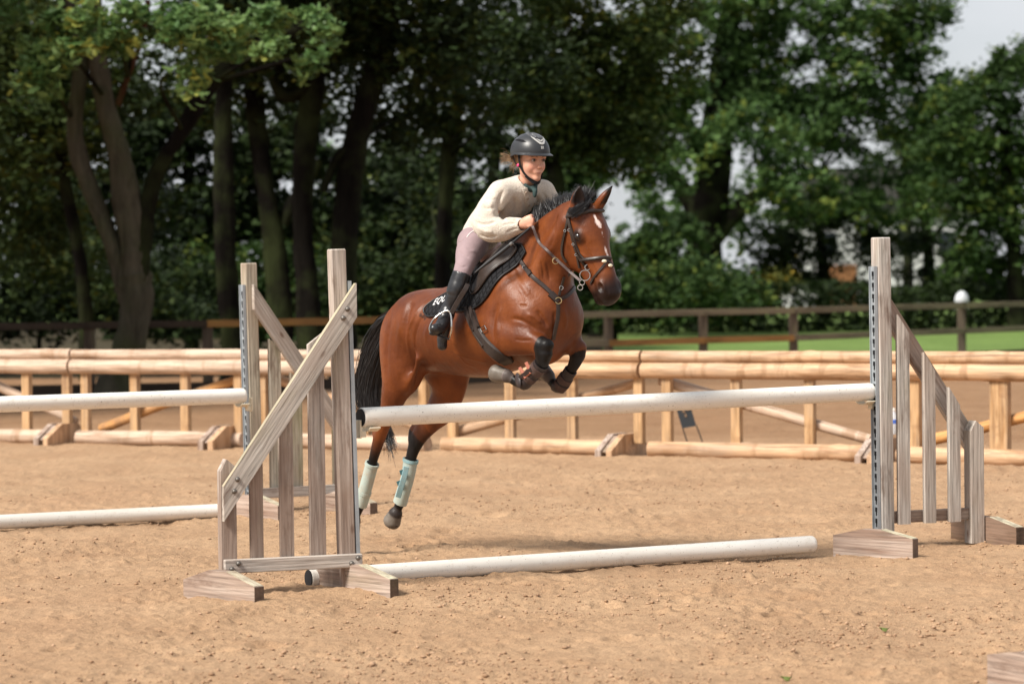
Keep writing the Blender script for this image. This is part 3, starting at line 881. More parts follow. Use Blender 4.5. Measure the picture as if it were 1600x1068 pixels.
# ------------------------------------------------------------------ far post and rail fence
def mat_oldrail(name, c):
    m = Mt(name, 0.85, 0.15)
    n = m.noise(m.coord((1, 1, 0.15)), 9, 5, 0.7)
    m.color(m.ramp(n, [(0.3, tuple(x * 0.5 for x in c)), (0.55, c), (0.75, (c[0] * 1.1, c[1] * 1.25, c[2] * 0.9))]))
    return m.m
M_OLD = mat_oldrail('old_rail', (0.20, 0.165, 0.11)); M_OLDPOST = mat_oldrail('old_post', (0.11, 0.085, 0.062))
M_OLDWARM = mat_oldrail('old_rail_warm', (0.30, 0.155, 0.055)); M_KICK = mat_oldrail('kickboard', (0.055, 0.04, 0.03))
def far_fence():
    # ground points of the line, with the post positions of the photograph
    pts = []
    for px, Y in ((-260, 40), (-60, 40), (140, 40.3), (325, 40.6), (520, 41.5), (690, 43), (820, 44.2), (951, 45.2), (1099, 46.2), (1240, 47.2), (1378, 49.2), (1503, 51.0), (1640, 53), (1800, 55)):
        p = dep(px, 560, Y); pts.append(Vector((p.x, p.y, -0.10)))
    rt = empty('paddock_fence', pts[6], 'long dark post and rail fence between the arena and the meadow', 'fence')
    for i, p in enumerate(pts):
        h = 1.10 if i != 11 else 1.16
        plank('post', p, p + Vector((0, 0, h)), 0.14, 0.12, M_OLDPOST, rt, Vector((0, 1, 0)))
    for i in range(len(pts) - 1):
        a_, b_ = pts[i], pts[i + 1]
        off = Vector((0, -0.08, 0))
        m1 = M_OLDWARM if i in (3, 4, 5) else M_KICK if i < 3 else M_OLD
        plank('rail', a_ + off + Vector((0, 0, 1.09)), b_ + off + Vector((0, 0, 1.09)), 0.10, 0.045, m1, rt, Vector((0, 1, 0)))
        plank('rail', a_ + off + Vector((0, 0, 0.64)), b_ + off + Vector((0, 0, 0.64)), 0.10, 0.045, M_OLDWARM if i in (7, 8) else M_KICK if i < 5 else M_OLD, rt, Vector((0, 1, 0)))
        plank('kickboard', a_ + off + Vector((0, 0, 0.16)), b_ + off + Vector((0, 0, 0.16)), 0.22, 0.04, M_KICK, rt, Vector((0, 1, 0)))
    # rounded white cover on one post
    p = pts[11] + Vector((0, -0.02, 1.15))
    g = G().lathe([(0.115, 0.0), (0.125, 0.03), (0.118, 0.08), (0.095, 0.135), (0.055, 0.18), (0.02, 0.195)], 20)
    n = noise3(np.array(g.v) * 22, 3)
    g.v = [tuple(Vector(v) * (1 + 0.08 * k)) for v, k in zip(g.v, n)]
    o = link('bag', g.mesh('bag', True), Mt('white_bag', 0.5, 0.4, (0.50, 0.52, 0.55)).m, None, Matrix.Translation(p))
    tag(o, 'rounded white bag pulled over a post top of the far paddock fence', 'bag')
far_fence()

# ------------------------------------------------------------------ small things by the fence
def marker():
    M_MK = Mt('marker_black', 0.5, 0.4, (0.035, 0.042, 0.05)).m
    p = gnd(1083, 692); Y = p.y - 0.0
    rt = empty('arena_marker', p, 'black tilted marker board on thin wire legs behind the log fence', 'sign')
    c = [dep(1055, 632, Y), dep(1077, 628, Y), dep(1088, 665, Y), dep(1066, 669, Y)]
    g = G()
    back = [q + Vector((0, 0.02, 0)) for q in c]
    g.add(c + back, [(0, 1, 2, 3)[::-1], (4, 5, 6, 7), (0, 4, 5, 1), (1, 5, 6, 2), (2, 6, 7, 3), (3, 7, 4, 0)])
    g.build('board', M_MK, rt)
    # worn pale lettering smear
    g = G()
    cc = (c[0] + c[1] + c[2] + c[3]) / 4 - Vector((0, 0.006, 0))
    for (dx, dz, w, h) in ((-0.02, 0.03, 0.028, 0.05), (0.02, 0.04, 0.03, 0.03), (0.0, -0.02, 0.022, 0.03)):
        q = cc + Vector((dx, 0, dz + 0.02))
        g.add([q + Vector((-w / 2, 0, -h / 2)), q + Vector((w / 2, 0, -h / 2)), q + Vector((w / 3, 0, h / 2)), q + Vector((-w / 2, 0, h / 2))], [(0, 1, 2, 3)])
    g.build('worn_lettering', Mt('worn_tan', 0.8, 0.2, (0.22, 0.15, 0.10)).m, rt)
    for (x0, y0, x1, y1) in ((1067, 669, 1075, 694), (1088, 664, 1099, 694)):
        g = G().tube([dep(x0, y0, Y + .01), dep(x1, y1, Y + .01)], 0.006, 6)
        g.build('leg', M_BLACKCAP, rt)
marker()
def bottle():
    p = dep(1397, 678, 24.35)
    rt = empty('water_bottle', p, 'small clear plastic water bottle with blue label by the log fence foot', 'bottle')
    g = G().lathe([(0.03, 0), (0.036, 0.01), (0.036, 0.12), (0.033, 0.135), (0.026, 0.165), (0.014, 0.19), (0.013, 0.20)], 16)
    m = Mt('clear_plastic', 0.12, 0.5, (0.80, 0.83, 0.86)); m.b.inputs['Transmission Weight'].default_value = 0.45
    link('bottle_body', g.mesh('bottle_body', True), m.m, rt, Matrix.Translation(p))
    g = G().lathe([(0.0365, 0.09), (0.0365, 0.125)], 16)
    link('bottle_label', g.mesh('bottle_label', True), Mt('blue_label', 0.4, 0.4, (0.05, 0.12, 0.45)).m, rt, Matrix.Translation(p))
    g = G().lathe([(0.016, 0.20), (0.016, 0.222)], 12)
    link('cap', g.mesh('cap', True), Mt('white_cap', 0.4, 0.4, (0.75, 0.72, 0.68)).m, rt, Matrix.Translation(p))
bottle()
# ================================================================== TREES, HEDGE, HOUSE
def mat_leaf(name, c0, c1, trans=.35, rough=.7):
    m = Mt(name, rough, .22)
    c = m.ramp(m.attr(out='Fac'), [(0.0, c0), (0.55, tuple((a + b) / 2 for a, b in zip(c0, c1))), (0.93, c1), (1.0, (c1[0] * 1.6, c1[1] * 1.15, c1[2] * .8))])
    m.color(c)
    t = m.N.new('ShaderNodeBsdfTranslucent'); m.L.new(c, t.inputs['Color'])
    mx = m.N.new('ShaderNodeMixShader'); mx.inputs[0].default_value = trans
    out = [n for n in m.N if n.type == 'OUTPUT_MATERIAL'][0]
    m.L.new(m.b.outputs[0], mx.inputs[1]); m.L.new(t.outputs[0], mx.inputs[2]); m.L.new(mx.outputs[0], out.inputs['Surface'])
    return m.m
M_LF_DARK = mat_leaf('leaf_dark', (0.010, 0.019, 0.005), (0.028, 0.050, 0.011), .25)
M_LF_MID = mat_leaf('leaf_mid', (0.020, 0.044, 0.011), (0.058, 0.105, 0.024), .30)
M_LF_OLIVE = mat_leaf('leaf_olive', (0.020, 0.034, 0.008), (0.060, 0.088, 0.018), .30)
M_LF_OAK = mat_leaf('leaf_oak', (0.040, 0.082, 0.024), (0.11, 0.19, 0.052), .32)
M_LF_NEAR = mat_leaf('leaf_near', (0.075, 0.150, 0.045), (0.20, 0.30, 0.10), .35, .38)
M_LF_FAR = mat_leaf('leaf_far', (0.06, 0.10, 0.055), (0.12, 0.17, 0.09), .3)
M_LF_YEL = mat_leaf('leaf_yellowing', (0.05, 0.06, 0.012), (0.16, 0.16, 0.03), .3)
def mat_bark(name, c):
    m = Mt(name, .95, .05)
    v = m.coord((1, 1, .25))
    n = m.noise(v, 7, 6, .7, dist=.5)
    g = m.ramp(m.noise(m.coord((1, 1, 1)), 1.3, 4), [(.45, 0.), (.65, 1.)])
    col = m.ramp(n, [(.3, tuple(x * .45 for x in c)), (.55, c), (.75, tuple(x * 1.3 for x in c))])
    col = m.mix(m.math('MULTIPLY', g, .45), col, (.045, .06, .02))
    m.color(col); m.bump(n, .8, .05)
    return m.m
M_BARK = mat_bark('bark_grey', (.072, .064, .046)); M_BARK_D = mat_bark('bark_dark', (.008, .0068, .0055)); M_BARK_R = mat_bark('bark_reddish', (.06, .024, .013))

def leaf_mesh(P, size, rng, tone=None, shape='leaf', flatten=.5):
    """P (n,3) leaf centres -> small folded leaves"""
    n = len(P)
    d = rng.normal(size=(n, 3)); d[:, 2] *= flatten; d[:, 2] -= .25; d /= np.linalg.norm(d, axis=1)[:, None]
    u = np.cross(d, rng.normal(size=(n, 3)) * .5 + np.array([0, 0, 1])); u /= np.linalg.norm(u, axis=1)[:, None] + 1e-9
    s = (size * rng.uniform(.6, 1.35, n))[:, None]
    w = np.cross(d, u)
    if shape == 'leaf':
        base = P - d * s * .5
        V = np.stack([base, P + u * s * .34 + w * s * .06 - d * s * .08, P + d * s * .55, P - u * s * .34 + w * s * .06 - d * s * .08], 1)
        F_ = np.arange(n)[:, None] * 4 + np.array([[0, 1, 2, 3]])
        k = 4
    else:      # lobed oak leaf, 10 verts
        prof = [(-.5, 0.03), (-.25, .20), (-.12, .12), (.08, .30), (.2, .18), (.36, .22), (.55, 0.0)]
        pts = [(a, b) for a, b in prof] + [(a, -b) for a, b in prof[-2::-1]]
        k = len(pts)
        V = np.stack([P + d * s * a + u * s * b + w * s * (abs(b) * .35 - a * a * .3) for a, b in pts], 1)
        F_ = np.arange(n)[:, None] * k + np.arange(k)[None, :]
    me = mesh_np('leaves', V.reshape(-1, 3), F_.astype(np.int64), False)
    t = rng.random(n) if tone is None else np.clip(tone + rng.normal(size=n) * .18, 0, 1)
    t = np.repeat(t, k)
    set_col(me, np.stack([t, t, t], 1))
    return me
def blob_points(blobs, rng, clump=.42):
    out = []; tone = []
    for (c, r, n) in blobs:
        c, r = np.array(c, float), np.array(r, float)
        nc = max(4, int(n / 55))
        q = rng.normal(size=(nc, 3)); q /= np.linalg.norm(q, axis=1)[:, None]; q *= (rng.random(nc) ** .45)[:, None]
        cc = c + q * r
        tn = rng.random(nc)
        k = rng.integers(0, nc, n)
        cs = clump * (.6 + .8 * rng.random(nc))[k][:, None]
        out.append(cc[k] + rng.normal(size=(n, 3)) * cs * np.array([.55, .55, .38])); tone.append(tn[k])
    return np.vstack(out), np.concatenate(tone)
def limb(parent, pts, mat, name='trunk', n=14, seed=0):
    """pts: (x,y,z,r)"""
    P = smoothpts(pts, 6)
    rg = np.random.default_rng(seed)
    vs = []; m = len(P)
    for i in range(m):
        T = P[min(i + 1, m - 1), :3] - P[max(i - 1, 0), :3]; T /= np.linalg.norm(T)
        u = np.cross(T, [0, 1, .01]); u /= np.linalg.norm(u); w = np.cross(T, u)
        for k in range(n):
            a = 2 * math.pi * k / n
            rr = P[i, 3] * (1 + .12 * math.sin(3 * a + seed) + .10 * math.sin(2 * a + i * .35 + seed * 2) + .05 * rg.normal())
            vs.append(P[i, :3] + (u * math.cos(a) + w * math.sin(a)) * rr)
    i = np.arange(m - 1)[:, None] * n + np.arange(n)[None, :]; j = np.arange(m - 1)[:, None] * n + (np.arange(n)[None, :] + 1) % n
    q = np.stack([i, j, j + n, i + n], -1).reshape(-1, 4)
    V = np.array(vs)
    o0 = np.array(parent.location)
    return link(name, mesh_np(name, V - o0, q, True), mat, parent, Matrix.Translation(parent.location))
def D4(px, py, Y, wpx):
    p = dep(px, py, Y); return (p.x, p.y, p.z, wpx * Y / FPX / 2)
def make_tree(name, label, base_px, Y, stems, blobs, lsize, lmat, bmat, seed, group='trees beyond the arena', shape='leaf', clump=.42, depth=1.0, floor=-.1):
    """stems: list of lists of (px,py,width px[,dY]); blobs: (px,py,rx px,ry px,n[,dY])"""
    b = dep(base_px, 560, Y); base = Vector((b.x, Y, floor))
    rt = empty(name, base, label, 'tree', group)
    rg = np.random.default_rng(seed)
    for i, s in enumerate(stems):
        pts = [D4(q[0], q[1], Y + (q[3] if len(q) > 3 else 0), q[2]) for q in s]
        if i == 0:
            x, y, z, r = pts[0]
            pts = [(x, y, floor - .1, r * 1.35), (x, y, floor + .25, r * 1.1)] + pts if z > floor + .4 else [(x, y, floor - .1, r * 1.3)] + pts
        limb(rt, pts, bmat if not isinstance(bmat, list) else bmat[min(i, len(bmat) - 1)], 'trunk' if i == 0 else 'limb', seed=seed + i)
    bl = []
    for q in blobs:
        Yb = Y + (q[5] if len(q) > 5 else 0)
        c = dep(q[0], q[1], Yb); s = Yb / FPX
        bl.append(((c.x, c.y, c.z), (q[2] * s, max(q[2], q[3]) * s * depth, q[3] * s), q[4]))
    P, tone = blob_points(bl, rg, clump)
    P = P[P[:, 2] > floor + .15] if True else P
    tone = tone[:len(P)] if len(tone) != len(P) else tone
    me = leaf_mesh(P - np.array(base), lsize, rg, tone[:len(P)], shape)
    link('crown', me, lmat, rt, Matrix.Translation(base))
    # twigs running into the clumps
    for (c, r, n) in bl[:14]:
        c = Vector(c)
        cand = [dep(k[0], k[1], Y + (k[3] if len(k) > 3 else 0)) for tp in stems for k in tp]
        a = min(cand, key=lambda q: (q - c).length + (0.8 if q.z > c.z else 0))
        if (a - c).length > 4.5 * Y / 45: continue
        mid = (a + c) / 2 + Vector((rg.normal() * .3, rg.normal() * .3, .25))
        g = G().tube([Vector(p) - base for p in smoothpts([a, mid, c], 5)], list(np.linspace(.035, .008, 11)), 6)
        link('branch', g.mesh('branch', True), bmat if not isinstance(bmat, list) else bmat[3], rt, Matrix.Translation(base))
    return rt

# the pale many-stemmed tree at the left, its low sprays lit by the sun
make_tree('oak_tree', 'big grey oak with forked stems at the left, low bright leaves across the top', 192, 39.0,
    [[(185, 610, 66), (205, 530, 52), (212, 470, 52), (205, 430, 56)],
     [(196, 445, 36), (180, 395, 30), (152, 325, 27), (124, 250, 26), (116, 190, 26), (125, 100, 26), (112, 20, 22), (100, -60, 18)],
     [(208, 440, 44), (208, 380, 42), (196, 310, 42), (184, 240, 36), (162, 150, 30), (148, 60, 28), (140, -60, 24)],
     [(216, 450, 34), (226, 350, 26), (245, 270, 25), (285, 205, 24), (330, 130, 24), (380, 80, 20), (450, 55, 16), (520, 10, 12)],
     [(184, 165, 10), (200, 120, 9), (222, 60, 8), (232, 0, 7)]],
    [(70, 70, 50, 34, 330, -2.0), (45, 115, 34, 26, 190, -2.2), (120, 25, 80, 34, 520, -2.4), (160, 70, 45, 26, 230, -2.6), (230, 30, 80, 38, 560, -2.4), (290, 60, 55, 34, 330, -2.5), (300, 110, 26, 24, 110, -2.5), (370, 25, 80, 36, 480, -2.2), (430, 70, 44, 26, 190, -2.4), (450, 20, 50, 30, 250, -2.0), (490, 50, 40, 30, 150, -2.2), (500, 95, 26, 18, 70, -2.3), (90, 100, 40, 24, 150, -2.4), (200, 60, 50, 24, 150, -2.4), (48, 150, 20, 16, 70, -2.2), (300, 145, 12, 10, 34, -2.5), (472, 110, 20, 14, 60, -2.3), (0, 20, 50, 36, 200, -1.5), (350, 85, 30, 20, 90, -2.4),
     (200, -90, 260, 60, 3000, 0), (60, -180, 300, 90, 3500, 0), (350, -200, 300, 90, 3500, 1), (-150, -40, 150, 120, 3500, 0), (-260, -200, 260, 120, 3500, 0)],
    .14, M_LF_NEAR, [M_BARK, M_BARK, M_BARK, M_BARK_D, M_BARK_R], 3, shape='oak', clump=.17, depth=.8)
tspec = [
 # name, label, base px, Y, stems, blobs, leaf size, leaf mat, bark, seed
 ('tree', 'slim dark tree just left of the big grey oak', 128, 47, [[(135, 560, 24), (132, 480, 22), (120, 380, 20), (100, 280, 18), (85, 150, 16), (70, 20, 14)]],
  [(60, 200, 110, 90, 2600), (30, 330, 90, 80, 1900, 2), (150, 120, 100, 90, 2200, 2), (20, 60, 110, 80, 2400), (100, 420, 90, 60, 1200, 5), (-60, 200, 100, 140, 1800)], .15, M_LF_OLIVE, M_BARK_D, 11),
 ('tree', 'dark straight trunked tree between the grey oak and the mossy stand', 355, 44, [[(362, 560, 33), (358, 480, 33), (350, 330, 30), (348, 200, 28), (352, 90, 26), (360, -40, 22)]],
  [(350, 30, 140, 80, 3000), (300, 130, 90, 70, 1300, 3), (420, 110, 90, 70, 1500, 3), (350, -90, 200, 80, 3500), (250, 330, 60, 60, 700, 7)], .14, M_LF_DARK, M_BARK_D, 12),
 ('tree', 'dark tree forking low, behind the mossy jump stand', 436, 47, [[(442, 560, 40), (438, 470, 36), (428, 380, 34), (412, 270, 30), (400, 170, 28), (392, 60, 26), (380, -50, 20)], [(440, 350, 22), (462, 310, 20), (480, 290, 14), (500, 250, 10)]],
  [(420, 60, 130, 90, 2800), (500, 160, 60, 50, 800, 3), (400, -80, 160, 80, 2600)], .14, M_LF_DARK, M_BARK_D, 13),
 ('tree', 'dark upright tree left of the nearest jump stand post', 480, 46, [[(486, 560, 38), (482, 460, 36), (474, 350, 33), (478, 240, 33), (490, 140, 34), (505, 40, 34), (520, -60, 28)], [(492, 130, 24), (450, 150, 20), (430, 120, 16), (470, 60, 18), (520, 35, 14)]],
  [(520, 20, 120, 70, 2600), (560, 110, 80, 60, 1200, 3), (500, -90, 180, 80, 3000), (440, 10, 70, 60, 1000)], .14, M_LF_DARK, M_BARK_D, 14),
 ('tree', 'dark tree leaning right, above the nearest jump stand post', 540, 45, [[(540, 560, 42), (538, 450, 42), (542, 330, 38), (556, 230, 38), (578, 140, 40), (600, 60, 38), (620, -50, 30)], [(556, 225, 16), (525, 250, 14), (505, 300, 11)], [(585, 130, 20), (640, 90, 15), (700, 70, 11), (740, 60, 8)]],
  [(640, 60, 120, 80, 3000), (700, 150, 90, 60, 1500, 2), (560, 30, 90, 60, 1500), (650, -60, 200, 80, 3600), (610, 190, 60, 40, 500, 3)], .14, M_LF_DARK, M_BARK_D, 15),
 ('tree', 'leafy dark green tree above and left of the rider', 690, 52, [[(690, 560, 30), (692, 400, 26), (700, 250, 24), (720, 120, 20), (740, 0, 16)]],
  [(720, 60, 130, 90, 3400), (660, 180, 80, 60, 1300), (800, 110, 100, 80, 2600, -2), (740, -60, 200, 90, 3800), (690, 300, 90, 50, 900, 4), (780, 200, 50, 40, 420)], .14, M_LF_DARK, M_BARK_D, 16),
 ('tree', 'wide dark tree above the rider helmet', 880, 56, [[(885, 560, 34), (880, 430, 30), (870, 300, 26), (850, 180, 22), (840, 60, 18), (830, -40, 14)], [(862, 240, 14), (910, 180, 12), (970, 140, 9)]],
  [(850, 50, 130, 90, 3600), (930, 130, 120, 90, 3400), (1010, 60, 110, 90, 2600), (880, 210, 80, 50, 1500), (960, 220, 90, 50, 1700), (900, -60, 220, 90, 4200), (840, 165, 60, 40, 700)], .15, M_LF_OLIVE, M_BARK_D, 17),
 ('oak_tree', 'huge spreading oak in the middle right with a thick dark trunk', 1100, 92, [[(1095, 520, 62), (1095, 440, 58), (1098, 380, 60), (1108, 310, 56), (1116, 220, 48), (1125, 120, 40), (1140, 20, 32), (1150, -60, 22)],
     [(1100, 390, 34), (1150, 330, 26), (1210, 290, 18), (1280, 270, 12)], [(1100, 350, 30), (1050, 270, 24), (1000, 220, 16), (960, 200, 12)], [(1116, 240, 22), (1040, 160, 18), (980, 110, 12)]],
  [(1010, 60, 90, 60, 2300), (1100, 50, 110, 70, 2800), (1190, 90, 80, 50, 1700), (1230, 20, 90, 40, 1700), (1340, 30, 90, 50, 2200), (1360, 130, 110, 60, 2800), (1290, 200, 100, 60, 2600), (1420, 90, 60, 70, 1500), (1440, 200, 70, 60, 1500), (1430, 20, 70, 60, 2200), (1200, 150, 70, 44, 1800), (1170, 120, 60, 40, 1000), (1245, 160, 50, 36, 900), (1480, 150, 50, 60, 1500), (1450, 280, 60, 50, 1200), (1310, 90, 60, 30, 900), (1180, 220, 80, 60, 1900, -4), (1080, 200, 80, 60, 1700), (990, 170, 90, 60, 1900), (1020, 260, 80, 40, 1200, -3), (1240, 290, 90, 50, 1800, -4), (1120, 320, 80, 40, 900, 5), (1350, 290, 80, 40, 1200, 2), (1200, 370, 70, 40, 900, 5), (1060, 350, 60, 50, 1000, 3), (1020, 320, 36, 20, 260), (1180, -80, 320, 90, 5200), (1400, 330, 70, 30, 500)], .23, M_LF_OAK, M_BARK_D, 18),
 ('tree', 'green tree at the right edge, below the patch of open sky', 1600, 84, [[(1590, 520, 30), (1585, 420, 26), (1580, 320, 22), (1570, 220, 18), (1560, 150, 12)]],
  [(1540, 150, 70, 40, 1900), (1600, 100, 60, 44, 1900), (1500, 230, 70, 50, 1600), (1540, 240, 80, 50, 1900), (1610, 230, 70, 70, 1600), (1570, 330, 90, 60, 2000), (1500, 300, 60, 50, 1000), (1620, 400, 80, 60, 1400), (1520, 400, 60, 40, 900), (1680, 150, 80, 90, 1400)], .21, M_LF_MID, M_BARK_D, 19),
 ('tree', 'loose thin leaved tree right of the tall grey jump stand', 1450, 98, [[(1450, 520, 22), (1452, 400, 18), (1440, 300, 14), (1430, 220, 10)], [(1450, 380, 10), (1490, 330, 8), (1510, 270, 5)]],
  [(1460, 250, 70, 40, 900), (1420, 380, 70, 35, 800), (1500, 370, 60, 40, 700), (1460, 440, 80, 30, 1100), (1560, 440, 80, 40, 1300)], .2, M_LF_DARK, M_BARK_D, 20),
 ('tree', 'dark bushy tree left of the tall grey jump stand', 1300, 96, [[(1290, 520, 20), (1288, 430, 18), (1280, 360, 14), (1270, 300, 10)]],
  [(1240, 390, 70, 50, 1700), (1200, 430, 70, 40, 1500), (1380, 380, 60, 40, 800), (1270, 340, 70, 34, 900), (1350, 400, 40, 30, 350), (1290, 450, 80, 26, 1000), (1330, 340, 60, 26, 500)], .2, M_LF_DARK, M_BARK_D, 21),
 ('far_tree', 'small pale tree far off, right of the horse ears', 985, 190, [[(985, 450, 9), (985, 400, 8), (985, 370, 5)]],
  [(985, 375, 42, 26, 700), (1010, 395, 40, 22, 500), (955, 395, 36, 22, 400)], .42, M_LF_FAR, M_BARK_D, 22),
 ('bush', 'dark green bushes behind the horse rump', 620, 60, [[(620, 560, 8), (622, 520, 7), (625, 480, 5)]],
  [(600, 450, 120, 60, 4200), (700, 430, 110, 70, 4200), (520, 470, 90, 50, 2200, 2), (640, 360, 110, 50, 1700, 4), (650, 510, 150, 30, 2600)], .14, M_LF_DARK, M_BARK_D, 23),
 ('bush', 'dark undergrowth behind the horse neck and head', 960, 74, [[(960, 560, 8), (962, 500, 7), (965, 460, 5)]],
  [(860, 420, 120, 60, 3000), (960, 450, 100, 45, 3000), (1020, 480, 110, 26, 2200), (880, 490, 120, 30, 2400), (1080, 440, 80, 40, 1700), (930, 400, 50, 26, 500), (800, 350, 70, 60, 1200, -6)], .17, M_LF_MID, M_BARK_D, 24),
 ('bush', 'dark undergrowth at the far left behind the oak', 60, 56, [[(60, 560, 8), (62, 520, 7), (64, 480, 5)]],
  [(40, 400, 110, 70, 3600), (150, 440, 110, 60, 3000), (60, 490, 140, 40, 3000), (270, 440, 90, 60, 2000, 4), (20, 300, 110, 60, 2200, 4), (260, 500, 110, 34, 1800)], .14, M_LF_DARK, M_BARK_D, 25),
 ('bush', 'green undergrowth between the dark trunks left of centre', 400, 62, [[(400, 560, 8), (402, 520, 7), (404, 480, 5)]],
  [(320, 450, 80, 60, 2000), (400, 430, 90, 60, 2300), (420, 350, 90, 50, 1300, 4), (480, 440, 80, 50, 2000), (400, 500, 140, 40, 3000), (300, 360, 60, 50, 700, 6)], .15, M_LF_MID, M_BARK_D, 26),
 ('bush', 'yellowing green shrub low beside the big oak trunk', 1190, 86, [[(1190, 520, 6), (1192, 490, 5), (1193, 470, 4)]],
  [(1190, 465, 34, 26, 800), (1165, 490, 30, 18, 450), (1215, 440, 22, 22, 300)], .15, M_LF_YEL, M_BARK_D, 27),
 ('tree', 'soft green tree glimpsed through the dark trunks', 590, 100, [[(590, 520, 16), (600, 400, 14), (610, 280, 12), (620, 180, 8)]],
  [(600, 330, 110, 60, 1300), (520, 250, 80, 60, 700), (460, 380, 80, 50, 700), (680, 350, 90, 40, 900), (740, 330, 70, 50, 900), (640, 400, 140, 50, 1800), (780, 270, 40, 40, 260), (350, 400, 90, 60, 800), (250, 300, 80, 60, 500)], .24, M_LF_OAK, M_BARK_D, 28),
 ('tree', 'brown green hazel tree at the left edge', -40, 50, [[(-30, 560, 22), (-25, 400, 20), (-10, 250, 16), (10, 120, 12)]],
  [(0, 260, 80, 60, 1300), (-10, 120, 90, 80, 1800), (40, 20, 100, 60, 1800), (-80, 350, 90, 90, 1300), (0, -80, 200, 70, 2600)], .14, M_LF_OLIVE, M_BARK_D, 29),
 ('tree', 'dense dark tree filling the gap left of the rider, behind the others', 760, 66, [[(760, 520, 22), (765, 400, 20), (770, 280, 18), (780, 150, 14)]],
  [(660, 260, 90, 70, 3200), (760, 330, 80, 50, 2200), (600, 330, 80, 60, 2600), (830, 300, 70, 50, 1700), (760, 210, 50, 30, 500), (560, 410, 90, 50, 2400), (700, 400, 100, 50, 3000), (850, 380, 80, 50, 2200), (800, 440, 110, 40, 2800)], .20, M_LF_DARK, M_BARK_D, 31),
 ('tree', 'dense dark tree behind the horse head and mane', 930, 80, [[(930, 520, 22), (930, 420, 20), (925, 300, 18), (920, 180, 14)]],
  [(900, 260, 80, 50, 1900), (960, 210, 90, 50, 2200), (890, 160, 100, 60, 2600), (880, 330, 60, 40, 1200), (1040, 380, 60, 40, 1300), (1050, 430, 90, 40, 2200), (1100, 460, 100, 40, 2300), (1020, 150, 100, 60, 2200)], .22, M_LF_MID, M_BARK_D, 32),
 ('tree', 'dense dark tree behind the dark trunks, left of centre', 300, 64, [[(300, 520, 22), (300, 400, 20), (296, 280, 18), (290, 150, 14)]],
  [(250, 230, 90, 60, 3200), (320, 330, 90, 60, 3400), (420, 250, 90, 60, 2800), (500, 360, 90, 60, 3000), (470, 200, 60, 50, 1300), (400, 340, 80, 50, 1800), (60, 250, 100, 80, 3000), (180, 300, 80, 60, 1800), (160, 180, 70, 50, 1300), (100, 370, 100, 70, 3000), (240, 400, 90, 60, 2400), (20, 150, 100, 60, 2500), (320, 170, 80, 40, 1200), (540, 260, 50, 40, 700)], .19, M_LF_DARK, M_BARK_D, 33),
 ('tree', 'dense tree behind the right end of the white pole', 1420, 110, [[(1420, 520, 18), (1420, 420, 16), (1418, 300, 14), (1410, 200, 10)]],
  [(1380, 230, 90, 40, 1300), (1480, 200, 60, 50, 1000), (1500, 400, 70, 30, 700), (1560, 300, 70, 50, 1400), (1560, 450, 120, 30, 2000), (1400, 470, 120, 20, 1400), (1260, 330, 70, 30, 900), (1440, 300, 60, 24, 420)], .25, M_LF_DARK, M_BARK_D, 34),
 ('tree', 'broad tree in the hedge just beyond the right edge of the picture', 1880, 86, [[(1880, 520, 40), (1875, 400, 34), (1870, 250, 28), (1860, 100, 18)]],
  [(1850, 120, 130, 100, 3600), (1950, 240, 130, 100, 3600), (1800, 300, 110, 80, 2600), (1880, 400, 130, 60, 2600), (1900, 0, 120, 90, 2600)], .24, M_LF_OAK, M_BARK_D, 41),
 ('tree', 'second tree in the hedge further beyond the right edge', 2230, 90, [[(2230, 520, 40), (2235, 400, 34), (2240, 250, 28), (2240, 100, 18)]],
  [(2200, 140, 150, 110, 3800), (2330, 260, 140, 100, 3200), (2130, 320, 120, 80, 2400), (2240, 420, 150, 60, 2600)], .25, M_LF_MID, M_BARK_D, 42),
 ('tree', 'dark wood edge tree further left beyond the picture edge', -420, 52, [[(-420, 560, 40), (-418, 400, 34), (-410, 200, 30), (-400, 20, 24)]],
  [(-400, 120, 180, 120, 3800), (-300, 330, 140, 90, 3000), (-480, 400, 160, 90, 3400), (-250, 470, 140, 60, 2400), (-560, 240, 160, 120, 3200)], .18, M_LF_DARK, M_BARK_D, 43),
 ('tree', 'tall tree standing beside the arena beyond the left edge of the picture', -1000, 33, [[(-1000, 560, 60), (-990, 200, 50), (-980, -200, 40), (-970, -500, 26)]],  # out of view, added to shade the sand behind the log fence
  [(-980, -480, 420, 300, 7000), (-800, -380, 300, 240, 5000), (-1150, -300, 300, 240, 4000), (-900, -150, 260, 160, 2500)], .22, M_LF_DARK, M_BARK_D, 36),
 ('tree', 'tree beyond the left edge of the picture, its boughs reaching in', -330, 37, [[(-330, 560, 60), (-325, 400, 55), (-310, 200, 45), (-290, 0, 36), (-280, -150, 26)]],  # out of view, added so its crown keeps sun off the trunks
  [(-250, 0, 160, 140, 5000), (-420, -60, 160, 140, 4000), (-200, -220, 220, 130, 5000), (-120, 120, 90, 70, 1300, 2), (-500, 100, 140, 120, 3000)], .19, M_LF_DARK, M_BARK_D, 35),
]
for t in tspec:
    make_tree(*t)
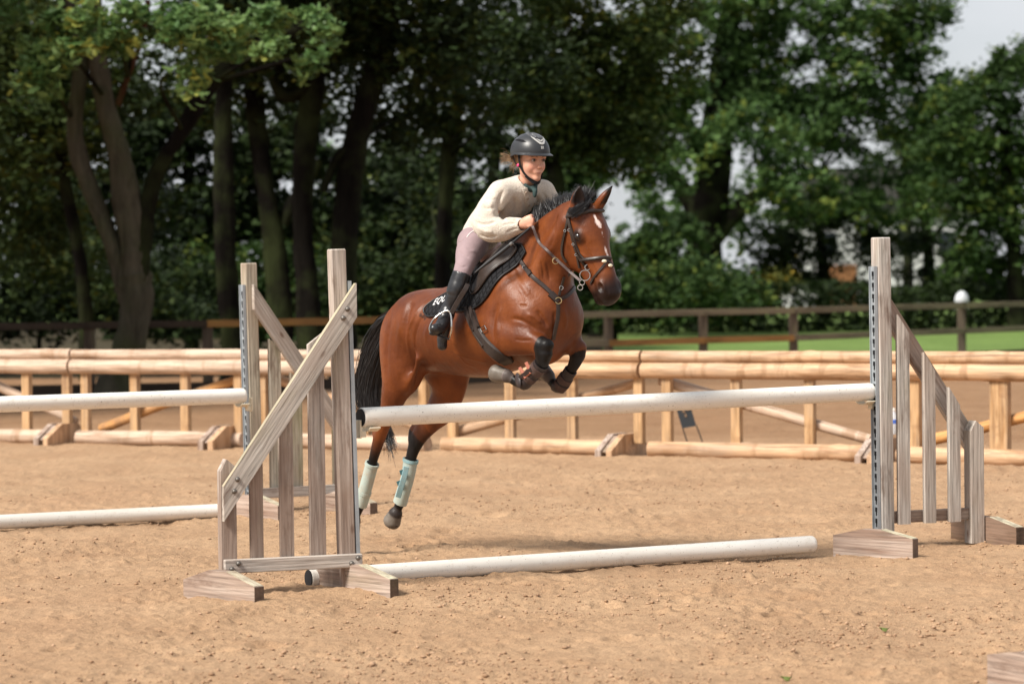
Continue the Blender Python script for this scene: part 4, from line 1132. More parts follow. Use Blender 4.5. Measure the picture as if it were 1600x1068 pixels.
# hedge along the far side of the meadow
def hedge():
    rg = np.random.default_rng(40)
    n = 30000
    X = -12 + rg.random(n) * 52; Y = 85 + rg.normal(size=n) * .5 + (X * .02)
    h = 1.5 + .35 * noise3(np.stack([X * .5, X * 0, X * 0], 1), 4)
    Z = -.14 + rg.random(n) ** 1.2 * h
    P = np.stack([X, Y, Z], 1)
    rt = empty('hedge', (4, 88, -.14), 'low dark hedge along the far side of the green meadow', 'hedge')
    link('foliage', leaf_mesh(P - np.array([4, 88, -.14]), .2, rg), M_LF_DARK, rt, Matrix.Translation((4, 88, -.14)))
    g = G()
    for k in range(40):
        x = -16 + k * 1.3
        g.tube([(x, 0, 0), (x + .1, .05, .7), (x - .05, 0, 1.2)], [.05, .04, .015], 6)
    link('stems', g.mesh('stems', True), M_BARK_D, rt, Matrix.Translation((4, 88, -.14)))
hedge()
# woodland floor under the left trees, leaf litter
def floor_patch():
    m = Mt('leaf_litter', .95, .1); n = m.noise(m.coord((1, 1, 1), False), 2.2, 6, .7)
    m.color(m.ramp(n, [(.3, (.022, .018, .010)), (.55, (.05, .038, .02)), (.75, (.045, .06, .018))]))
    xs = np.linspace(-60, 1.2, 60); ys = np.linspace(41.5, 120, 60); XX, YY = np.meshgrid(xs, ys)
    XX = XX + np.where(XX > 0.5, (YY - 41) * .035, 0)
    Z = -.125 + noise3(np.stack([XX.ravel() * .4, YY.ravel() * .4, XX.ravel() * 0], 1), 7) * .012
    i = np.arange(59)[:, None] * 60 + np.arange(59)[None, :]
    f = np.stack([i, i + 1, i + 61, i + 60], -1).reshape(-1, 4)
    o = link('woodland_floor', mesh_np('woodland_floor', np.stack([XX.ravel(), YY.ravel(), Z], 1), f), m.m)
    tag(o, kind='structure')
floor_patch()
# pale house behind the trees at the right
def house():
    Y = 128.0
    a = dep(1236, 400, Y); b = dep(1520, 400, Y)
    x0, x1 = a.x, b.x
    rt = empty('house', ((x0 + x1) / 2, Y, -.1), 'white rendered house glimpsed through the trees behind the tall grey stand', 'house')
    W = Mt('white_render', .8, .2, (.50, .50, .50)).m
    g = G().box((x0, Y, -.1), (x1, Y + 6, 4.2)); g.build('wall', W, rt)
    g = G(); g.prism([(x0 - .3, 4.2), (x1 + .3, 4.2), (x1 - 1.0, 6.2), (x0 + 1.0, 6.2)], Y - .35, Y + 6.3); g.build('roof', Mt('slate', .7, .3, (.06, .055, .055)).m, rt)
    g = G().box((x0 + 1.2, Y - .06, -.1), (x0 + 2.9, Y - .003, 1.9)); g.build('brick_panel', Mt('orange_brick', .8, .2, (.22, .10, .045)).m, rt)
    for i in range(4):
        xx = x0 + 1.2 + i * 1.75
        fr = G().box((xx, Y - .05, 2.3), (xx + .9, Y - .003, 3.4)).build('window', Mt('frame_white', .5, .3, (.6, .6, .6)).m, rt)
        G().box((xx + .07, Y - .07, 2.37), (xx + .83, Y - .053, 3.33)).build('pane', Mt('dark_glass', .1, .5, (.02, .025, .03)).m, fr)
house()
# ================================================================== IMPLICIT SURFACE ENGINE
class Field:
    def __init__(s, lo, hi, res):
        s.lo = np.array(lo, np.float32); s.res = res
        s.n = np.ceil((np.array(hi) - np.array(lo)) / res).astype(int) + 1
        s.f = np.full(s.n, 1.0, np.float32)
        s.ax = [s.lo[i] + res * np.arange(s.n[i], dtype=np.float32) for i in range(3)]
    def box(s, lo, hi):
        a = np.clip(np.floor((np.array(lo) - s.lo) / s.res).astype(int), 0, s.n)
        b = np.clip(np.ceil((np.array(hi) - s.lo) / s.res).astype(int) + 1, 0, s.n)
        return a, b
    def grid(s, a, b):
        return (s.ax[0][a[0]:b[0]][:, None, None], s.ax[1][a[1]:b[1]][None, :, None], s.ax[2][a[2]:b[2]][None, None, :])
    def _comb(s, a, b, d, k, sub=False):
        v = s.f[a[0]:b[0], a[1]:b[1], a[2]:b[2]]
        if v.size == 0: return
        if sub:
            d = -d
            h = np.maximum(k - np.abs(v - d), 0) / k
            v[...] = np.maximum(v, d) + h * h * k * 0.25
        else:
            h = np.maximum(k - np.abs(v - d), 0) / k
            v[...] = np.minimum(v, d) - h * h * k * 0.25
    def ell(s, c, r, k=0.03, R=None, sub=False):
        """ellipsoid; R = 3x3 whose ROWS are the local axes"""
        c = np.array(c, np.float32); r = np.array(r, np.float32)
        m = max(r) + k * 1.2 + 2 * s.res
        a, b = s.box(c - m, c + m); X, Y, Z = s.grid(a, b)
        X, Y, Z = X - c[0], Y - c[1], Z - c[2]
        if R is not None:
            R = np.array(R, np.float32)
            X, Y, Z = [R[i][0] * X + R[i][1] * Y + R[i][2] * Z for i in range(3)]
        k0 = np.sqrt((X / r[0]) ** 2 + (Y / r[1]) ** 2 + (Z / r[2]) ** 2)
        k1 = np.sqrt((X / r[0] ** 2) ** 2 + (Y / r[1] ** 2) ** 2 + (Z / r[2] ** 2) ** 2) + 1e-6
        s._comb(a, b, k0 * (k0 - 1) / k1, k, sub)
    def tube(s, pts, k=0.03, sub=False, lat=(0, 1, 0), sn=5, interp=True):
        """pts rows: x,y,z,r_lat,r_other ; elliptical section with 'lat' direction radius r_lat"""
        P = np.array(pts, np.float32)
        if P.shape[1] == 4: P = np.hstack([P, P[:, 3:4]])
        if interp and len(P) > 1: P = smoothpts(P, sn).astype(np.float32)
        rm = P[:, 3:].max() + k * 1.2 + 2 * s.res
        a, b = s.box((P[:, :3].min(0) - rm), (P[:, :3].max(0) + rm))
        D = np.full(tuple(np.maximum(b - a, 0)), 1.0, np.float32)
        if D.size == 0: return
        lat = np.array(lat, np.float32)
        for i in range(len(P) - 1):
            p, q = P[i], P[i + 1]
            ab = q[:3] - p[:3]; L2 = float(ab @ ab) + 1e-9
            rr = max(p[3:].max(), q[3:].max()) + k * 1.2 + 2 * s.res
            a2, b2 = s.box(np.minimum(p[:3], q[:3]) - rr, np.maximum(p[:3], q[:3]) + rr)
            if np.any(b2 <= a2): continue
            X, Y, Z = s.grid(a2, b2)
            x, y, z = X - p[0], Y - p[1], Z - p[2]
            t = np.clip((x * ab[0] + y * ab[1] + z * ab[2]) / L2, 0, 1)
            dx, dy, dz = x - t * ab[0], y - t * ab[1], z - t * ab[2]
            ra = p[3] + (q[3] - p[3]) * t; rb = p[4] + (q[4] - p[4]) * t
            dl = dx * lat[0] + dy * lat[1] + dz * lat[2]
            do2 = np.maximum(dx * dx + dy * dy + dz * dz - dl * dl, 0)
            k0 = np.sqrt((dl / ra) ** 2 + do2 / rb ** 2)
            k1 = np.sqrt((dl / ra ** 2) ** 2 + do2 / rb ** 4) + 1e-6
            d = k0 * (k0 - 1) / k1
            v = D[a2[0] - a[0]:b2[0] - a[0], a2[1] - a[1]:b2[1] - a[1], a2[2] - a[2]:b2[2] - a[2]]
            np.minimum(v, d, out=v)
        s._comb(a, b, D, k, sub)
    def mesh(s, iso=0.0, it=3):
        f = s.f - iso
        ins = f < 0
        n = np.array(f.shape)
        c = ins[:-1, :-1, :-1].astype(np.int8)
        tot = sum(ins[i:n[0] - 1 + i, j:n[1] - 1 + j, k:n[2] - 1 + k].astype(np.int8) for i in (0, 1) for j in (0, 1) for k in (0, 1))
        act = (tot > 0) & (tot < 8)
        idx = np.argwhere(act)
        vid = np.full(act.shape, -1, np.int64); vid[act] = np.arange(len(idx))
        acc = np.zeros((len(idx), 3)); cnt = np.zeros(len(idx))
        off = [(i, j, k) for i in (0, 1) for j in (0, 1) for k in (0, 1)]
        vals = {o: f[idx[:, 0] + o[0], idx[:, 1] + o[1], idx[:, 2] + o[2]] for o in off}
        for o in off:
            for ax in range(3):
                if o[ax]: continue
                o2 = list(o); o2[ax] = 1; o2 = tuple(o2)
                v0, v1 = vals[o], vals[o2]
                m = (v0 < 0) != (v1 < 0)
                t = np.where(m, v0 / np.where(m, v0 - v1, 1), 0)
                p = np.array(o, float)[None] + np.zeros((len(idx), 1)); p[:, ax] += t
                acc[m] += p[m]; cnt[m] += 1
        V = (idx + acc / cnt[:, None]) * s.res + s.lo
        quads = []
        for ax in range(3):
            a1, a2 = (ax + 1) % 3, (ax + 2) % 3
            sl0 = [slice(None)] * 3; sl1 = [slice(None)] * 3
            sl0[ax] = slice(0, n[ax] - 1); sl1[ax] = slice(1, n[ax])
            e0 = ins[tuple(sl0)]; e1 = ins[tuple(sl1)]
            E = np.argwhere(e0 != e1)
            E = E[(E[:, a1] > 0) & (E[:, a2] > 0) & (E[:, a1] < n[a1] - 1) & (E[:, a2] < n[a2] - 1)]
            dirn = e0[E[:, 0], E[:, 1], E[:, 2]]
            q = []
            for (da, db) in ((0, 0), (1, 0), (1, 1), (0, 1)):
                c_ = E.copy(); c_[:, a1] -= da; c_[:, a2] -= db
                q.append(vid[c_[:, 0], c_[:, 1], c_[:, 2]])
            q = np.stack(q, 1)
            q[~dirn] = q[~dirn][:, ::-1]
            quads.append(q)
        Q = np.vstack(quads)
        ed = np.vstack([Q[:, [0, 1]], Q[:, [1, 2]], Q[:, [2, 3]], Q[:, [3, 0]]])
        for _ in range(it):
            S = np.zeros_like(V); c2 = np.bincount(ed[:, 0], minlength=len(V)) + np.bincount(ed[:, 1], minlength=len(V))
            for j in range(3):
                S[:, j] = np.bincount(ed[:, 0], V[ed[:, 1], j], len(V)) + np.bincount(ed[:, 1], V[ed[:, 0], j], len(V))
            V = V * 0.5 + 0.5 * S / np.maximum(c2, 1)[:, None]
        # keep the largest component only
        return V, Q
def biggest(V, Q):
    lab = np.arange(len(V))
    ed = np.vstack([Q[:, [0, 1]], Q[:, [1, 2]], Q[:, [2, 3]], Q[:, [3, 0]]])
    for _ in range(200):
        old = lab.copy()
        m = np.minimum(lab[ed[:, 0]], lab[ed[:, 1]])
        l0, l1 = lab[ed[:, 0]].copy(), lab[ed[:, 1]].copy()
        np.minimum.at(lab, ed[:, 0], m); np.minimum.at(lab, ed[:, 1], m); np.minimum.at(lab, l0, m); np.minimum.at(lab, l1, m)
        lab = lab[lab]; lab = lab[lab]
        if np.array_equal(old, lab): break
    u, c = np.unique(lab, return_counts=True)
    keep = lab == u[np.argmax(c)]
    mp_ = np.cumsum(keep) - 1
    return V[keep], mp_[Q[keep[Q[:, 0]]]]
def sstep(x, a, b):
    t = np.clip((x - a) / (b - a), 0, 1); return t * t * (3 - 2 * t)
def segdist(V, a, b):
    a, b = np.array(a[:3], float), np.array(b[:3], float); ab = b - a
    t = np.clip(((V - a) @ ab) / (ab @ ab), 0, 1)
    return np.linalg.norm(V - a - t[:, None] * ab, axis=1), t

# ================================================================== HORSE
TH = math.radians(50)
H0 = Vector((0.24, 15.85, 0.0))
FWD = Vector((math.cos(TH), -math.sin(TH), 0)); LFT = Vector((math.sin(TH), math.cos(TH), 0)); UPV = Vector((0, 0, 1))
MH = Matrix((FWD, LFT, UPV)).transposed().to_4x4(); MH.translation = H0
MHI = MH.inverted()
def hp(px, py, l=0.0):
    d = pray(px, py); t = (l - (CAMP - H0).dot(LFT)) / d.dot(LFT)
    w = CAMP + d * t - H0
    return (w.dot(FWD), w.dot(LFT), w.z)
def hq(px, py, l, r, r2=None):
    return (*hp(px, py, l), r, r if r2 is None else r2)

F = Field((-1.78, -0.36, 0.05), (0.62, 0.36, 2.26), 0.0066)
# barrel ------------------------------------------------ (f,l,z, r_lat, r_vert)
F.tube([(-1.13, 0, 1.29, .215, .225), (-0.98, 0, 1.295, .245, .232), (-0.80, 0, 1.295, .270, .248), (-0.60, 0, 1.32, .272, .272), (-0.42, 0, 1.37, .250, .290), (-0.24, 0, 1.41, .215, .265), (-0.14, 0, 1.42, .185, .225)], 0.05)
# withers, back
F.tube([(-0.85, 0, 1.46, .12, .09), (-0.62, 0, 1.53, .09, .09), (-0.42, 0, 1.60, .07, .10), (-0.28, 0, 1.63, .07, .10)], 0.10)
# croup and rump
F.ell((-1.06, 0, 1.33), (.25, .225, .205), 0.08)
F.ell((-1.24, 0, 1.30), (.16, .17, .17), 0.08)
for sd in (-1, 1):
    F.ell((-1.07, .12 * sd, 1.35), (.20, .125, .17), 0.06)
    F.ell((-1.20, .135 * sd, 1.18), (.15, .115, .24), 0.06, [[.97, 0, .22], [0, 1, 0], [-.22, 0, .97]])
    F.ell((-0.93, .15 * sd, 1.38), (.08, .075, .06), 0.10)
# chest and shoulders
F.ell((-0.10, 0, 1.36), (.165, .175, .24), 0.08)
for sd in (-1, 1):
    F.ell((-0.04, .088 * sd, 1.35), (.115, .095, .15), 0.04)          # pectoral
    F.tube([(-0.32, .13 * sd, 1.60, .07, .10), (-0.20, .155 * sd, 1.48, .085, .13), (-0.10, .150 * sd, 1.385, .085, .12)], 0.06)
    F.ell((-0.27, .175 * sd, 1.33), (.14, .085, .15), 0.06)           # triceps
F.ell((-0.06, 0, 1.50), (.12, .12, .17), 0.10)
# neck
F.tube([(-0.30, 0, 1.56, .145, .225), (-0.14, 0, 1.65, .112, .21), (0.00, 0, 1.745, .088, .175), (0.10, 0, 1.83, .068, .14), (0.17, 0, 1.895, .064, .110), (0.21, 0, 1.93, .060, .09)], 0.05)
F.tube([(-0.32, 0, 1.70, .045, .05), (-0.18, 0, 1.81, .040, .045), (-0.04, 0, 1.893, .038, .045), (0.11, 0, 1.95, .042, .045)], 0.09)   # crest
for sd in (-1, 1):
    F.tube([(0.16, .05 * sd, 1.90, .035), (0.02, .085 * sd, 1.72, .042), (-0.06, .10 * sd, 1.55, .05)], 0.05)     # neck strap muscle
# ---- head
yaw = math.radians(-57); pt = math.radians(65)
fh = Vector((math.cos(yaw), math.sin(yaw), 0))
A_ = fh * math.cos(pt) - UPV * math.sin(pt)
D_ = fh * math.sin(pt) + UPV * math.cos(pt)
S_ = D_.cross(A_)                # towards the horse's left
if S_.dot(LFT) < 0: S_ = -S_
rollh = 0.0
A2 = A_; D2 = D_ * math.cos(rollh) - S_ * math.sin(rollh); S2 = S_ * math.cos(rollh) + D_ * math.sin(rollh)
rot = MHI.to_3x3()
A2, D2, S2 = (rot @ v for v in (A2, D2, S2))
# tilt inside the face plane so that the far side is higher
tl = math.radians(6)
A3 = A2 * math.cos(tl) + S2 * math.sin(tl) * 1.0; S3 = S2 * math.cos(tl) - A2 * math.sin(tl)
A2, S2 = A3, S3
HEAD0 = Vector(hp(915.5, 315, 0.01))
RH = np.array([list(A2), list(D2), list(S2)], np.float32)
def hd(a, d, s): return tuple(HEAD0 + A2 * a + D2 * d + S2 * (s * 1.1))
def hell(c, r, k=0.02, sub=False): F.ell(hd(*c), (r[0], r[1], r[2] * 1.1), k, RH, sub)
def htube(pts, k=0.02, sub=False): F.tube([(*hd(*p[:3]), p[3] * 1.08, *(p[4:] or (p[3],))) for p in pts], k, sub, lat=tuple(S2))
htube([(0.02, -.075, 0, .068, .075), (0.10, -.060, 0, .086, .088), (0.19, -.062, 0, .084, .092), (0.28, -.068, 0, .069, .076), (0.38, -.072, 0, .059, .064), (0.47, -.078, 0, .057, .058), (0.51, -.084, 0, .057, .055)], 0.03)
hell((0.13, -.02, 0), (.11, .045, .075), 0.04)
for sd in (-1, 1):
    hell((0.185, -.165, .050 * sd), (.130, .125, .034), 0.03)             # cheek
    hell((0.178, -.048, .078 * sd), (.040, .036, .026), 0.022)            # orbit
    htube([(0.21, -.075, .072 * sd, .016), (0.30, -.082, .060 * sd, .010), (0.36, -.086, .052 * sd, .006)], 0.02)   # facial crest
    htube([(0.22, -.22, .03 * sd, .028, .035), (0.34, -.175, .028 * sd, .026, .034), (0.46, -.155, .022 * sd, .028, .032)], 0.04)
    hell((0.480, -.066, .046 * sd), (.040, .030, .022), 0.016)            # nostril wing
    hell((0.484, -.062, .064 * sd), (.030, .019, .020), 0.006, True)
htube([(0.14, .002, 0, .035, .025), (0.28, -.022, 0, .030, .02), (0.42, -.042, 0, .026, .018)], 0.03)
hell((0.515, -.098, 0), (.044, .056, .058), 0.02)
hell((0.537, -.118, 0), (.032, .036, .044), 0.015)                       # upper lip
hell((0.505, -.172, 0), (.038, .028, .038), 0.022)                       # chin
htube([(0.47, -.136, .06, .004), (0.53, -.140, .035, .004), (0.548, -.142, 0, .004), (0.53, -.140, -.035, .004), (0.47, -.136, -.06, .004)], 0.008, True)
for sd in (-1, 1):
    hell((0.180, -.046, .101 * sd), (.024, .015, .010), 0.006, True)      # eye socket
# ears: cupped leaves
def ear(base, tip, face, w):
    base, tip = Vector(base), Vector(tip); ax = (tip - base); L = ax.length; ax = ax / L
    fc = Vector(face); fc = (fc - ax * fc.dot(ax)).normalized(); sd_ = ax.cross(fc)
    R = np.array([list(ax), list(fc), list(sd_)], np.float32)
    F.tube([(*(base - ax * .03), w * .95, w * .80), (*(base + ax * L * .30), w * 1.08, w * .78), (*(base + ax * L * .62), w * .80, w * .55), (*(base + ax * L * .86), w * .40, w * .26), (*tip, w * .10, w * .10)], 0.02, lat=tuple(sd_))
    F.tube([(*(base + ax * L * .02 + fc * w * .75), w * .55, w * .45), (*(base + ax * L * .34 + fc * w * .70), w * .78, w * .66), (*(base + ax * L * .64 + fc * w * .48), w * .52, w * .42), (*(base + ax * L * .86 + fc * w * .26), w * .20, w * .16)], 0.006, True, lat=tuple(sd_))
camdir = rot @ Vector((0.05, -1, -0.1))
b1 = Vector(hp(902, 323, -.07)); t1 = Vector(hp(906, 290, -.07))
b2 = Vector(hp(936, 321, .055)); t2 = Vector(hp(957, 290, .085))
ear(b1, t1, rot @ Vector((0.25, -1, -.1)), .038)
ear(b2, t2, rot @ Vector((0.95, -.45, -.25)), .036)
# ---- hind legs
lnh = -.165
nh = [hq(636, 535, -.13, .10, .15), hq(626, 575, -.165, .085, .125), hq(617, 612, -.18, .070, .088), hq(609, 638, -.175, .052, .062), hq(601, 660, -.17, .038, .044), hq(594, 680, -.165, .035, .040), hq(589, 697, -.163, .031, .036), hq(583, 718, -.16, .026, .030), hq(574, 752, -.155, .0245, .0295), hq(566, 780, -.15, .026, .031), hq(562, 790, -.15, .027, .032), hq(557, 803, -.148, .024, .027), hq(553, 812, -.146, .028, .032)]
F.tube(nh, 0.05)
F.tube([hq(592, 655, -.17, .012), hq(587, 668, -.167, .017), hq(586, 676, -.166, .017)], 0.03)      # point of hock
fhk = [hq(706, 535, .13, .10, .15), hq(708, 572, .16, .085, .13), hq(702, 605, .175, .072, .125), hq(692, 632, .17, .060, .110), hq(676, 652, .165, .042, .085), hq(661, 672, .16, .037, .064), hq(651, 690, .155, .034, .050), hq(643, 712, .15, .029, .038), hq(637, 745, .145, .025, .032), hq(628, 775, .14, .027, .032), hq(625, 785, .14, .028, .033), hq(621, 795, .138, .024, .028), hq(617, 803, .136, .028, .033)]
F.tube(fhk, 0.045)
F.tube([hq(650, 660, .16, .014), hq(644, 672, .158, .019), hq(643, 684, .157, .018)], 0.04)
# ---- forelegs
nf = [hq(776, 520, -.19, .085, .12), hq(792, 526, -.19, .080, .105), hq(812, 530, -.185, .066, .088), hq(832, 536, -.17, .050, .064), hq(846, 541, -.16, .048, .053), hq(849, 554, -.158, .044, .048), hq(847, 566, -.156, .034, .038), hq(838, 578, -.152, .028, .031), hq(826, 590, -.15, .029, .032), hq(819, 597, -.15, .032, .035), hq(809, 597, -.15, .026, .028), hq(799, 591, -.160, .026, .028), hq(793, 588, -.170, .030, .032)]
F.tube(nf, 0.025)
F.ell(hp(778, 548, -.20), (.055, .045, .06), 0.04)
F.tube([hq(790, 517, -.215, .02, .03), hq(815, 521, -.20, .018, .024), hq(835, 530, -.185, .014, .018)], 0.035)
F.ell(hp(855, 539, -.158), (.034, .040, .036), 0.015); F.ell(hp(853, 553, -.158), (.034, .038, .026), 0.012); F.ell(hp(842, 556, -.150), (.022, .026, .030), 0.015)
ff = [hq(860, 508, .13, .08, .12), hq(874, 522, .135, .070, .10), hq(888, 532, .14, .058, .078), hq(898, 540, .145, .049, .056), hq(902, 549, .146, .046, .050), hq(900, 562, .146, .036, .040), hq(892, 578, .146, .028, .031), hq(882, 593, .145, .028, .031), hq(876, 602, .144, .031, .033), hq(868, 602, .14, .027, .028), hq(861, 594, .138, .027, .028), hq(857, 588, .136, .031, .032)]
F.tube(ff, 0.03)
F.ell(hp(906, 542, .146), (.034, .040, .036), 0.015); F.ell(hp(904, 556, .146), (.032, .036, .026), 0.012)
# hooves
def hoof(p, toe, r):
    p, t = np.array(p[:3]), np.array(toe[:3])
    F.tube([(*p, r * .95, r), (*(p + (t - p) * .55), r * 1.08, r * 1.14), (*t, r * 1.22, r * 1.3)], 0.008, interp=False)
    # cut the sole flat
    ax = (t - p) / np.linalg.norm(t - p)
    R = np.array([ax, np.cross(ax, [0, 1, 0]) / np.linalg.norm(np.cross(ax, [0, 1, 0])), [0, 1, 0]])
    R[2] = np.cross(R[0], R[1])
    F.ell(t + ax * (0.045 + r * 0.6), (.045, .062, .062), 0.006, R, True)
hooves = [(hp(553, 812, -.146), hp(549, 827, -.144), .042), (hp(618, 802, .136), hp(613, 813, .134), .043),
          (hp(792, 587, -.172), hp(775, 583, -.185), .038), (hp(857, 587, .136), hp(849, 580, .134), .038)]
for h in hooves: hoof(*h)
# flank fold, muscle grooves
F.tube([hq(640, 478, -.235, .008), hq(633, 520, -.265, .012), hq(640, 560, -.24, .012)], 0.05, True)
F.tube([hq(654, 560, -.225, .010), hq(648, 582, -.205, .012), hq(636, 606, -.185, .008)], 0.06)
for sd in (-1, 1): htube([(0.09, -.235, .072 * sd, .010), (0.17, -.300, .068 * sd, .014), (0.26, -.305, .060 * sd, .012)], 0.035, True)
F.tube([hq(800, 498, -.26, .008), hq(822, 505, -.23, .010), hq(842, 512, -.18, .008)], 0.035, True)
HV, HQ = F.mesh(it=2)
HV, HQ = biggest(HV, HQ)

def hit(px, py, off=0.0, bvh=None, kd=None):
    """first surface point of the horse seen at a pixel (horse frame) and its normal"""
    o = MHI @ CAMP; d = (MHI.to_3x3() @ pray(px, py)).normalized()
    h = (bvh or BVH).ray_cast(o, d)
    if h[0] is None: return None
    n = h[1]
    if n.dot(d) > 0: n = -n
    return h[0] + n * off, n
def crease(me, lines, bvh):
    """push the surface along its normal near polylines: (pixel path, width, amplitude)"""
    n = len(me.vertices); co = np.zeros(n * 3); no = np.zeros(n * 3)
    me.vertices.foreach_get('co', co); me.vertices.foreach_get('normal', no)
    co = co.reshape(-1, 3); no = no.reshape(-1, 3); out = np.zeros(n)
    for px, w, amp in lines:
        pts = []
        for x, y in smoothpts(px, 5):
            h = hit(x, y, 0, bvh)
            if h: pts.append(list(h[0]))
        if len(pts) < 3: continue
        pts = np.array(pts); best = np.full(n, 9.0); tt = np.zeros(n)
        lo, hi = pts.min(0) - w * 4, pts.max(0) + w * 4
        sel = np.where(np.all((co > lo) & (co < hi), axis=1))[0]
        for i in range(len(pts) - 1):
            d, t = segdist(co[sel], pts[i], pts[i + 1])
            b = d < best[sel]; best[sel[b]] = d[b]; tt[sel[b]] = (i + t[b]) / (len(pts) - 1)
        out += amp * np.exp(-(best / w) ** 2) * np.clip(np.minimum(tt, 1 - tt) * 5, 0, 1)
    co = co + no * out[:, None]
    me.vertices.foreach_set('co', co.astype(np.float32).ravel()); me.update()
# colour masks: R black points, G hoof, B white marks
def blackmask():
    m = np.zeros(len(HV))
    def leg(chain, i0, i1, soft=0.10):
        nonlocal m
        d = np.full(len(HV), 9.0); tt = np.zeros(len(HV))
        for i in range(len(chain) - 1):
            dd, t = segdist(HV, chain[i], chain[i + 1])
            dd = dd - max(chain[i][3], chain[i][4])
            b_ = dd < d
            d[b_] = dd[b_]; tt[b_] = (i + t)[b_]
        m = np.maximum(m, sstep(tt, i0, i1) * (d < 0.05))
    leg(nh, 4.2, 7.0); leg(fhk, 3.4, 6.0); leg(nf, 3.1, 4.0); leg(ff, 2.7, 3.6)
    rel = (HV - np.array(HEAD0))
    a = rel @ RH[0]; d = rel @ RH[1]; s_ = rel @ RH[2]
    inhead = (a > -0.02) & (a < 0.62) & (np.abs(s_) < 0.13) & (d > -0.26) & (d < .07)
    muz = sstep(a + d * -0.10, 0.385, 0.51) * inhead * 0.93
    m = np.maximum(m, muz)
    for sd in (-1, 1):
        e = np.sqrt(((a - .178) / .040) ** 2 + ((d + .048) / .034) ** 2 + ((s_ - .100 * sd) / .045) ** 2)
        m = np.maximum(m, (1 - sstep(e, 0.6, 1.6)) * .92)
        nn = np.sqrt(((a - .484) / .026) ** 2 + ((d + .062) / .018) ** 2 + ((s_ - .068 * sd) / .022) ** 2)
        m = np.maximum(m, (1 - sstep(nn, 0.6, 1.1)) * 1.0)
    # ears: rims and inside dark
    for (b_, t_) in ((b1, t1), (b2, t2)):
        dd, t = segdist(HV, b_, t_)
        sh = (dd < 0.05) * sstep(t, 0.02, 0.25)
        fcv = rot @ Vector((0.5, -.85, -.2))
        inner = ((HV - np.array(b_)) @ np.array(fcv)) > -0.005
        m = np.maximum(m, sh * (np.where(inner, 0.95, 0.1 + .85 * sstep(t, .5, .85)) if b_ is b1 else np.where(((HV - np.array(b_)) @ np.array(rot @ Vector((.8, 0, -.6)))) > -.002 + .0 * t, .95, sstep(t, .55, .8))))
    # dark shade of the dorsal line of the inner thigh is left to light
    return np.clip(m, 0, 1), a, d, s_, inhead
mk, ha, hdv, hs, inhead = blackmask()
hoofm = np.zeros(len(HV)); cornt = np.zeros(len(HV))
for (p, t, r) in hooves:
    dd, tt = segdist(HV, p, np.array(t) + (np.array(t) - np.array(p)) * .8)
    hoofm = np.maximum(hoofm, (dd < r * 1.28) * sstep(tt, 0.02, 0.10)); cornt = np.maximum(cornt, (dd < r * 1.28) * np.exp(-((tt - .04) / .045) ** 2) * (1 if p[2] > .5 else .35))
white = np.zeros(len(HV))
hit_marks = []
for x_, y_, r_ in ((657, 492, .012), (661, 494, .013), (664, 497, .010)):
    d_ = (MHI.to_3x3() @ pray(x_, y_)).normalized(); h_ = BVHTree.FromPolygons([tuple(v) for v in HV.tolist()], HQ.tolist()).ray_cast(MHI @ CAMP, d_) if not hit_marks or True else None
    if h_[0] is not None: hit_marks.append((h_[0], r_))
def wblob(a0, s0, ra, rs, ang=0.0):
    global white
    ca, sa = math.cos(ang), math.sin(ang)
    x = (ha - a0) * ca + (hs - s0) * sa; y = -(ha - a0) * sa + (hs - s0) * ca
    nz = noise3(HV * 55, 3) * 0.30
    e = np.sqrt((x / ra) ** 2 + (y / rs) ** 2) + nz
    white = np.maximum(white, (1 - sstep(e, 0.8, 1.15)) * (hdv > -.06) * inhead)
wblob(0.115, -0.008, .030, .0065); wblob(0.150, -0.004, .024, .015, .25); wblob(0.168, 0.0, .012, .010); wblob(0.315, 0.006, .036, .006, .10); wblob(0.23, .003, .03, .0015)
white = np.maximum(white, cornt * .22)
for q_ in hit_marks: mk = np.maximum(mk, .72 * (np.linalg.norm(HV - np.array(q_[0]), axis=1) < q_[1]))
me = mesh_np('body', HV, HQ, True)
MUSC = [([(672, 463), (657, 480), (644, 500), (637, 525), (640, 550), (648, 568)], .011, .007), ([(684, 468), (668, 486), (654, 505), (648, 530), (651, 553), (656, 570)], .010, -.008), ([(694, 476), (678, 496), (666, 516), (664, 540)], .014, .004),
  ([(804, 530), (816, 531.5), (834, 531)], .0045, -.0055), ([(796, 498), (810, 499), (824, 505), (838, 516)], .010, -.007),
  ([(838, 484), (848, 496), (856, 512)], .010, -.009), ([(812, 476), (818, 478), (824, 477)], .006, -.006), ([(822, 490), (836, 496), (846, 506)], .010, .006), ([(866, 486), (866, 504), (863, 522)], .010, -.008), ([(880, 480), (884, 500), (882, 516)], .012, .005),
  ([(800, 412), (808, 432), (820, 452), (832, 468)], .018, .006), ([(844, 404), (848, 420), (850, 438)], .006, -.005), ([(853, 408), (857, 424), (859, 440)], .006, -.0045), ([(838, 412), (841, 426), (842, 442)], .006, .003),
  ([(779, 470), (772, 495), (770, 520), (774, 542)], .014, -.009), ([(783, 478), (778, 500), (777, 525)], .012, .005), ([(612, 490), (606, 525), (604, 560), (607, 590)], .018, -.007), ([(626, 500), (622, 530), (622, 560)], .02, .004),
  ([(896, 384), (906, 394), (918, 404)], .005, .0045), ([(912, 374), (919, 390), (926, 408)], .006, -.004), ([(924, 408), (930, 424), (934, 440)], .006, -.004), ([(889, 352), (887, 372), (890, 392)], .008, .004),
  ([(700, 545), (722, 556), (746, 563), (764, 566)], .010, .003), ([(716, 552), (726, 566), (744, 574)], .004, .003), ([(690, 520), (704, 530), (716, 546)], .004, .003), ([(806, 446), (816, 460), (820, 474)], .004, .003), ([(868, 350), (864, 372), (856, 392)], .014, -.006)]
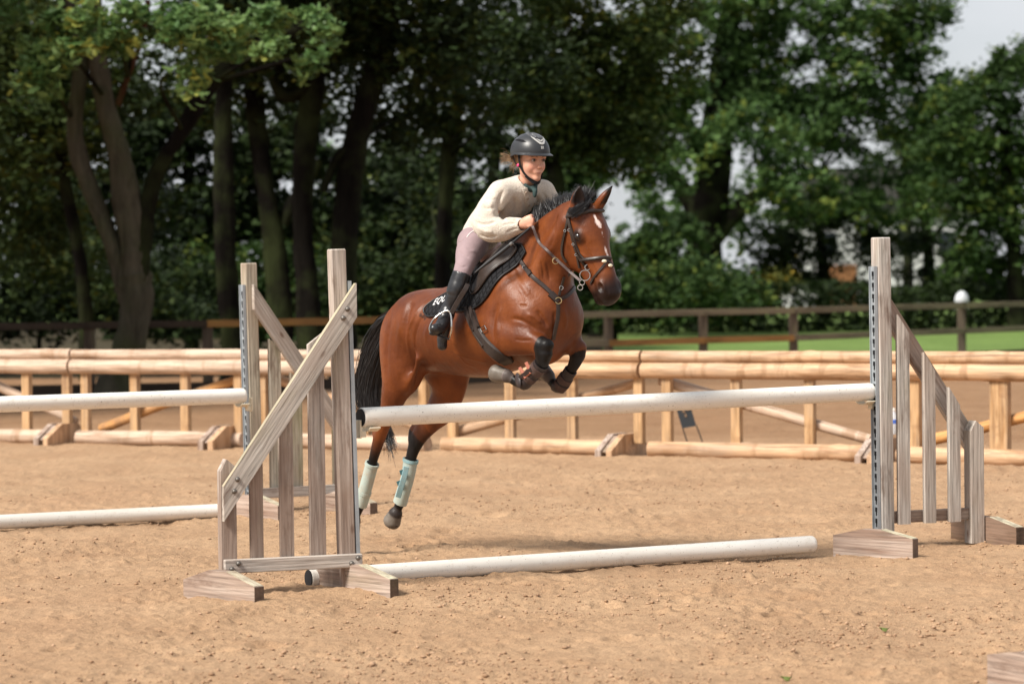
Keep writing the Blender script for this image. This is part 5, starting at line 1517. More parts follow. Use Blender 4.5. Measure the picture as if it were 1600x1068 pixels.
crease(me, MUSC, BVHTree.FromPolygons([tuple(v) for v in HV.tolist()], HQ.tolist()))
_c = np.zeros(len(HV) * 3); me.vertices.foreach_get('co', _c); HV = _c.reshape(-1, 3)
set_col(me, np.stack([mk, hoofm, white], 1))
def mat_coat():
    m = Mt('bay_coat', 0.42, 0.30)
    x = m.sep(m.attr())
    co = m.coord((1, 1, 1), False)
    n = m.noise(co, 3.2, 5, 0.6)
    n2 = m.noise(m.coord((1, 1, .35), False), 28, 5, 0.65)
    c = m.ramp(n, [(0.28, (0.062, 0.0125, 0.0025)), (0.5, (0.128, 0.031, 0.006)), (0.72, (0.21, 0.058, 0.012))])
    c = m.mix(0.35, c, m.ramp(n2, [(0.3, 0.7), (0.7, 1.2)]), 'MULTIPLY')
    blk = m.ramp(n2, [(0.35, (0.004, 0.0035, 0.0035)), (0.7, (0.012, 0.010, 0.010))])
    c = m.mix(x[0], c, blk)
    c = m.mix(x[2], c, (0.78, 0.62, 0.56))
    hf = m.ramp(m.noise(m.coord((1, 1, 1), False), 18, 3), [(0.30, (0.10, 0.082, 0.066)), (0.70, (0.19, 0.165, 0.14))])
    c = m.mix(x[1], c, hf)
    m.color(c)
    r = m.ramp(n2, [(0.3, 0.34), (0.7, 0.52)])
    m.rough(r)
    m.L.new(m.math('SUBTRACT', 0.32, m.math('MULTIPLY', x[0], 0.12)), m.b.inputs['Specular IOR Level'])
    m.b.inputs['Sheen Weight'].default_value = 0.0
    m.b.inputs['Sheen Roughness'].default_value = 0.4
    m.b.inputs['Sheen Tint'].default_value = (1.0, .75, .55, 1)
    hair = m.noise(m.coord((1.0, 1, 0.22), False), 210, 3, 0.6)
    m.bump(m.noise(co, 16, 4, 0.6), 0.16, 0.025).bump(hair, 0.30, 0.004)
    return m.m
M_COAT = mat_coat()
horse = empty('horse', H0, 'bay horse with black mane and tail jumping the white pole', 'horse', rz=0)
horse.matrix_basis = MH
link('body', me, M_COAT, horse, MH)
BVH = BVHTree.FromPolygons([tuple(v) for v in HV.tolist()], HQ.tolist())
# eyes
M_EYE = Mt('horse_eye', 0.06, 0.6, (0.012, 0.007, 0.005)).m
for sd in (-1, 1):
    g = G()
    R3 = Matrix((A2, D2, S2)).transposed().to_4x4(); R3.translation = Vector(hd(0.180, -.046, .084 * sd))
    prof = [(0.026 * math.sin(t * math.pi / 10), -0.026 * math.cos(t * math.pi / 10)) for t in range(1, 10)]
    g.lathe(prof, 16, MH @ R3 @ Matrix.Diagonal((1, .88, .95, 1)))
    g.build('eye', M_EYE, horse, smooth=True)

# ---- hair
def hair_mesh(strands, w=0.004):
    """strands: list of (k,3) arrays in the horse frame -> thin ribbons"""
    vs = []; fs = []; n = 0
    rg = np.random.default_rng(3)
    camp = np.array(MHI @ CAMP)
    for P in strands:
        P = np.asarray(P); k = len(P)
        T = np.gradient(P, axis=0)
        side = np.cross(T, (camp - P.mean(0)) / 15 + rg.normal(size=3) * .55); side /= np.linalg.norm(side, axis=1)[:, None] + 1e-9
        ww = (w * rg.uniform(.6, 1.3) * np.linspace(1, .12, k) ** .6)[:, None]
        v = np.empty((k * 2, 3)); v[0::2] = P + side * ww; v[1::2] = P - side * ww
        vs.append(v)
        i = np.arange(k - 1) * 2 + n
        fs.append(np.stack([i, i + 1, i + 3, i + 2], 1)); n += 2 * k
    return mesh_np('hair', np.vstack(vs), np.vstack(fs), True)
def mat_hair(name, c0, c1, rough=.45):
    m = Mt(name, rough, 0.5)
    n = m.noise(m.coord((1, 1, .3), False), 60, 3)
    m.color(m.ramp(n, [(0.3, c0), (0.7, c1)]))
    return m.m
M_MANE = mat_hair('black_hair', (0.004, 0.004, 0.005), (0.018, 0.016, 0.017), .5)
rng = np.random.default_rng(11)
# mane along the crest: roots found on the skin
st = []
def root(f, l):
    h = BVH.ray_cast(Vector((f, l, 2.6)), Vector((0, 0, -1)))
    return np.array(h[0]) if h[0] is not None else None
clump = rng.normal(size=(60, 3))
for i in range(13000):
    f = -0.44 + .66 * rng.random(); l = rng.normal() * .014 + .006
    p = root(f, l)
    if p is None: continue
    u = (f + .44) / .66
    L = (.088 + .045 * rng.random()) * (0.70 + .55 * math.sin(min(1, u * 1.1) * 3.0))
    cl = clump[int(u * 59)]
    d = np.array([-.34 + rng.normal() * .07 + cl[0] * .13, .16 + rng.normal() * .13 + cl[1] * .14, 1.0]); d /= np.linalg.norm(d)
    dr = rng.uniform(1.0, 3.2)
    q = np.linspace(0, 1, 6)[:, None]
    st.append(p - d * .01 + d * L * q + np.array([-.030, .045, -.035]) * dr * q * q)
# forelock: a tuft between the ears and a sweep to the near side above the browband
for i in range(3200):
    p = np.array(hd(-0.015 + rng.normal() * .010, -.030 + rng.normal() * .015, .012 + rng.normal() * .015))
    if rng.random() < .62:
        e = np.array(hd(0.062 + rng.normal() * .012, .012 + rng.normal() * .010, -.100 + rng.normal() * .016))
        m_ = (p * .5 + e * .5) + np.array(D2) * (.040 + rng.normal() * .006) + np.array(A2) * (.012)
    else:
        e = p + np.array(A2) * -(.030 + rng.random() * .045) + np.array(S2) * (.02 + rng.normal() * .030) + np.array(D2) * rng.normal() * .02
        m_ = (p + e) / 2 + np.array(D2) * .012
    st.append(smoothpts([p, m_, e], 4))
me = hair_mesh(st, .0013)
link('mane', me, M_MANE, horse, MH)
# tail
st = []
dock = [hp(620, 484, 0.0), hp(603, 498, -.01), hp(590, 528, -.02), hp(580, 566, -.03), hp(574, 605, -.03), hp(578, 640, -.02), hp(592, 668, 0.02), hp(604, 690, .05)]
for i in range(5200):
    off = rng.normal(size=2) * np.array([1, 1]);
    spread = rng.random() ** .6
    ang = rng.random() * 6.283
    ex = np.cos(ang) * spread; ey = np.sin(ang) * spread
    L = rng.uniform(.70, 1.0) if rng.random() < .8 else rng.uniform(.4, .8)
    D = smoothpts(dock, 4); n = int(len(D) * L)
    P = []
    wv = rng.normal() * .012
    for k in range(0, n, 2):
        u = k / (len(D) - 1)
        wd = .018 + .066 * math.sin(min(1, u * 1.35) * math.pi * .5) * (1 - .35 * u)
        P.append(D[k] + np.array([ex * wd * 1.0, ey * wd * .8, 0]) + np.array([wv * math.sin(u * 7 + i), wv * math.cos(u * 5 + i), 0]))
    st.append(np.array(P))
# loose fine ends blown to the right
for i in range(160):
    e = [hp(588 + rng.normal() * 5, 640, 0), hp(604 + rng.normal() * 4, 672, .04), hp(612 + rng.normal() * 6, 700 + rng.normal() * 9, .06 + rng.normal() * .02)]
    st.append(smoothpts(e, 4))
me = hair_mesh(st, .0021)
link('tail', me, M_MANE, horse, MH)
# ================================================================== TACK
def mat_leather(name, c, rough=0.42, bump=0.25):
    m = Mt(name, rough, 0.5)
    n = m.noise(m.coord((1, 1, 1), False), 45, 5, 0.65)
    m.color(m.ramp(n, [(0.3, tuple(x * .6 for x in c)), (0.6, c), (0.8, tuple(x * 1.35 + .01 for x in c))]))
    m.bump(m.noise(m.coord((1, 1, 1), False), 140, 3), bump, 0.002)
    return m.m
M_LEATH = mat_leather('brown_leather', (0.030, 0.019, 0.015), .45)
M_LEATH_D = mat_leather('dark_leather', (0.030, 0.019, 0.014), 0.5)
M_REIN = mat_leather('rein_rubber', (0.085, 0.055, 0.050), 0.6)
M_GIRTH = mat_leather('worn_girth', (0.034, 0.023, 0.019), 0.65, 0.5)
MH3 = MH.to_3x3()
def w2h(p): return MHI @ Vector(p)
def strip(pts, nrm, w, t, dome=0.0):
    """flat strap with real thickness: pts, normals in the horse frame"""
    vs = []; fs = []; k = len(pts)
    for i in range(k):
        T = (pts[min(i + 1, k - 1)] - pts[max(i - 1, 0)]).normalized()
        n = (nrm[i] - T * nrm[i].dot(T)).normalized(); s_ = T.cross(n)
        p = pts[i]
        for (a_, b_) in ((-.5, 0), (-.42, 1), (0, 1 + dome), (.42, 1), (.5, 0), (.5, -.6), (-.5, -.6)):
            vs.append(p + s_ * (w * a_) + n * (t * b_))
    m = 7
    for i in range(k - 1):
        for j in range(m):
            fs.append((i * m + j, i * m + (j + 1) % m, (i + 1) * m + (j + 1) % m, (i + 1) * m + j))
    fs.append(tuple(range(m))[::-1]); fs.append(tuple((k - 1) * m + j for j in range(m)))
    return vs, fs
def hrot(v): return Vector(v)
def surf_strap(name, px, w, t, mat, parent, off=0.003, dome=0.0, n=5, bvh=None):
    P = smoothpts(px, n); pts = []; nn = []
    for x, y in P:
        h = hit(x, y, off, bvh)
        if h: pts.append(h[0]); nn.append(h[1])
    # smooth depths
    for _ in range(3):
        q = [pts[0]] + [(pts[i - 1] + pts[i] * 2 + pts[i + 1]) / 4 for i in range(1, len(pts) - 1)] + [pts[-1]]
        pts = q
        nn = [nn[0]] + [(nn[i - 1] + nn[i] * 2 + nn[i + 1]).normalized() for i in range(1, len(nn) - 1)] + [nn[-1]]
    vs, fs = strip(pts, nn, w, t, dome)
    g = G().add(vs, fs)
    g.v = [tuple(MH @ Vector(v)) for v in g.v]
    return g.build(name, mat, parent, smooth=True), pts, nn
def hring(px, py, r, t, name, mat, parent, l=None, off=0.008, nrm=None):
    h = hit(px, py, off)
    p = Vector(hp(px, py, l)) if l is not None else h[0]
    n = Vector(nrm) if nrm is not None else (MHI.to_3x3() @ (CAMP - MH @ p)).normalized()
    g = G().ring(p, r, t, n)
    g.v = [tuple(MH @ Vector(v)) for v in g.v]
    return g.build(name, mat, parent, smooth=True)

bridle = empty('bridle', MH @ HEAD0, 'brown leather bridle with crossed noseband and ring bit on the horse head', 'bridle')
bb, _, _ = surf_strap('browband', [(886, 340), (893, 336.5), (905, 333), (918, 330.8), (932, 329.3), (943, 329)], .021, .009, M_LEATH, bridle, .003, .5)
surf_strap('headpiece', [(887, 341), (888, 335), (891, 327)], .022, .005, M_LEATH_D, bridle)
surf_strap('cheekpiece', [(888.5, 341), (891.5, 356.7), (897, 378), (903, 398), (910, 408), (917, 416)], .018, .006, M_LEATH_D, bridle, .004, .3)
surf_strap('noseband_hanger', [(890, 343), (894, 358), (900, 379), (906, 395), (913, 404)], .012, .005, M_LEATH, bridle, .005)
surf_strap('throatlash', [(888, 343), (884.5, 358), (880.5, 374), (878.5, 388), (880, 400), (886, 409)], .014, .005, M_LEATH_D, bridle, .006)
surf_strap('noseband', [(909, 406), (915, 405), (927, 404.2), (938, 403), (946, 402.5), (953, 404)], .021, .009, M_LEATH, bridle, .003, .5)
surf_strap('crossed_strap', [(950, 406), (940.6, 418), (929, 433), (923.5, 443)], .013, .006, M_LEATH_D, bridle, .003)
surf_strap('crossed_strap', [(944, 405), (951, 409), (957, 417)], .013, .006, M_LEATH_D, bridle, .004)
surf_strap('lower_strap', [(902, 392), (903.5, 405), (906, 418)], .012, .005, M_LEATH_D, bridle, .005)
for (x, y, a_) in ((943.6, 408.5, 0), (952.4, 415.5, 1)):
    h = hit(x, y, .010)
    g = G()
    q = h[1].to_track_quat('Z', 'Y').to_matrix().to_4x4(); q.translation = h[0]
    g.lathe([(.0105, -.004), (.0125, 0), (.0105, .004), (.005, .006)], 12, MH @ q @ Matrix.Diagonal((1.15, .75, 1, 1)))
    g.build('fleece_dot', Mt('cream_fleece', .9, .1, (.72, .64, .48)).m, bridle, smooth=True)
for (x, y, r_) in ((892, 359, .007), (902.5, 397, .006), (885, 360, .006), (898.5, 381, .006)):
    hring(x, y, r_, .0022, 'buckle', M_STEEL, bridle, off=.013)
hring(914, 430, .028, .0032, 'bit_ring', M_STEEL, bridle, l=hit(916, 424)[0].y - .03)
hring(918, 417.5, .014, .003, 'bit_ring', M_STEEL, bridle, l=hit(917, 416)[0].y - .02)
hring(909.5, 441, .014, .003, 'bit_ring', M_STEEL, bridle, l=hit(916, 428)[0].y - .03)
hring(906.5, 449, .014, .003, 'bit_ring', M_STEEL, bridle, l=hit(916, 428)[0].y - .03)

# reins: from the hand down to the bit, running free in front of the neck
def free_strap(name, P, w, t, mat, parent, nrm=None, n=6):
    pts = [Vector(p) for p in smoothpts(P, n)]
    vd = (MHI.to_3x3() @ (CAMP - MH @ pts[0])).normalized()
    vs, fs = strip(pts, [Vector(nrm) if nrm else vd] * len(pts), w, t)
    g = G().add(vs, fs); g.v = [tuple(MH @ Vector(v)) for v in g.v]
    return g.build(name, mat, parent, smooth=True)
def near_l(px, py, off):     # point on the camera ray just off the horse's surface
    h = hit(px, py, 0)
    d = (MHI.to_3x3() @ pray(px, py)).normalized()
    return h[0] - d * off
hand_c = Vector(hp(829, 351, -.10))
rp = [Vector(hp(831.5, 352, -.105)), Vector(hp(833.5, 357, -.115)), near_l(842, 378, .02), near_l(854, 390, .02), near_l(866, 402, .022), near_l(878, 413, .03), near_l(889.5, 423.6, .05)]
e_ = Vector(hp(906, 438, hit(916, 428)[0].y - .03)); rp += [rp[-1].lerp(e_, .5), e_]
free_strap('rein', rp, .016, .004, M_REIN, bridle)
g = G().ring(w2h(MH @ near_l(868, 407.5, .035)), .0165, .0025, (MHI.to_3x3() @ Vector((0.3, -1, 0))))
g.v = [tuple(MH @ Vector(v)) for v in g.v]
g.build('martingale_ring', M_BRASS, bridle, smooth=True)
st_ = near_l(890.5, 427, .06)
g = G().box((-.022, -.004, -.006), (.022, .004, .006), MH @ (Matrix.Translation(st_) @ Matrix.Rotation(math.radians(58), 4, LFT.cross(UPV)) ), bev=.001)
g.build('rein_stop', M_LEATH, bridle)
# far rein
pf = lambda f, l, z: Vector((f, l, z))
rm = [Vector(hp(846, 348, .07)), pf(-.02, .115, 1.90), pf(.10, .125, 1.82), pf(.20, .125, 1.74), Vector(hd(.43, -.14, .075))]
free_strap('rein', rm, .016, .004, M_REIN, bridle, nrm=(0.2, 1, 0))

bp = empty('breastplate', MH @ Vector(hit(868, 463, 0)[0]), 'brown leather breastplate with brass ring across the horse chest', 'breastplate')
surf_strap('shoulder_strap', [(799, 384), (809, 400), (820.6, 417.7), (832.5, 432.4), (850, 447), (866, 463)], .024, .006, M_LEATH, bp, .003, .3)
surf_strap('shoulder_strap', [(876, 467), (884, 463), (891, 457), (897, 449)], .022, .006, M_LEATH, bp, .003, .3)
surf_strap('chest_strap', [(871.5, 474), (872, 482), (871, 498), (867.5, 514), (864, 530)], .022, .006, M_LEATH, bp, .003, .3)
surf_strap('martingale_strap', [(873, 462), (876, 449), (881.5, 432)], .014, .005, M_LEATH_D, bp, .006)
surf_strap('chest_pad', [(860, 458), (866, 464), (872, 470)], .042, .010, M_LEATH, bp, .001, .3)
hring(871, 470, .017, .003, 'centre_ring', M_BRASS, bp, off=.014)
hring(875.5, 450, .010, .002, 'buckle', M_STEEL, bp, off=.012)
hring(821, 418.5, .010, .002, 'buckle', M_STEEL, bp, off=.010)
surf_strap('keeper', [(827, 424), (829.5, 429)], .030, .006, M_LEATH_D, bp, .007)

# ---- saddle pad, saddle, girth: sheets laid over the back by casting sideways
def side_pt(f, z, sd, off):
    h = BVH.ray_cast(Vector((f, .9 * sd, z)), Vector((0, -sd, 0)))
    if h[0] is None:
        h2 = BVH.ray_cast(Vector((f, 0.02 * sd, 2.6)), Vector((0, 0, -1)))
        return Vector((f, .02 * sd, h2[0].z + off)), Vector((0, 0, 1))
    n = h[1]
    if n.y * sd < 0: n = -n
    return h[0] + n * off, n
def fan_sheet(px, l_ref, centre, sd, off, mat, name, parent, thick=.01, nr=14, na=96, bind=None, extra=None):
    poly = smoothpts([hp(x, y, l_ref) for x, y in px] + [hp(*px[0], l_ref)], 8)[:, [0, 2]]
    c = np.array(hp(*centre, l_ref))[[0, 2]]
    # resample by arc length
    seg = np.linalg.norm(np.diff(poly, axis=0), axis=1); s_ = np.concatenate([[0], np.cumsum(seg)])
    tt = np.linspace(0, s_[-1], na, endpoint=False)
    R_ = np.stack([np.interp(tt, s_, poly[:, 0]), np.interp(tt, s_, poly[:, 1])], 1)
    vs = []; fs = []
    rings = [(u, thick) for u in np.linspace(.02, .97, nr)] + [(.995, thick * .7), (1.0, 0.0), (.99, -.004)]
    rim = []
    for (u, th) in rings:
        for k in range(na):
            q = c + (R_[k] - c) * u
            p, n = side_pt(q[0], q[1], sd, off + th)
            vs.append(p)
            if u == 1.0: rim.append(side_pt(q[0], q[1], sd, off + thick * .5)[0])
    for i in range(len(rings) - 1):
        for k in range(na):
            k2 = (k + 1) % na
            fs.append((i * na + k, i * na + k2, (i + 1) * na + k2, (i + 1) * na + k))
    fs.append(tuple(range(na))[::-1])
    g = G().add(vs, fs)
    # light smoothing of the cast points
    V = np.array([list(v) for v in g.v]).reshape(len(rings), na, 3)
    for _ in range(4):
        V[1:-1] = .5 * V[1:-1] + .125 * (V[:-2] + V[2:]) + .125 * (np.roll(V, 1, 1)[1:-1] + np.roll(V, -1, 1)[1:-1])
    g.v = [tuple(MH @ Vector(v)) for v in V.reshape(-1, 3)]
    o = g.build(name, mat, parent, smooth=True)
    if bind:
        rp_ = rim + rim[:2]
        g = G().tube([MH @ p for p in rp_], .0055, 8, cap=False)
        g.build('binding', bind, o, smooth=True)
    return o
def mat_quilt():
    m = Mt('quilted_cotton', 0.85, 0.2)
    t = m.N.new('ShaderNodeTexCoord'); sx = m.N.new('ShaderNodeSeparateXYZ'); m.L.new(t.outputs['Object'], sx.inputs[0])
    def tri(a, b):
        v = m.math('ADD', m.math('MULTIPLY', sx.outputs[0], a), m.math('MULTIPLY', sx.outputs[2], b))
        return m.math('ABSOLUTE', m.math('SINE', v))
    h = m.math('MINIMUM', tri(75, 55), tri(-75, 55))
    hp_ = m.math('POWER', h, 0.5)
    m.color(m.ramp(h, [(0.0, (0.006, 0.006, 0.007)), (0.4, (0.014, 0.014, 0.016))]))
    m.bump(hp_, 1.0, 0.012).bump(m.noise(m.coord((1, 1, 1), False), 300, 2), .3, .001)
    return m.m
M_QUILT = mat_quilt()
M_BIND = Mt('black_binding', 0.5, 0.4, (0.010, 0.010, 0.011)).m
pad = empty('saddle_pad', MH @ Vector((-.62, 0, 1.62)), 'black quilted saddle pad with white lettering under the saddle', 'saddle pad')
pad.matrix_basis = Matrix.Translation(MH @ Vector((-.62, 0, 1.62))) @ MH.to_3x3().to_4x4()
pad_px = [(792, 394), (786, 409), (773, 440), (761, 464), (746, 480), (727, 486), (706, 486), (692, 492), (677, 495), (667, 492), (662, 483), (668, 471), (684, 458), (699, 448), (716, 428), (735, 404), (760, 386), (782, 382)]
for sd in (-1, 1):
    fan_sheet(pad_px, -.24, (728, 450), sd, .004, M_QUILT, 'pad_panel', pad, .012, bind=M_BIND)
saddle = empty('saddle', MH @ Vector((-.58, 0, 1.70)), 'dark brown leather jumping saddle under the rider', 'saddle')
saddle.matrix_basis = Matrix.Translation(MH @ Vector((-.58, 0, 1.70))) @ MH.to_3x3().to_4x4()
flap_px = [(757, 383), (744, 406), (735, 434), (731, 455), (738, 461), (750, 447), (763, 424), (775, 401), (779, 389), (770, 383)]
for sd in (-1, 1):
    fan_sheet(flap_px, -.25, (757, 410), sd, .020, M_LEATH_D, 'flap', saddle, .012, 10, 72, bind=M_LEATH)
SF = Field((-.95, -.22, 1.45), (-.20, .22, 1.98), .008)
SF.tube([(-.64, 0, 1.63, .11, .035), (-.58, 0, 1.64, .11, .045), (-.50, 0, 1.68, .09, .05), (-.42, 0, 1.72, .075, .05)], .03)
SF.tube([(-.65, -.09, 1.64, .025), (-.67, 0, 1.67, .028), (-.65, .09, 1.64, .025)], .03)
for sd in (-1, 1):
    SF.tube([(-.44, .11 * sd, 1.60, .03), (-.42, .07 * sd, 1.71, .035), (-.41, 0, 1.765, .035)], .03)
    SF.tube([(-.66, .10 * sd, 1.58, .035), (-.50, .11 * sd, 1.60, .035)], .04)
V_, Q_ = SF.mesh(it=3)
link('seat', mesh_np('seat', V_, Q_), M_LEATH_D, saddle, MH)
# raised piping of the thigh line
surf_strap('piping', [(764, 382), (752, 397), (745, 413), (741, 430), (738, 448)], .010, .010, M_LEATH, saddle, .036, .5)
surf_strap('girth', [(733, 483), (740, 503), (748, 520), (758, 536), (771, 549), (786, 560), (795, 566)], .078, .010, M_GIRTH, saddle, .004, .1)
surf_strap('girth_strap', [(731, 480), (737, 500), (744, 516)], .022, .005, M_LEATH, saddle, .016)
surf_strap('girth_strap', [(737, 480), (744, 498), (751, 511)], .022, .005, M_LEATH, saddle, .016)
def frame_buckle(px, name):
    P = [near_l(x, y, .020) for x, y in px]
    g = G()
    for a_, b__ in zip(P, P[1:] + P[:1]): g.tube([MH @ a_, MH @ b__], .0028, 6)
    g.build(name, M_STEEL, saddle, smooth=True)
frame_buckle([(741, 519), (748.5, 514), (751.5, 520), (744, 525)], 'girth_buckle'); frame_buckle([(750, 513), (757, 508.5), (760, 514.5), (753, 519)], 'girth_buckle')
surf_strap('girth_strap', [(744, 519), (752, 531), (758, 539)], .016, .004, M_LEATH_D, saddle, .018)
# lettering on the pad
def lettering():
    cu = bpy.data.curves.new('lettering', 'FONT'); cu.body = 'EQU'; cu.size = 0.054; cu.extrude = 0.0010; cu.space_character = 1.15
    to = bpy.data.objects.new('t', cu); COL.objects.link(to)
    bpy.context.view_layer.update()
    me = bpy.data.meshes.new_from_object(to.evaluated_get(bpy.context.evaluated_depsgraph_get()))
    bpy.data.objects.remove(to); 
    n = len(me.vertices); co = np.zeros(n * 3); me.vertices.foreach_get('co', co); co = co.reshape(-1, 3)
    # baseline from (675,480) to (694,469) in the horse side plane
    p0, n0 = side_pt(*np.array(hp(674.5, 480, -.24))[[0, 2]], -1, .0165)
    u0 = np.array(hp(674.5, 480, -.24))[[0, 2]]; u1 = np.array(hp(695, 472.5, -.24))[[0, 2]]
    ux = (u1 - u0) / np.linalg.norm(u1 - u0)
    wy = np.array([-ux[1], ux[0]])
    out = []
    for x, y, z in co:
        q = u0 + ux * x * .98 + wy * y
        p, nn_ = side_pt(q[0], q[1], -1, .0175 + z)
        out.append(p)
    me.vertices.foreach_set('co', np.array([list(p) for p in out]).ravel()); me.update()
    o = link('lettering', me, Mt('white_thread', .7, .3, (.75, .75, .75)).m, pad, MH)
    g = G()
    q0 = np.array(hp(690.0, 463, -.24))[[0, 2]]; q1 = np.array(hp(695.5, 457.5, -.24))[[0, 2]]
    pts = []; nn_ = []
    for t in np.linspace(0, 1, 6):
        q = q0 + (q1 - q0) * t; p, n1 = side_pt(q[0], q[1], -1, .018); pts.append(p); nn_.append(n1)
    vs, fs = strip(pts, nn_, .012, .0015)
    g.add(vs, fs); g.v = [tuple(MH @ Vector(v)) for v in g.v]
    g.build('emblem', Mt('white_thread', .7, .3, (.75, .75, .75)).m, pad)
lettering()
# stirrups
M_IRON = M_STEEL
def stirrup(top, l0, mirror=False):
    st = empty('stirrup', MH @ top, ('bright stirrup iron on a brown leather round the rider near boot' if not mirror else 'stirrup iron on the far side of the horse, hidden behind the body'), 'stirrup', 'stirrups of the saddle')
    return st
near_leather = [Vector(hp(731, 444, -.315)), Vector(hp(727, 452, -.335)), Vector(hp(716, 470, -.36)), Vector(hp(705.5, 489, -.385))]
free_strap('stirrup_leather', near_leather, .027, .005, M_LEATH, saddle)
ip = [hp(702, 529, -.385), hp(705.5, 514, -.40), hp(705.5, 498, -.395), hp(703, 488, -.39), hp(697, 485.5, -.40), hp(686, 491, -.43), hp(676.5, 500, -.455), hp(671.5, 511, -.465), hp(672, 519, -.465)]
g = G().tube([MH @ Vector(p) for p in smoothpts(ip, 4)], .0055, 8); g.build('stirrup_iron', M_IRON, saddle, smooth=True)
g = G().tube([MH @ Vector(p) for p in (hp(672, 519, -.465), hp(702, 530, -.385))], .010, 8, flat=(2.2, .5)); g.build('stirrup_tread', M_BLACKCAP, saddle, smooth=True)

# ---- protective leg boots
def leg_boot(chain, i0, i1, extra, mats, label=None, band=None, name='leg_boot'):
    ch = smoothpts(chain, 6); a_, b_ = int(i0 * 6), int(i1 * 6)
    n = 20; vs = []; fs = []
    K = b_ - a_
    for lay in (0, 1):
        for i in range(a_, b_ + 1):
            p = Vector(ch[i][:3]); T = Vector(ch[min(i + 1, len(ch) - 1)][:3] - ch[max(i - 1, 0)][:3]).normalized()
            u = Vector((0, 1, 0)); u = (u - T * u.dot(T)).normalized(); w_ = T.cross(u)
            e = extra if lay == 0 else extra - .005
            for k in range(n):
                an = 2 * math.pi * k / n
                vs.append(p + u * (math.cos(an) * (ch[i][3] + e)) + w_ * (math.sin(an) * (ch[i][4] + e)))
    rows = K + 1
    for i in range(rows - 1):
        for k in range(n):
            k2 = (k + 1) % n
            fs.append((i * n + k, i * n + k2, (i + 1) * n + k2, (i + 1) * n + k))
            o_ = rows * n
            fs.append((o_ + i * n + k2, o_ + i * n + k, o_ + (i + 1) * n + k, o_ + (i + 1) * n + k2))
    for k in range(n):
        k2 = (k + 1) % n; o_ = rows * n
        fs.append((k2, k, o_ + k, o_ + k2)); i = (rows - 1) * n
        fs.append((i + k, i + k2, o_ + i + k2, o_ + i + k))
    g = G().add(vs, fs); g.v = [tuple(MH @ Vector(v)) for v in g.v]
    ob = g.build(name, mats[0], horse, smooth=True)
    if label: ob['label'] = label
    if band:
        for (t0, t1, mm, ex) in band:
            vs = []; fs = []
            i0_, i1_ = a_ + t0 * K, a_ + t1 * K
            for (fi, e) in ((i0_, extra + .0005), (i0_, extra + ex), (i1_, extra + ex), (i1_, extra + .0005)):
                j = min(int(fi), len(ch) - 2); fr = fi - j; c_ = ch[j] * (1 - fr) + ch[j + 1] * fr
                p = Vector(c_[:3]); T = Vector(ch[j + 1][:3] - ch[j][:3]).normalized()
                u = Vector((0, 1, 0)); u = (u - T * u.dot(T)).normalized(); w_ = T.cross(u)
                for k in range(n):
                    an = 2 * math.pi * k / n
                    vs.append(p + u * (math.cos(an) * (c_[3] + e)) + w_ * (math.sin(an) * (c_[4] + e)))
            for i in range(3):
                for k in range(n):
                    k2 = (k + 1) % n; fs.append((i * n + k, i * n + k2, (i + 1) * n + k2, (i + 1) * n + k))
            g = G().add(vs, fs); g.v = [tuple(MH @ Vector(v)) for v in g.v]
            g.build('strap', mm, ob, smooth=True)
    return ob
def mat_dusty(name, c, d=(0.40, 0.33, 0.25), amt=.6, rough=.7):
    m = Mt(name, rough, .3)
    n = m.noise(m.coord((1, 1, 1), False), 24, 6, .7)
    m.color(m.mix(m.math('MULTIPLY', m.ramp(n, [(.42, 0.), (.7, 1.)]), amt), c, d))
    m.bump(n, .2, .004)
    return m.m
M_MINT = mat_dusty('mint_boot', (0.38, 0.45, 0.41)); M_TEAL = mat_dusty('teal_panel', (0.23, 0.40, 0.44), amt=.35); M_TEALD = Mt('dark_teal_tab', .6, .3, (.03, .09, .10)).m
M_BRB = mat_dusty('brown_boot', (0.030, 0.022, 0.022), (.10, .07, .06), .4, .45); M_BRS = mat_dusty('brown_strap', (0.060, 0.034, 0.030), (.12, .08, .06), .4); M_TAB = Mt('rust_tab', .6, .3, (.30, .085, .045)).m
leg_boot(nh, 7.2, 9.7, .012, (M_MINT,), band=[(0.0, .05, M_MINT, .004), (.52, .58, M_MINT, .003)])
lb = leg_boot(fhk, 7.2, 10.0, .013, (M_MINT,), 'mint green leg boot with teal front panel', band=[(0.0, .05, M_TEAL, .004)])
# teal panel on the front-left of the far hind boot and its two tabs
pp = [hp(632, 728, .10), hp(630, 742, .10), hp(625, 760, .098), hp(621, 774, .095)]
free_strap('panel', [Vector(p) for p in ((hp(635, 729, .085)), hp(631.5, 745, .08), hp(626, 762, .078), hp(622, 776, .08))], .034, .007, M_TEAL, lb)
for (x, y) in ((627, 737), (622.5, 754)):
    free_strap('tab', [Vector(hp(x + 6, y - 1, .085)), Vector(hp(x - 1, y + 1, .085))], .030, .006, M_TEALD, lb)
fb = leg_boot(nf, 6.2, 9.3, .008, (M_BRB,), 'brown leg boot with rust coloured tabs', band=[(.10, .32, M_BRS, .005), (.45, .62, M_BRS, .005)])
for a_, b__ in (((822, 566), (830, 583)), ((812, 574), (822, 590))):
    free_strap('tab', [Vector(hp(*a_, -.185)), Vector(hp(*b__, -.19))], .020, .004, M_TAB, fb)
free_strap('tab', [Vector(hp(812, 590, -.195)), Vector(hp(830, 577, -.195))], .024, .005, M_BRB, fb)
free_strap('tab', [Vector(hp(816, 590, -.19)), Vector(hp(826, 582, -.193))], .024, .004, M_TAB, fb)
g = G(); c_ = Vector(hp(810, 594, -.188)); q = (Vector((-.25, -1, .1))).to_track_quat('Z', 'Y').to_matrix().to_4x4(); q.translation = c_
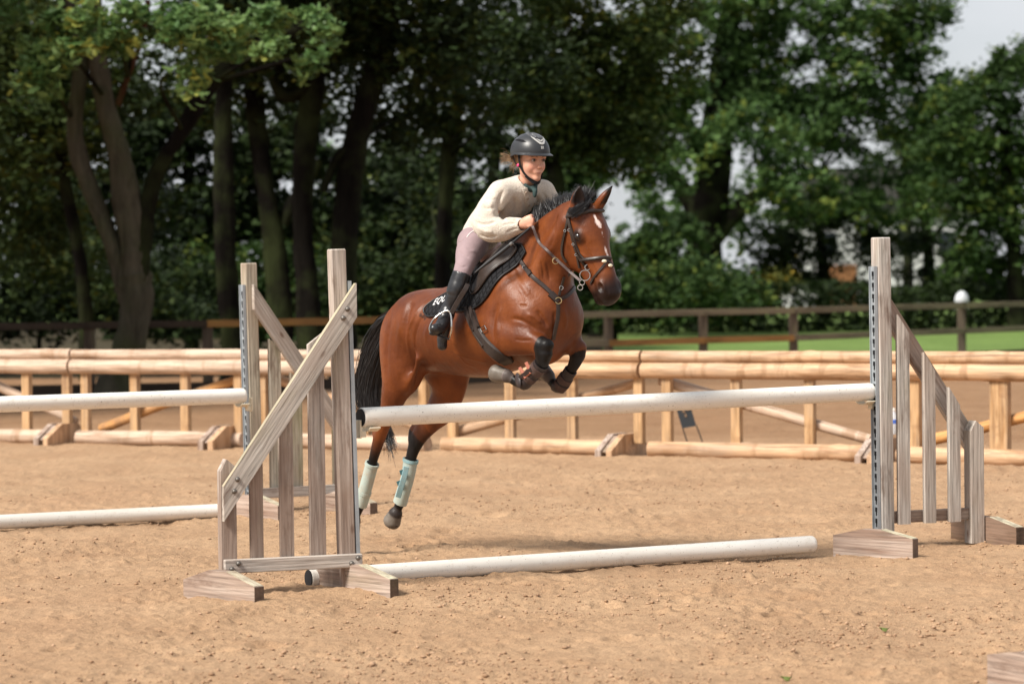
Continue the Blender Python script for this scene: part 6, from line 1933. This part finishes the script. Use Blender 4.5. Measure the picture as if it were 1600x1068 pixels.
g.lathe([(.034, -.004), (.038, .002), (.034, .007), (.020, .011), (.004, .013)], 20, MH @ q @ Matrix.Rotation(math.radians(35), 4, 'Z') @ Matrix.Diagonal((.72, 1.25, 1, 1)))
g.build('shell', M_BRB, fb, smooth=True)
leg_boot(ff, 6.0, 9.0, .008, (M_BRB,), band=[(.22, .42, M_BRS, .005), (.50, .72, M_BRS, .005)])

# ================================================================== RIDER
yr = math.radians(-57)
HF_w = Vector((math.cos(yr), math.sin(yr), 0)); HL_w = Vector((-math.sin(yr), math.cos(yr), 0)); HU_w = Vector((0, 0, 1))
pd = math.radians(-3)
HF_w, HU_w = HF_w * math.cos(pd) + HU_w * math.sin(pd), HU_w * math.cos(pd) - HF_w * math.sin(pd)
r3 = MHI.to_3x3(); HF_, HL_, HU_ = r3 @ HF_w, r3 @ HL_w, r3 @ HU_w
HO = Vector(hp(829, 250, 0.0))
RR = np.array([list(HF_), list(HL_), list(HU_)], np.float32)
def h3(x, y, z): return tuple(HO + HF_ * x + HL_ * y + HU_ * z)
HDM = MH @ (Matrix((HF_, HL_, HU_)).transposed().to_4x4()); HDM.translation = MH @ HO
B = Field((-.85, -.48, 1.05), (.05, .42, 2.42), .0046)
def be(c, r, k=.01, sub=False): B.ell(h3(*c), r, k, RR, sub)
def bt(pts, k=.01, sub=False): B.tube([(*h3(*p[:3]), *p[3:]) for p in pts], k, sub, lat=tuple(HL_))
nb = hp(819, 290, 0.0)
def body_core():
    B.tube([(*hp(748, 366, 0), .080, .070), (*hp(766, 346, 0), .082, .07), (*hp(792, 320, 0), .090, .065), (*hp(810, 302, 0), .080, .05)], .04)
    B.tube([(*hp(812, 302, 0), .055, .05), (*nb, .045, .045), (*h3(-.022, 0, -.095), .043, .046), (*h3(-.015, 0, -.05), .050, .055)], .02)
    for s in (-1, 1):
        B.tube([(*hp(806, 306, 0), .045), (*(hp(783, 306, -.135) if s < 0 else hp(844, 302, .135)), .034)], .03, interp=False)
        B.tube([(*hp(783, 306, -.135), .034) if s < 0 else (*hp(844, 302, .135), .034), (*hp(760, 354, -.225), .026) if s < 0 else (*hp(866, 351, .215), .026), (*(hp(808, 353, -.115) if s < 0 else hp(856, 349, .085)), .024)], .03, interp=False)
        B.tube([(*hp(742, 378, .07 * s), .045), (*(hp(723, 424, -.278) if s < 0 else hp(791, 424, .278)), .030), (*(hp(699, 488, -.345) if s < 0 else hp(765, 492, .325)), .022)], .02, interp=False)
        B.tube([(*(hp(699, 488, -.345) if s < 0 else hp(765, 492, .325)), .020), (*(hp(684, 511, -.44) if s < 0 else hp(788, 506, .355)), .018)], .02, interp=False)
body_core()
# head
be((-.012, 0, .035), (.092, .072, .086), .02)
be((.030, 0, -.030), (.058, .055, .070), .03)
be((.050, 0, .030), (.040, .056, .035), .02)
for s in (-1, 1):
    bt([(-.012, .054 * s, -.030, .013), (.002, .045 * s, -.062, .014), (.036, .024 * s, -.089, .013), (.063, .005 * s, -.099, .012)], .025)
    be((.050, .034 * s, -.034), (.026, .021, .026), .022)
    be((-.008, .071 * s, -.012), (.017, .007, .029), .006)
    be((-.010, .078 * s, -.012), (.009, .005, .017), .004, True)
    be((.092, .031 * s, .000), (.012, .015, .0065), .006, True)
    bt([(.085, .014 * s, .017, .006), (.084, .032 * s, .021, .006), (.070, .050 * s, .015, .006)], .012)
    be((.099, .0105 * s, -.0405), (.009, .007, .007), .005)
be((.066, 0, -.098), (.015, .017, .014), .014)
bt([(.084, 0, .006, .0065), (.092, 0, -.014, .0068), (.100, 0, -.031, .008)], .010)
be((.1015, 0, -.036), (.0098, .0100, .0082), .006)
be((.078, 0, -.066), (.011, .024, .016), .016)
be((.0840, 0, -.0668), (.0078, .016, .0042), .004)
be((.0828, 0, -.0755), (.0078, .0140, .0048), .005)
bt([(.081, -.015, -.0745, .0011), (.0920, 0, -.0708, .0014), (.081, .015, -.0745, .0011)], .002, True)
# hands gripping the reins: palm, four fingers, thumb
def hand(wr, kn, pn, inn, s):
    """wr wrist, kn knuckle row centre, pn pinky direction (unit), inn direction fingers curl to"""
    wr, kn, pn, inn = Vector(wr), Vector(kn), Vector(pn).normalized(), Vector(inn).normalized()
    ax = (kn - wr).normalized()
    B.tube([(*wr, .021, .021), (*(wr + (kn - wr) * .35), .024, .026), (*(wr + (kn - wr) * .75), .020, .034), (*kn, .013, .033)], .012, lat=tuple(inn))
    for i in range(4):
        o_ = (i - 1.5) * .0175
        L = (.030, .034, .033, .027)[i]
        p0 = kn + pn * o_ - ax * .004
        p1 = p0 + ax * L * .72 + inn * L * .30 + pn * (i - 1.5) * .001
        p2 = p1 + inn * L * .78 - ax * L * .18
        p3 = p2 - ax * L * .60 + inn * L * .05
        r_ = (.0086, .0090, .0086, .0078)[i]
        B.tube([(*p0, r_), (*p1, r_), (*p2, r_ * .95), (*p3, r_ * .85)], .0025, sn=3)
        B.ell(p0 + (p1 - p0) * .05 - inn * .002, (r_ * 1.05,) * 3, .004)
    t0 = wr + (kn - wr) * .35 - pn * .024 + inn * .006
    B.tube([(*t0, .012), (*(t0 + ax * .030 + inn * .010 - pn * .004), .0105), (*(t0 + ax * .052 + inn * .014 + pn * .006), .0085)], .006)
w1 = Vector(hp(813, 352, -.125)); k1_ = Vector(hp(826, 346, -.118))
hand(w1, k1_, r3 @ Vector((.12, -.25, -1)), r3 @ Vector((.45, .9, 0)), -1)
w2 = Vector(hp(852, 349, .085)); k2_ = Vector(hp(864, 346, .07))
hand(w2, k2_, r3 @ Vector((0, -.1, -1)), r3 @ Vector((-.6, -.5, 0)), 1)
BV, BQ = B.mesh(it=1); BV, BQ = biggest(BV, BQ)
rel = BV - np.array(HO); bx, by, bz = rel @ RR[0], rel @ RR[1], rel @ RR[2]
skin = np.tile(np.array([[0.62, 0.335, 0.235]]), (len(BV), 1))
def tint(mask, c):
    global skin
    skin = skin * (1 - mask[:, None]) + np.array([c]) * mask[:, None]
def gb(c, r):
    return np.clip(1.3 - np.sqrt(((bx - c[0]) / r[0]) ** 2 + ((np.abs(by) - c[1]) / r[1]) ** 2 + ((bz - c[2]) / r[2]) ** 2), 0, 1)
tint(gb((.075, .036, -.042), (.03, .022, .024)) * .38, (.62, .22, .17))
tint(gb((.100, .0, -.038), (.016, .014, .012)) * .3, (.62, .25, .19))
tint(np.clip(gb((.088, .0, -.0715), (.013, .0160, .0075)) * 2.2, 0, 1) * .4, (.50, .20, .16))
tint(np.clip(gb((.088, .0, -.0716), (.013, .0165, .0020)) * 2, 0, 1) * .8, (.16, .04, .035))
for dz, w_ in ((.0185, .85),):
    zz = .0195 + .004 * np.sin(np.clip((np.abs(by) - .014) / .034, 0, 1) * 3.14) - .003
    e = (1 - sstep(np.abs(bz - zz), .0018, .0042)) * (np.abs(by) > .013) * (np.abs(by) < .050) * (bx > .05)
    tint(e * w_, (.16, .085, .05))
tint((1 - sstep(np.sqrt(((np.abs(by) - .031) / .019) ** 2 + ((bz - .0005) / .010) ** 2), .7, 1.25)) * (bx > .06) * .55, (.22, .10, .075))  # shade under the visor painted around the eyes
me = mesh_np('body', BV, BQ); set_col(me, skin)
def mat_skin():
    m = Mt('skin', 0.48, 0.4)
    n = m.noise(m.coord((1, 1, 1), False), 55, 4, .6)
    m.color(m.mix(.25, m.attr(), m.ramp(n, [(.3, .78), (.7, 1.1)]), 'MULTIPLY'))
    m.b.inputs['Subsurface Weight'].default_value = .12
    m.b.inputs['Subsurface Radius'].default_value = (.010, .004, .002)
    m.b.inputs['Subsurface Scale'].default_value = 1.0
    return m.m
M_SKIN = mat_skin()
person = empty('person', (0, 0, 0), 'young rider in cream fleece, mauve breeches and black helmet leaning over the horse neck', 'person')
person.matrix_basis = Matrix.Translation(MH @ Vector(hp(742, 372, 0))) @ MH.to_3x3().to_4x4()
link('body', me, M_SKIN, person, MH)
# eyes
for s in (-1, 1):
    R_ = HDM @ Matrix.Translation((.0765, .031 * s, .0003))
    g = G(); g.lathe([(.0112 * math.sin(t * math.pi / 12), -.0112 * math.cos(t * math.pi / 12)) for t in range(1, 12)], 16, R_)
    e = g.build('eye', Mt('eye_white', .15, .5, (.36, .31, .29)).m, person, smooth=True)  # white darkened to carry the visor's shadow
    q = Vector((1, -.06, -.02)).to_track_quat('Z', 'Y').to_matrix().to_4x4()
    g = G(); g.lathe([(.0072, .0098), (.0062, .0108), (.0035, .0119), (.0005, .0123)], 14, R_ @ q); g.build('iris', Mt('iris', .1, .6, (.022, .014, .010)).m, e, smooth=True)
    # upper lid and lashes
    g = G(); g.tube([R_ @ Vector((.0088, y_, .0026 + .0016 * (1 - (y_ / .014) ** 2))) for y_ in np.linspace(-.013, .013, 7)], .0022, 6)
    g.build('eyelid', Mt('eyelid', .6, .3, (.26, .12, .085)).m, person, smooth=True)
# sweater
S = Field((-.92, -.42, 1.62), (.12, .42, 2.26), .0062)
S.tube([(*hp(752, 366, 0), .112, .100), (*hp(762, 352, 0), .118, .108), (*hp(780, 331, 0), .130, .108), (*hp(800, 311, 0), .145, .100), (*hp(813, 299, 0), .110, .070)], .04)
S.tube([(*hp(781, 303, -.145), .062, .066), (*hp(765, 325, -.20), .064, .068), (*hp(757, 347, -.235), .068, .072), (*hp(766, 358, -.225), .070, .072), (*hp(784, 358, -.180), .064, .068), (*hp(800, 354.5, -.145), .052, .054), (*hp(812, 352.3, -.125), .040, .042)], .035)
S.tube([(*hp(850, 300, .145), .062, .066), (*hp(862, 322, .20), .060, .062), (*hp(874, 346, .225), .058, .062), (*hp(866, 351, .16), .050, .05), (*hp(853, 350, .10), .040, .042)], .03)
S.ell(hp(812, 296, 0), (.075, .17, .06), .06)
S.tube([(*hp(816, 295, 0), .072, .068), (*h3(-.030, 0, -.128), .064, .060)], .03)      # collar
# neck hole and cuff holes
S.tube([(*hp(819, 292, 0), .050, .048), (*h3(-.012, 0, -.115), .056, .054), (*h3(.0, 0, -.04), .080, .08)], .006, True)
vn = [h3(.040, -.010, -.125), h3(.070, -.012, -.160), h3(.082, -.014, -.200)]
S.tube([(*vn[0], .030), (*vn[1], .017), (*vn[2], .004)], .008, True)
S.tube([(*hp(813.5, 352, -.125), .029), (*hp(828, 350, -.12), .031)], .004, True)
S.tube([(*hp(855, 350, .10), .030), (*hp(840, 350, .07), .032)], .004, True)
SV, SQ = S.mesh(it=2)
me = mesh_np('sweater', SV, SQ)
_b = BVHTree.FromPolygons([tuple(v) for v in SV.tolist()], SQ.tolist())
crease(me, [([(788, 296), (781, 310), (780, 326), (786, 340), (794, 346)], .012, -.016), ([(776, 300), (768, 316), (768, 332), (774, 344)], .014, .008),
            ([(741, 345), (752, 350), (764, 349), (776, 345)], .008, -.009), ([(744, 354), (757, 361), (772, 362)], .011, .007), ([(748, 366), (762, 371), (778, 368)], .008, -.007),
            ([(786, 345), (797, 341), (806, 344)], .008, .008), ([(784, 352), (796, 349), (808, 349)], .006, -.006), ([(790, 364), (802, 358), (810, 357)], .006, -.005),
            ([(752, 322), (762, 326), (773, 324)], .010, -.007), ([(757, 308), (766, 312), (776, 311)], .009, -.005),
            ([(800, 306), (806, 322), (804, 338)], .014, -.010), ([(811, 305), (815, 322), (813, 340)], .010, .006), ([(838, 305), (842, 320), (838, 338)], .012, -.010), ([(848, 300), (853, 312), (852, 326)], .010, -.007),
            ([(738, 352), (744, 366), (754, 378)], .008, -.008), ([(758, 374), (772, 378), (786, 374)], .006, -.006)], _b)
co_ = np.zeros(len(SV) * 3); me.vertices.foreach_get('co', co_); SV = co_.reshape(-1, 3)
no = np.zeros(len(SV) * 3); me.vertices.foreach_get('normal', no)
SV = SV + no.reshape(-1, 3) * (noise3(SV * 60, 5) * .0009 + noise3(SV * 14, 6) * .002)[:, None]; me.vertices.foreach_set('co', SV.astype(np.float32).ravel()); me.update()
def mat_fleece():
    m = Mt('cream_fleece_knit', 0.95, 0.1)
    co = m.coord((1, 1, 1), False)
    v = m.voro(co, 190); n = m.noise(co, 120, 4, .7)
    c = m.ramp(n, [(.3, (.54, .47, .39)), (.6, (.70, .63, .54))])
    c = m.mix(.3, c, m.ramp(v, [(.0, 1.05), (.6, .72)]), 'MULTIPLY')
    m.color(c); m.bump(n, .8, .006).bump(v, .5, .004)
    m.b.inputs['Sheen Weight'].default_value = .3; m.b.inputs['Sheen Roughness'].default_value = .6
    return m.m
M_FLEECE = mat_fleece()
sw = link('sweater', me, M_FLEECE, person, MH)
SB = BVHTree.FromPolygons([tuple(v) for v in SV.tolist()], SQ.tolist())
# placket with buttons, seen on the chest
pl = [(836, 300), (829, 309), (826, 318), (827, 327), (828, 335)]
def on_sw(px, py, off):
    return hit(px, py, off, SB)
surf_strap('placket', [(820, 294), (822.5, 303), (825, 314), (827.5, 334)], .030, .003, M_FLEECE, sw, .001, .3, bvh=SB)
for (x, y) in ((822, 301), (824, 310), (826, 320), (827.5, 330)):
    h = on_sw(x, y, .004)
    if h is None: continue
    q = h[1].to_track_quat('Z', 'Y').to_matrix().to_4x4(); q.translation = h[0]
    g = G().lathe([(.0085, 0), (.0085, .0025), (.0065, .004), (.004, .0025), (.001, .0025)], 14, MH @ q)
    g.build('button', Mt('beige_button', .4, .5, (.42, .34, .27)).m, sw, smooth=True)
# ruffled edge of the opening
# undershirt
U = Field((-.55, -.12, 1.85), (.02, .16, 2.22), .006)
U.tube([(*hp(812, 302, 0), .066, .060), (*hp(817, 293, 0), .066, .062), (*h3(-.016, 0, -.136), .052, .051)], .02)
U.tube([(*h3(.034, .004, -.145), .016), (*h3(.050, .000, -.170), .015), (*h3(.054, -.004, -.200), .010)], .02)
U.tube([(*h3(-.020, 0, -.125), .0485, .0485), (*h3(-.010, 0, -.07), .06, .06)], .004, True)
U.tube([(*h3(.034, -.012, -.100), .034), (*h3(.060, -.024, -.140), .026), (*h3(.070, -.030, -.17), .016)], .006, True)
V_, Q_ = U.mesh(it=2)
link('shirt', mesh_np('shirt', V_, Q_), Mt('dark_green_shirt', .8, .2, (.035, .060, .058)).m, person, MH)
# breeches
P_ = Field((-1.05, -.42, 1.25), (-.15, .42, 1.98), .0062)
P_.ell(hp(747, 375, 0), (.095, .115, .095), .04)
P_.ell(hp(737, 382, -.06), (.070, .072, .075), .04)
P_.tube([(*hp(740, 380, -.09), .080, .095), (*hp(732, 396, -.17), .066, .080), (*hp(727, 412, -.235), .052, .062), (*hp(721.5, 427, -.285), .046, .052), (*hp(718, 440, -.30), .040, .044)], .04)
P_.tube([(*hp(752, 380, .09), .080, .095), (*hp(770, 396, .17), .066, .080), (*hp(785, 412, .235), .052, .062), (*hp(793, 427, .285), .046, .052), (*hp(790, 440, .30), .040, .044)], .04)
V_, Q_ = P_.mesh(it=2)
def mat_cloth(name, c):
    m = Mt(name, .75, .25); n = m.noise(m.coord((1, 1, 1), False), 14, 4, .6)
    m.color(m.ramp(n, [(.3, tuple(x * .86 for x in c)), (.7, c)])); m.bump(n, .3, .01).bump(m.noise(m.coord((1, 1, 1), False), 400, 2), .2, .001)
    m.b.inputs['Sheen Weight'].default_value = .15
    return m.m
bm_ = mesh_np('breeches', V_, Q_)
crease(bm_, [([(713, 381), (722, 376), (730, 368)], .006, -.006), ([(716, 392), (724, 399), (734, 402)], .008, -.005), ([(722, 384), (732, 392), (744, 392)], .010, .004), ([(713, 412), (720, 417), (730, 416)], .007, -.005)], BVHTree.FromPolygons([tuple(v) for v in V_.tolist()], Q_.tolist()))
br = link('breeches', bm_, mat_cloth('mauve_cloth', (.30, .215, .225)), person, MH)
# white waistband hint
PB = BVHTree.FromPolygons([tuple(v) for v in V_.tolist()], Q_.tolist())
try:
    surf_strap('piping', [(729.5, 371), (733, 366), (737, 362.5), (741, 360)], .006, .002, Mt('white_piping', .7, .2, (.6, .57, .56)).m, br, .001, bvh=PB)
except Exception as ex: print('piping', ex)
# riding boots
def riding_boot(s):
    f = Field((-1.08, -.60, 1.02), (-.25, -.20, 1.66), .0058) if s < 0 else Field((-1.08, .18, 1.02), (-.15, .52, 1.66), .008)
    if s < 0:
        top, mid, low, ank = hp(720.5, 429, -.292), hp(711, 455, -.325), hp(701.5, 478, -.342), hp(698.5, 489, -.35)
        toe, ball, heel = hp(680, 513, -.47), hp(688, 511, -.42), hp(691, 530, -.355)
    else:
        top, mid, low, ank = hp(792, 429, .292), hp(780, 455, .31), hp(768, 478, .32), hp(765, 489, .325)
        toe, ball, heel = hp(792, 506, .36), hp(782, 504, .345), hp(757, 512, .325)
    f.tube([(*(Vector(top) + (Vector(top) - Vector(mid)).normalized() * .03), .048, .055), (*top, .048, .054), (*(Vector(top).lerp(Vector(mid), .5)), .046, .055), (*mid, .044, .053), (*low, .034, .039), (*ank, .033, .037)], .02)
    f.tube([(*ank, .033, .037), (*ball, .038, .034), (*toe, .033, .027)], .02)
    f.tube([(*ank, .034), (*(Vector(ank).lerp(Vector(heel), .6)), .034), (*heel, .029)], .03)
    if s < 0:
        f.tube([(*(Vector(heel) + Vector((0, 0, -.012))), .030, .024), (*(Vector(heel) + Vector((0, 0, -.038))), .030, .024)], .006)
        dn = Vector((-.01, 0, -.026))
        f.tube([(*(Vector(ball) + dn), .038, .016), (*(Vector(toe) + dn), .036, .014)], .006)
        for t in (.30, .52, .74):
            a_ = Vector(low).lerp(Vector(mid), t)
            f.tube([(*(a_ + Vector((.04, -.03, -.004))), .004), (*(a_ + Vector((0, -.047, .006))), .005), (*(a_ + Vector((-.04, -.02, .010))), .004)], .012, True)
        f.tube([(*(Vector(ank) + Vector((.03, -.03, .01))), .005), (*(Vector(ank) + Vector((0, -.045, .004))), .006), (*(Vector(ank) + Vector((-.03, -.03, .01))), .005)], .012)
    # open top
    tv = (Vector(top) - Vector(mid)).normalized(); f.tube([(*(Vector(top) + tv * .062), .070, .070), (*(Vector(top) + tv * .10), .08, .08)], .003, True)
    V, Q = f.mesh(it=1)
    return V, Q
M_BOOT = Mt('black_boot', .32, .5)
nbt = M_BOOT.noise(M_BOOT.coord((1, 1, 1), False), 30, 4); M_BOOT.color(M_BOOT.ramp(nbt, [(.3, (.010, .010, .011)), (.7, (.024, .024, .027))])); M_BOOT.bump(nbt, .15, .006); M_BOOT = M_BOOT.m
for s in (-1, 1):
    V_, Q_ = riding_boot(s)
    link('riding_boot', mesh_np('boot', V_, Q_), M_BOOT, person, MH)

# helmet -----------------------------------------------------------
RX, RY, RZ = .128, .101, .106; HC = Vector((-.006, 0, .045))
def hs_(az, el, off=0.0):
    """point on the helmet shell: az 0 = front, + = rider's left; el up"""
    ca, sa = math.cos(az), math.sin(az); ce, se = math.cos(el), math.sin(el)
    pw = 1.0
    rx = RX + (0.004 if ca < 0 else 0)
    n = Vector((ca * ce / rx, sa * ce / RY, se / RZ)).normalized()
    return HC + Vector((rx * ca * ce, RY * sa * ce, RZ * se)) + n * off, n
def patch(azel, off0, off1, name, mat, parent, sub=8):
    """raised patch; azel is a polygon in (az, el) degrees, filled as a fan around its centroid"""
    P = []
    m = len(azel)
    for i in range(m):
        a_, b_ = azel[i], azel[(i + 1) % m]
        for t in range(sub): P.append((a_[0] + (b_[0] - a_[0]) * t / sub, a_[1] + (b_[1] - a_[1]) * t / sub))
    c = (sum(p[0] for p in P) / len(P), sum(p[1] for p in P) / len(P))
    vs = []; fs = []; n = len(P)
    for u, of in ((.02, off1), (.35, off1), (.7, off1), (.97, off1), (1.0, off0)):
        for p in P:
            vs.append(hs_(math.radians(c[0] + (p[0] - c[0]) * u), math.radians(c[1] + (p[1] - c[1]) * u), of)[0])
    for i in range(4):
        for k in range(n):
            k2 = (k + 1) % n; fs.append((i * n + k, i * n + k2, (i + 1) * n + k2, (i + 1) * n + k))
    fs.append(tuple(range(n))[::-1])
    g = G().add(vs, fs); g.v = [tuple(HDM @ Vector(v)) for v in g.v]
    return g.build(name, mat, parent, smooth=True)
def rim_el(az):          # lower edge of the shell
    ca = math.cos(az)
    return math.radians(-6 if ca > 0 else -6 + 16 * ca * .9)
vs = []; fs = []; na, ne = 56, 18
for lay, of in ((0, 0.0), (1, -.006)):
    for i in range(ne + 1):
        for k in range(na):
            az = 2 * math.pi * k / na; e0 = rim_el(az)
            el = e0 + (math.radians(89.5) - e0) * i / ne
            vs.append(hs_(az, el, of)[0])
o_ = (ne + 1) * na
for i in range(ne):
    for k in range(na):
        k2 = (k + 1) % na
        fs.append((i * na + k, i * na + k2, (i + 1) * na + k2, (i + 1) * na + k))
        fs.append((o_ + i * na + k2, o_ + i * na + k, o_ + (i + 1) * na + k, o_ + (i + 1) * na + k2))
for k in range(na):
    k2 = (k + 1) % na; fs.append((k2, k, o_ + k, o_ + k2))
fs.append(tuple(ne * na + k for k in range(na)))
g = G().add(vs, fs); g.v = [tuple(HDM @ Vector(v)) for v in g.v]
m = Mt('matt_black_shell', .38, .45); n_ = m.noise(m.coord((1, 1, 1), False), 420, 2); m.color(m.ramp(n_, [(.3, (.018, .019, .021)), (.7, (.034, .036, .040))])); m.bump(n_, .15, .001)
helmet = g.build('helmet', m.m, person, smooth=True); M_SHELL = m.m
# brim lip and visor
vs = []; fs = []
for k in range(na):
    az = 2 * math.pi * k / na; ca = math.cos(az)
    out = .0035 + (.030 * max(0, ca) ** 2.2)
    e0 = rim_el(az)
    p, n = hs_(az, e0 + .06, .001); q, _ = hs_(az, e0 - .01, .0)
    hz = Vector((n.x, n.y, 0)).normalized()
    vs += [p, q + hz * out + Vector((0, 0, -.006 * max(0, ca))), q + hz * out + Vector((0, 0, -.004 - .006 * max(0, ca))), q + Vector((0, 0, -.004)) - hz * .006]
for k in range(na):
    k2 = (k + 1) % na
    for j in range(4): fs.append((k * 4 + j, k * 4 + (j + 1) % 4, k2 * 4 + (j + 1) % 4, k2 * 4 + j)[::-1])
g = G().add(vs, fs); g.v = [tuple(HDM @ Vector(v)) for v in g.v]; g.build('visor', M_SHELL, helmet, smooth=True)
m = Mt('glitter_panel', .35, .6); gl = m.voro(m.coord((1, 1, 1), False), 620, 'Color'); gs = m.sep(gl)[0]
m.color(m.ramp(gs, [(.5, (.02, .02, .022)), (.85, (.12, .12, .13)), (.97, (.6, .6, .62))])); m.bump(gs, .8, .002)
patch([(-40, 52), (-24, 47), (0, 46), (24, 47), (40, 52), (62, 66), (100, 78), (180, 80), (-100, 78), (-62, 66)][:10], .000, .0022, 'crown_panel', m.m, helmet)
M_SILV = Mt('silver_emblem', .3, .5, (.62, .60, .56)); M_SILV.b.inputs['Metallic'].default_value = .5; M_SILV = M_SILV.m
for s in (-1, 1):
    patch([(0.5 * s, 22), (9 * s, 24), (22 * s, 36), (38 * s, 52), (26 * s, 47), (14 * s, 36), (6 * s, 31), (0.5 * s, 29)][:: -s], .0005, .0032, 'emblem_wing', M_SILV, helmet, 4)
    patch([(0.5 * s, 32), (8 * s, 35), (17 * s, 43), (8 * s, 40), (0.5 * s, 37)][:: -s], .0005, .0030, 'emblem_wing', M_SILV, helmet, 4)
    patch([(s * 52, 30), (s * 66, 38), (s * 92, 42), (s * 116, 36), (s * 92, 34), (s * 70, 30)][:: -s], .0, .0008, 'vent', M_HOLE, helmet, 4)
for a0, e0, e1 in ((-4.5, 9, 18), (-1.5, 9, 18), (3.0, 9, 18)):
    patch([(a0 - .8, e0), (a0 + .8, e0), (a0 + .8, e1), (a0 - .8, e1)], .0004, .0022, 'badge_bar', M_SILV, helmet, 3)
patch([(-4.5, 13), (0.5, 13), (0.5, 14.6), (-4.5, 14.6)], .0004, .0024, 'badge_bar', M_SILV, helmet, 3)
# harness
M_STRAP = Mt('black_webbing', .8, .2, (.010, .010, .011)).m
def hstrap(pts, w, t, name='chin_strap', mat=M_STRAP, par=None, up=None):
    pts = [HDM @ Vector(p) for p in smoothpts(pts, 5)]
    g = G().tube(pts, 1.0, 8, flat=(w / 2, t / 2), up=up); return g.build(name, mat, par or helmet, smooth=True)
for s in (-1, 1):
    hstrap([(.004, .083 * s, .045), (.008, .081 * s, .005), (.010, .072 * s, -.035), (.024, .060 * s, -.070), (.050, .038 * s, -.103), (.066, 0.004 * s, -.123)], .004, .017, up=(0, 0, 1) if False else HDM.to_3x3() @ Vector((1, 0, 0)))
    hstrap([(-.070, .070 * s, .035), (-.050, .078 * s, .0), (-.018, .078 * s, -.030), (.010, .074 * s, -.040)], .003, .011)
    hstrap([(-.085, .060 * s, .04), (-.098, .035 * s, -.01), (-.095, .0, -.022)], .005, .030, 'cradle')
hstrap([(.030, -.050, -.088), (.058, -.024, -.119), (.070, 0.0, -.126), (.058, .024, -.119), (.030, .050, -.088)], .006, .015)
# pink ear piece
g = G(); g.lathe([(.007, -.004), (.009, 0), (.007, .005), (.003, .007)], 12, HDM @ Matrix.Translation((-.004, -.080, -.030)) @ Matrix.Rotation(math.radians(90), 4, 'X'))
g.build('ear_plug', Mt('pink', .4, .4, (.75, .06, .20)).m, person, smooth=True)
# hair: short wisps at the temple and a blown ponytail
M_HAIR = mat_hair('light_brown_hair', (.14, .08, .04), (.34, .22, .12), .5)
rng = np.random.default_rng(5); st = []
for s in (-1, 1):
    for i in range(240):
        a_ = np.array(h3(.045 - rng.random() * .07, .074 * s, .045)) ; b_ = np.array(h3(-.004 - rng.random() * .03, .078 * s, .002 - rng.random() * .018)); c_ = np.array(h3(-.045 - rng.random() * .03, .070 * s, -.018 - rng.random() * .02))
        st.append(smoothpts([a_, b_, c_], 4))
for i in range(80):
    j = rng.normal(size=3) * .007
    p0 = Vector(h3(-.092, -.01, -.005)) + Vector(j)
    d = rng.random()
    p1 = p0 + r3 @ Vector((-.026 + rng.normal() * .010, .0 + rng.normal() * .009, -.016 + rng.normal() * .010))
    p2 = p1 + r3 @ Vector((-.014 + rng.normal() * .010, rng.normal() * .010, -.020 + rng.normal() * .010))
    st.append(smoothpts([p0, p1, p2], 5))
for i in range(60):
    p0 = Vector(h3(-.08, -.06, .015 - rng.random() * .03)); p1 = p0 + r3 @ Vector((-.03 - rng.random() * .02, 0, .012 + rng.normal() * .012)); p2 = p1 + r3 @ Vector((-.03, 0, -.004 + rng.normal() * .012))
    st.append(smoothpts([p0, p1, p2], 5))
for i in range(900):
    az = math.radians(90 + rng.random() * 180); s0 = hs_(az, math.radians(-4), -.012)[0]; s1 = s0 + Vector((.01, 0, -.035 - rng.random() * .02)) * .9 + Vector((-.0, 0, 0))
    s1.x = s0.x * .9; s1.y = s0.y * .86
    st.append(smoothpts([h3(*s0), h3(*((s0 + s1) / 2)), h3(*s1)], 3))
link('hair', hair_mesh(st, .0013), M_HAIR, person, MH)

# riding crop
crop = empty('riding_crop', MH @ Vector(hp(822, 362, -.16)), 'black riding crop held in the rider hand, pointing back over the saddle', 'riding crop')
cp = [hp(829, 355, -.135), hp(822, 361, -.150), hp(799, 380.6, -.225)]
g = G().tube([MH @ Vector(p) for p in cp], [.0062, .0062, .0070], 10); g.build('handle', M_BLACKCAP, crop, smooth=True)
g = G().tube([MH @ Vector(p) for p in (hp(801, 379, -.224), hp(797, 382.3, -.228))], .010, 10); g.build('collar', mat_metal('grey_ring', (.2, .2, .2), .5, .3), crop, smooth=True)
g = G().tube([MH @ Vector(p) for p in (hp(797, 382.3, -.228), hp(785, 392, -.26), hp(762, 410, -.33), hp(748, 421, -.365), hp(742, 426, -.38))], [.010, .0115, .0100, .0065, .004], 10); g.build('padded_shaft', mat_leather('black_grip', (.012, .012, .013), .6), crop, smooth=True)
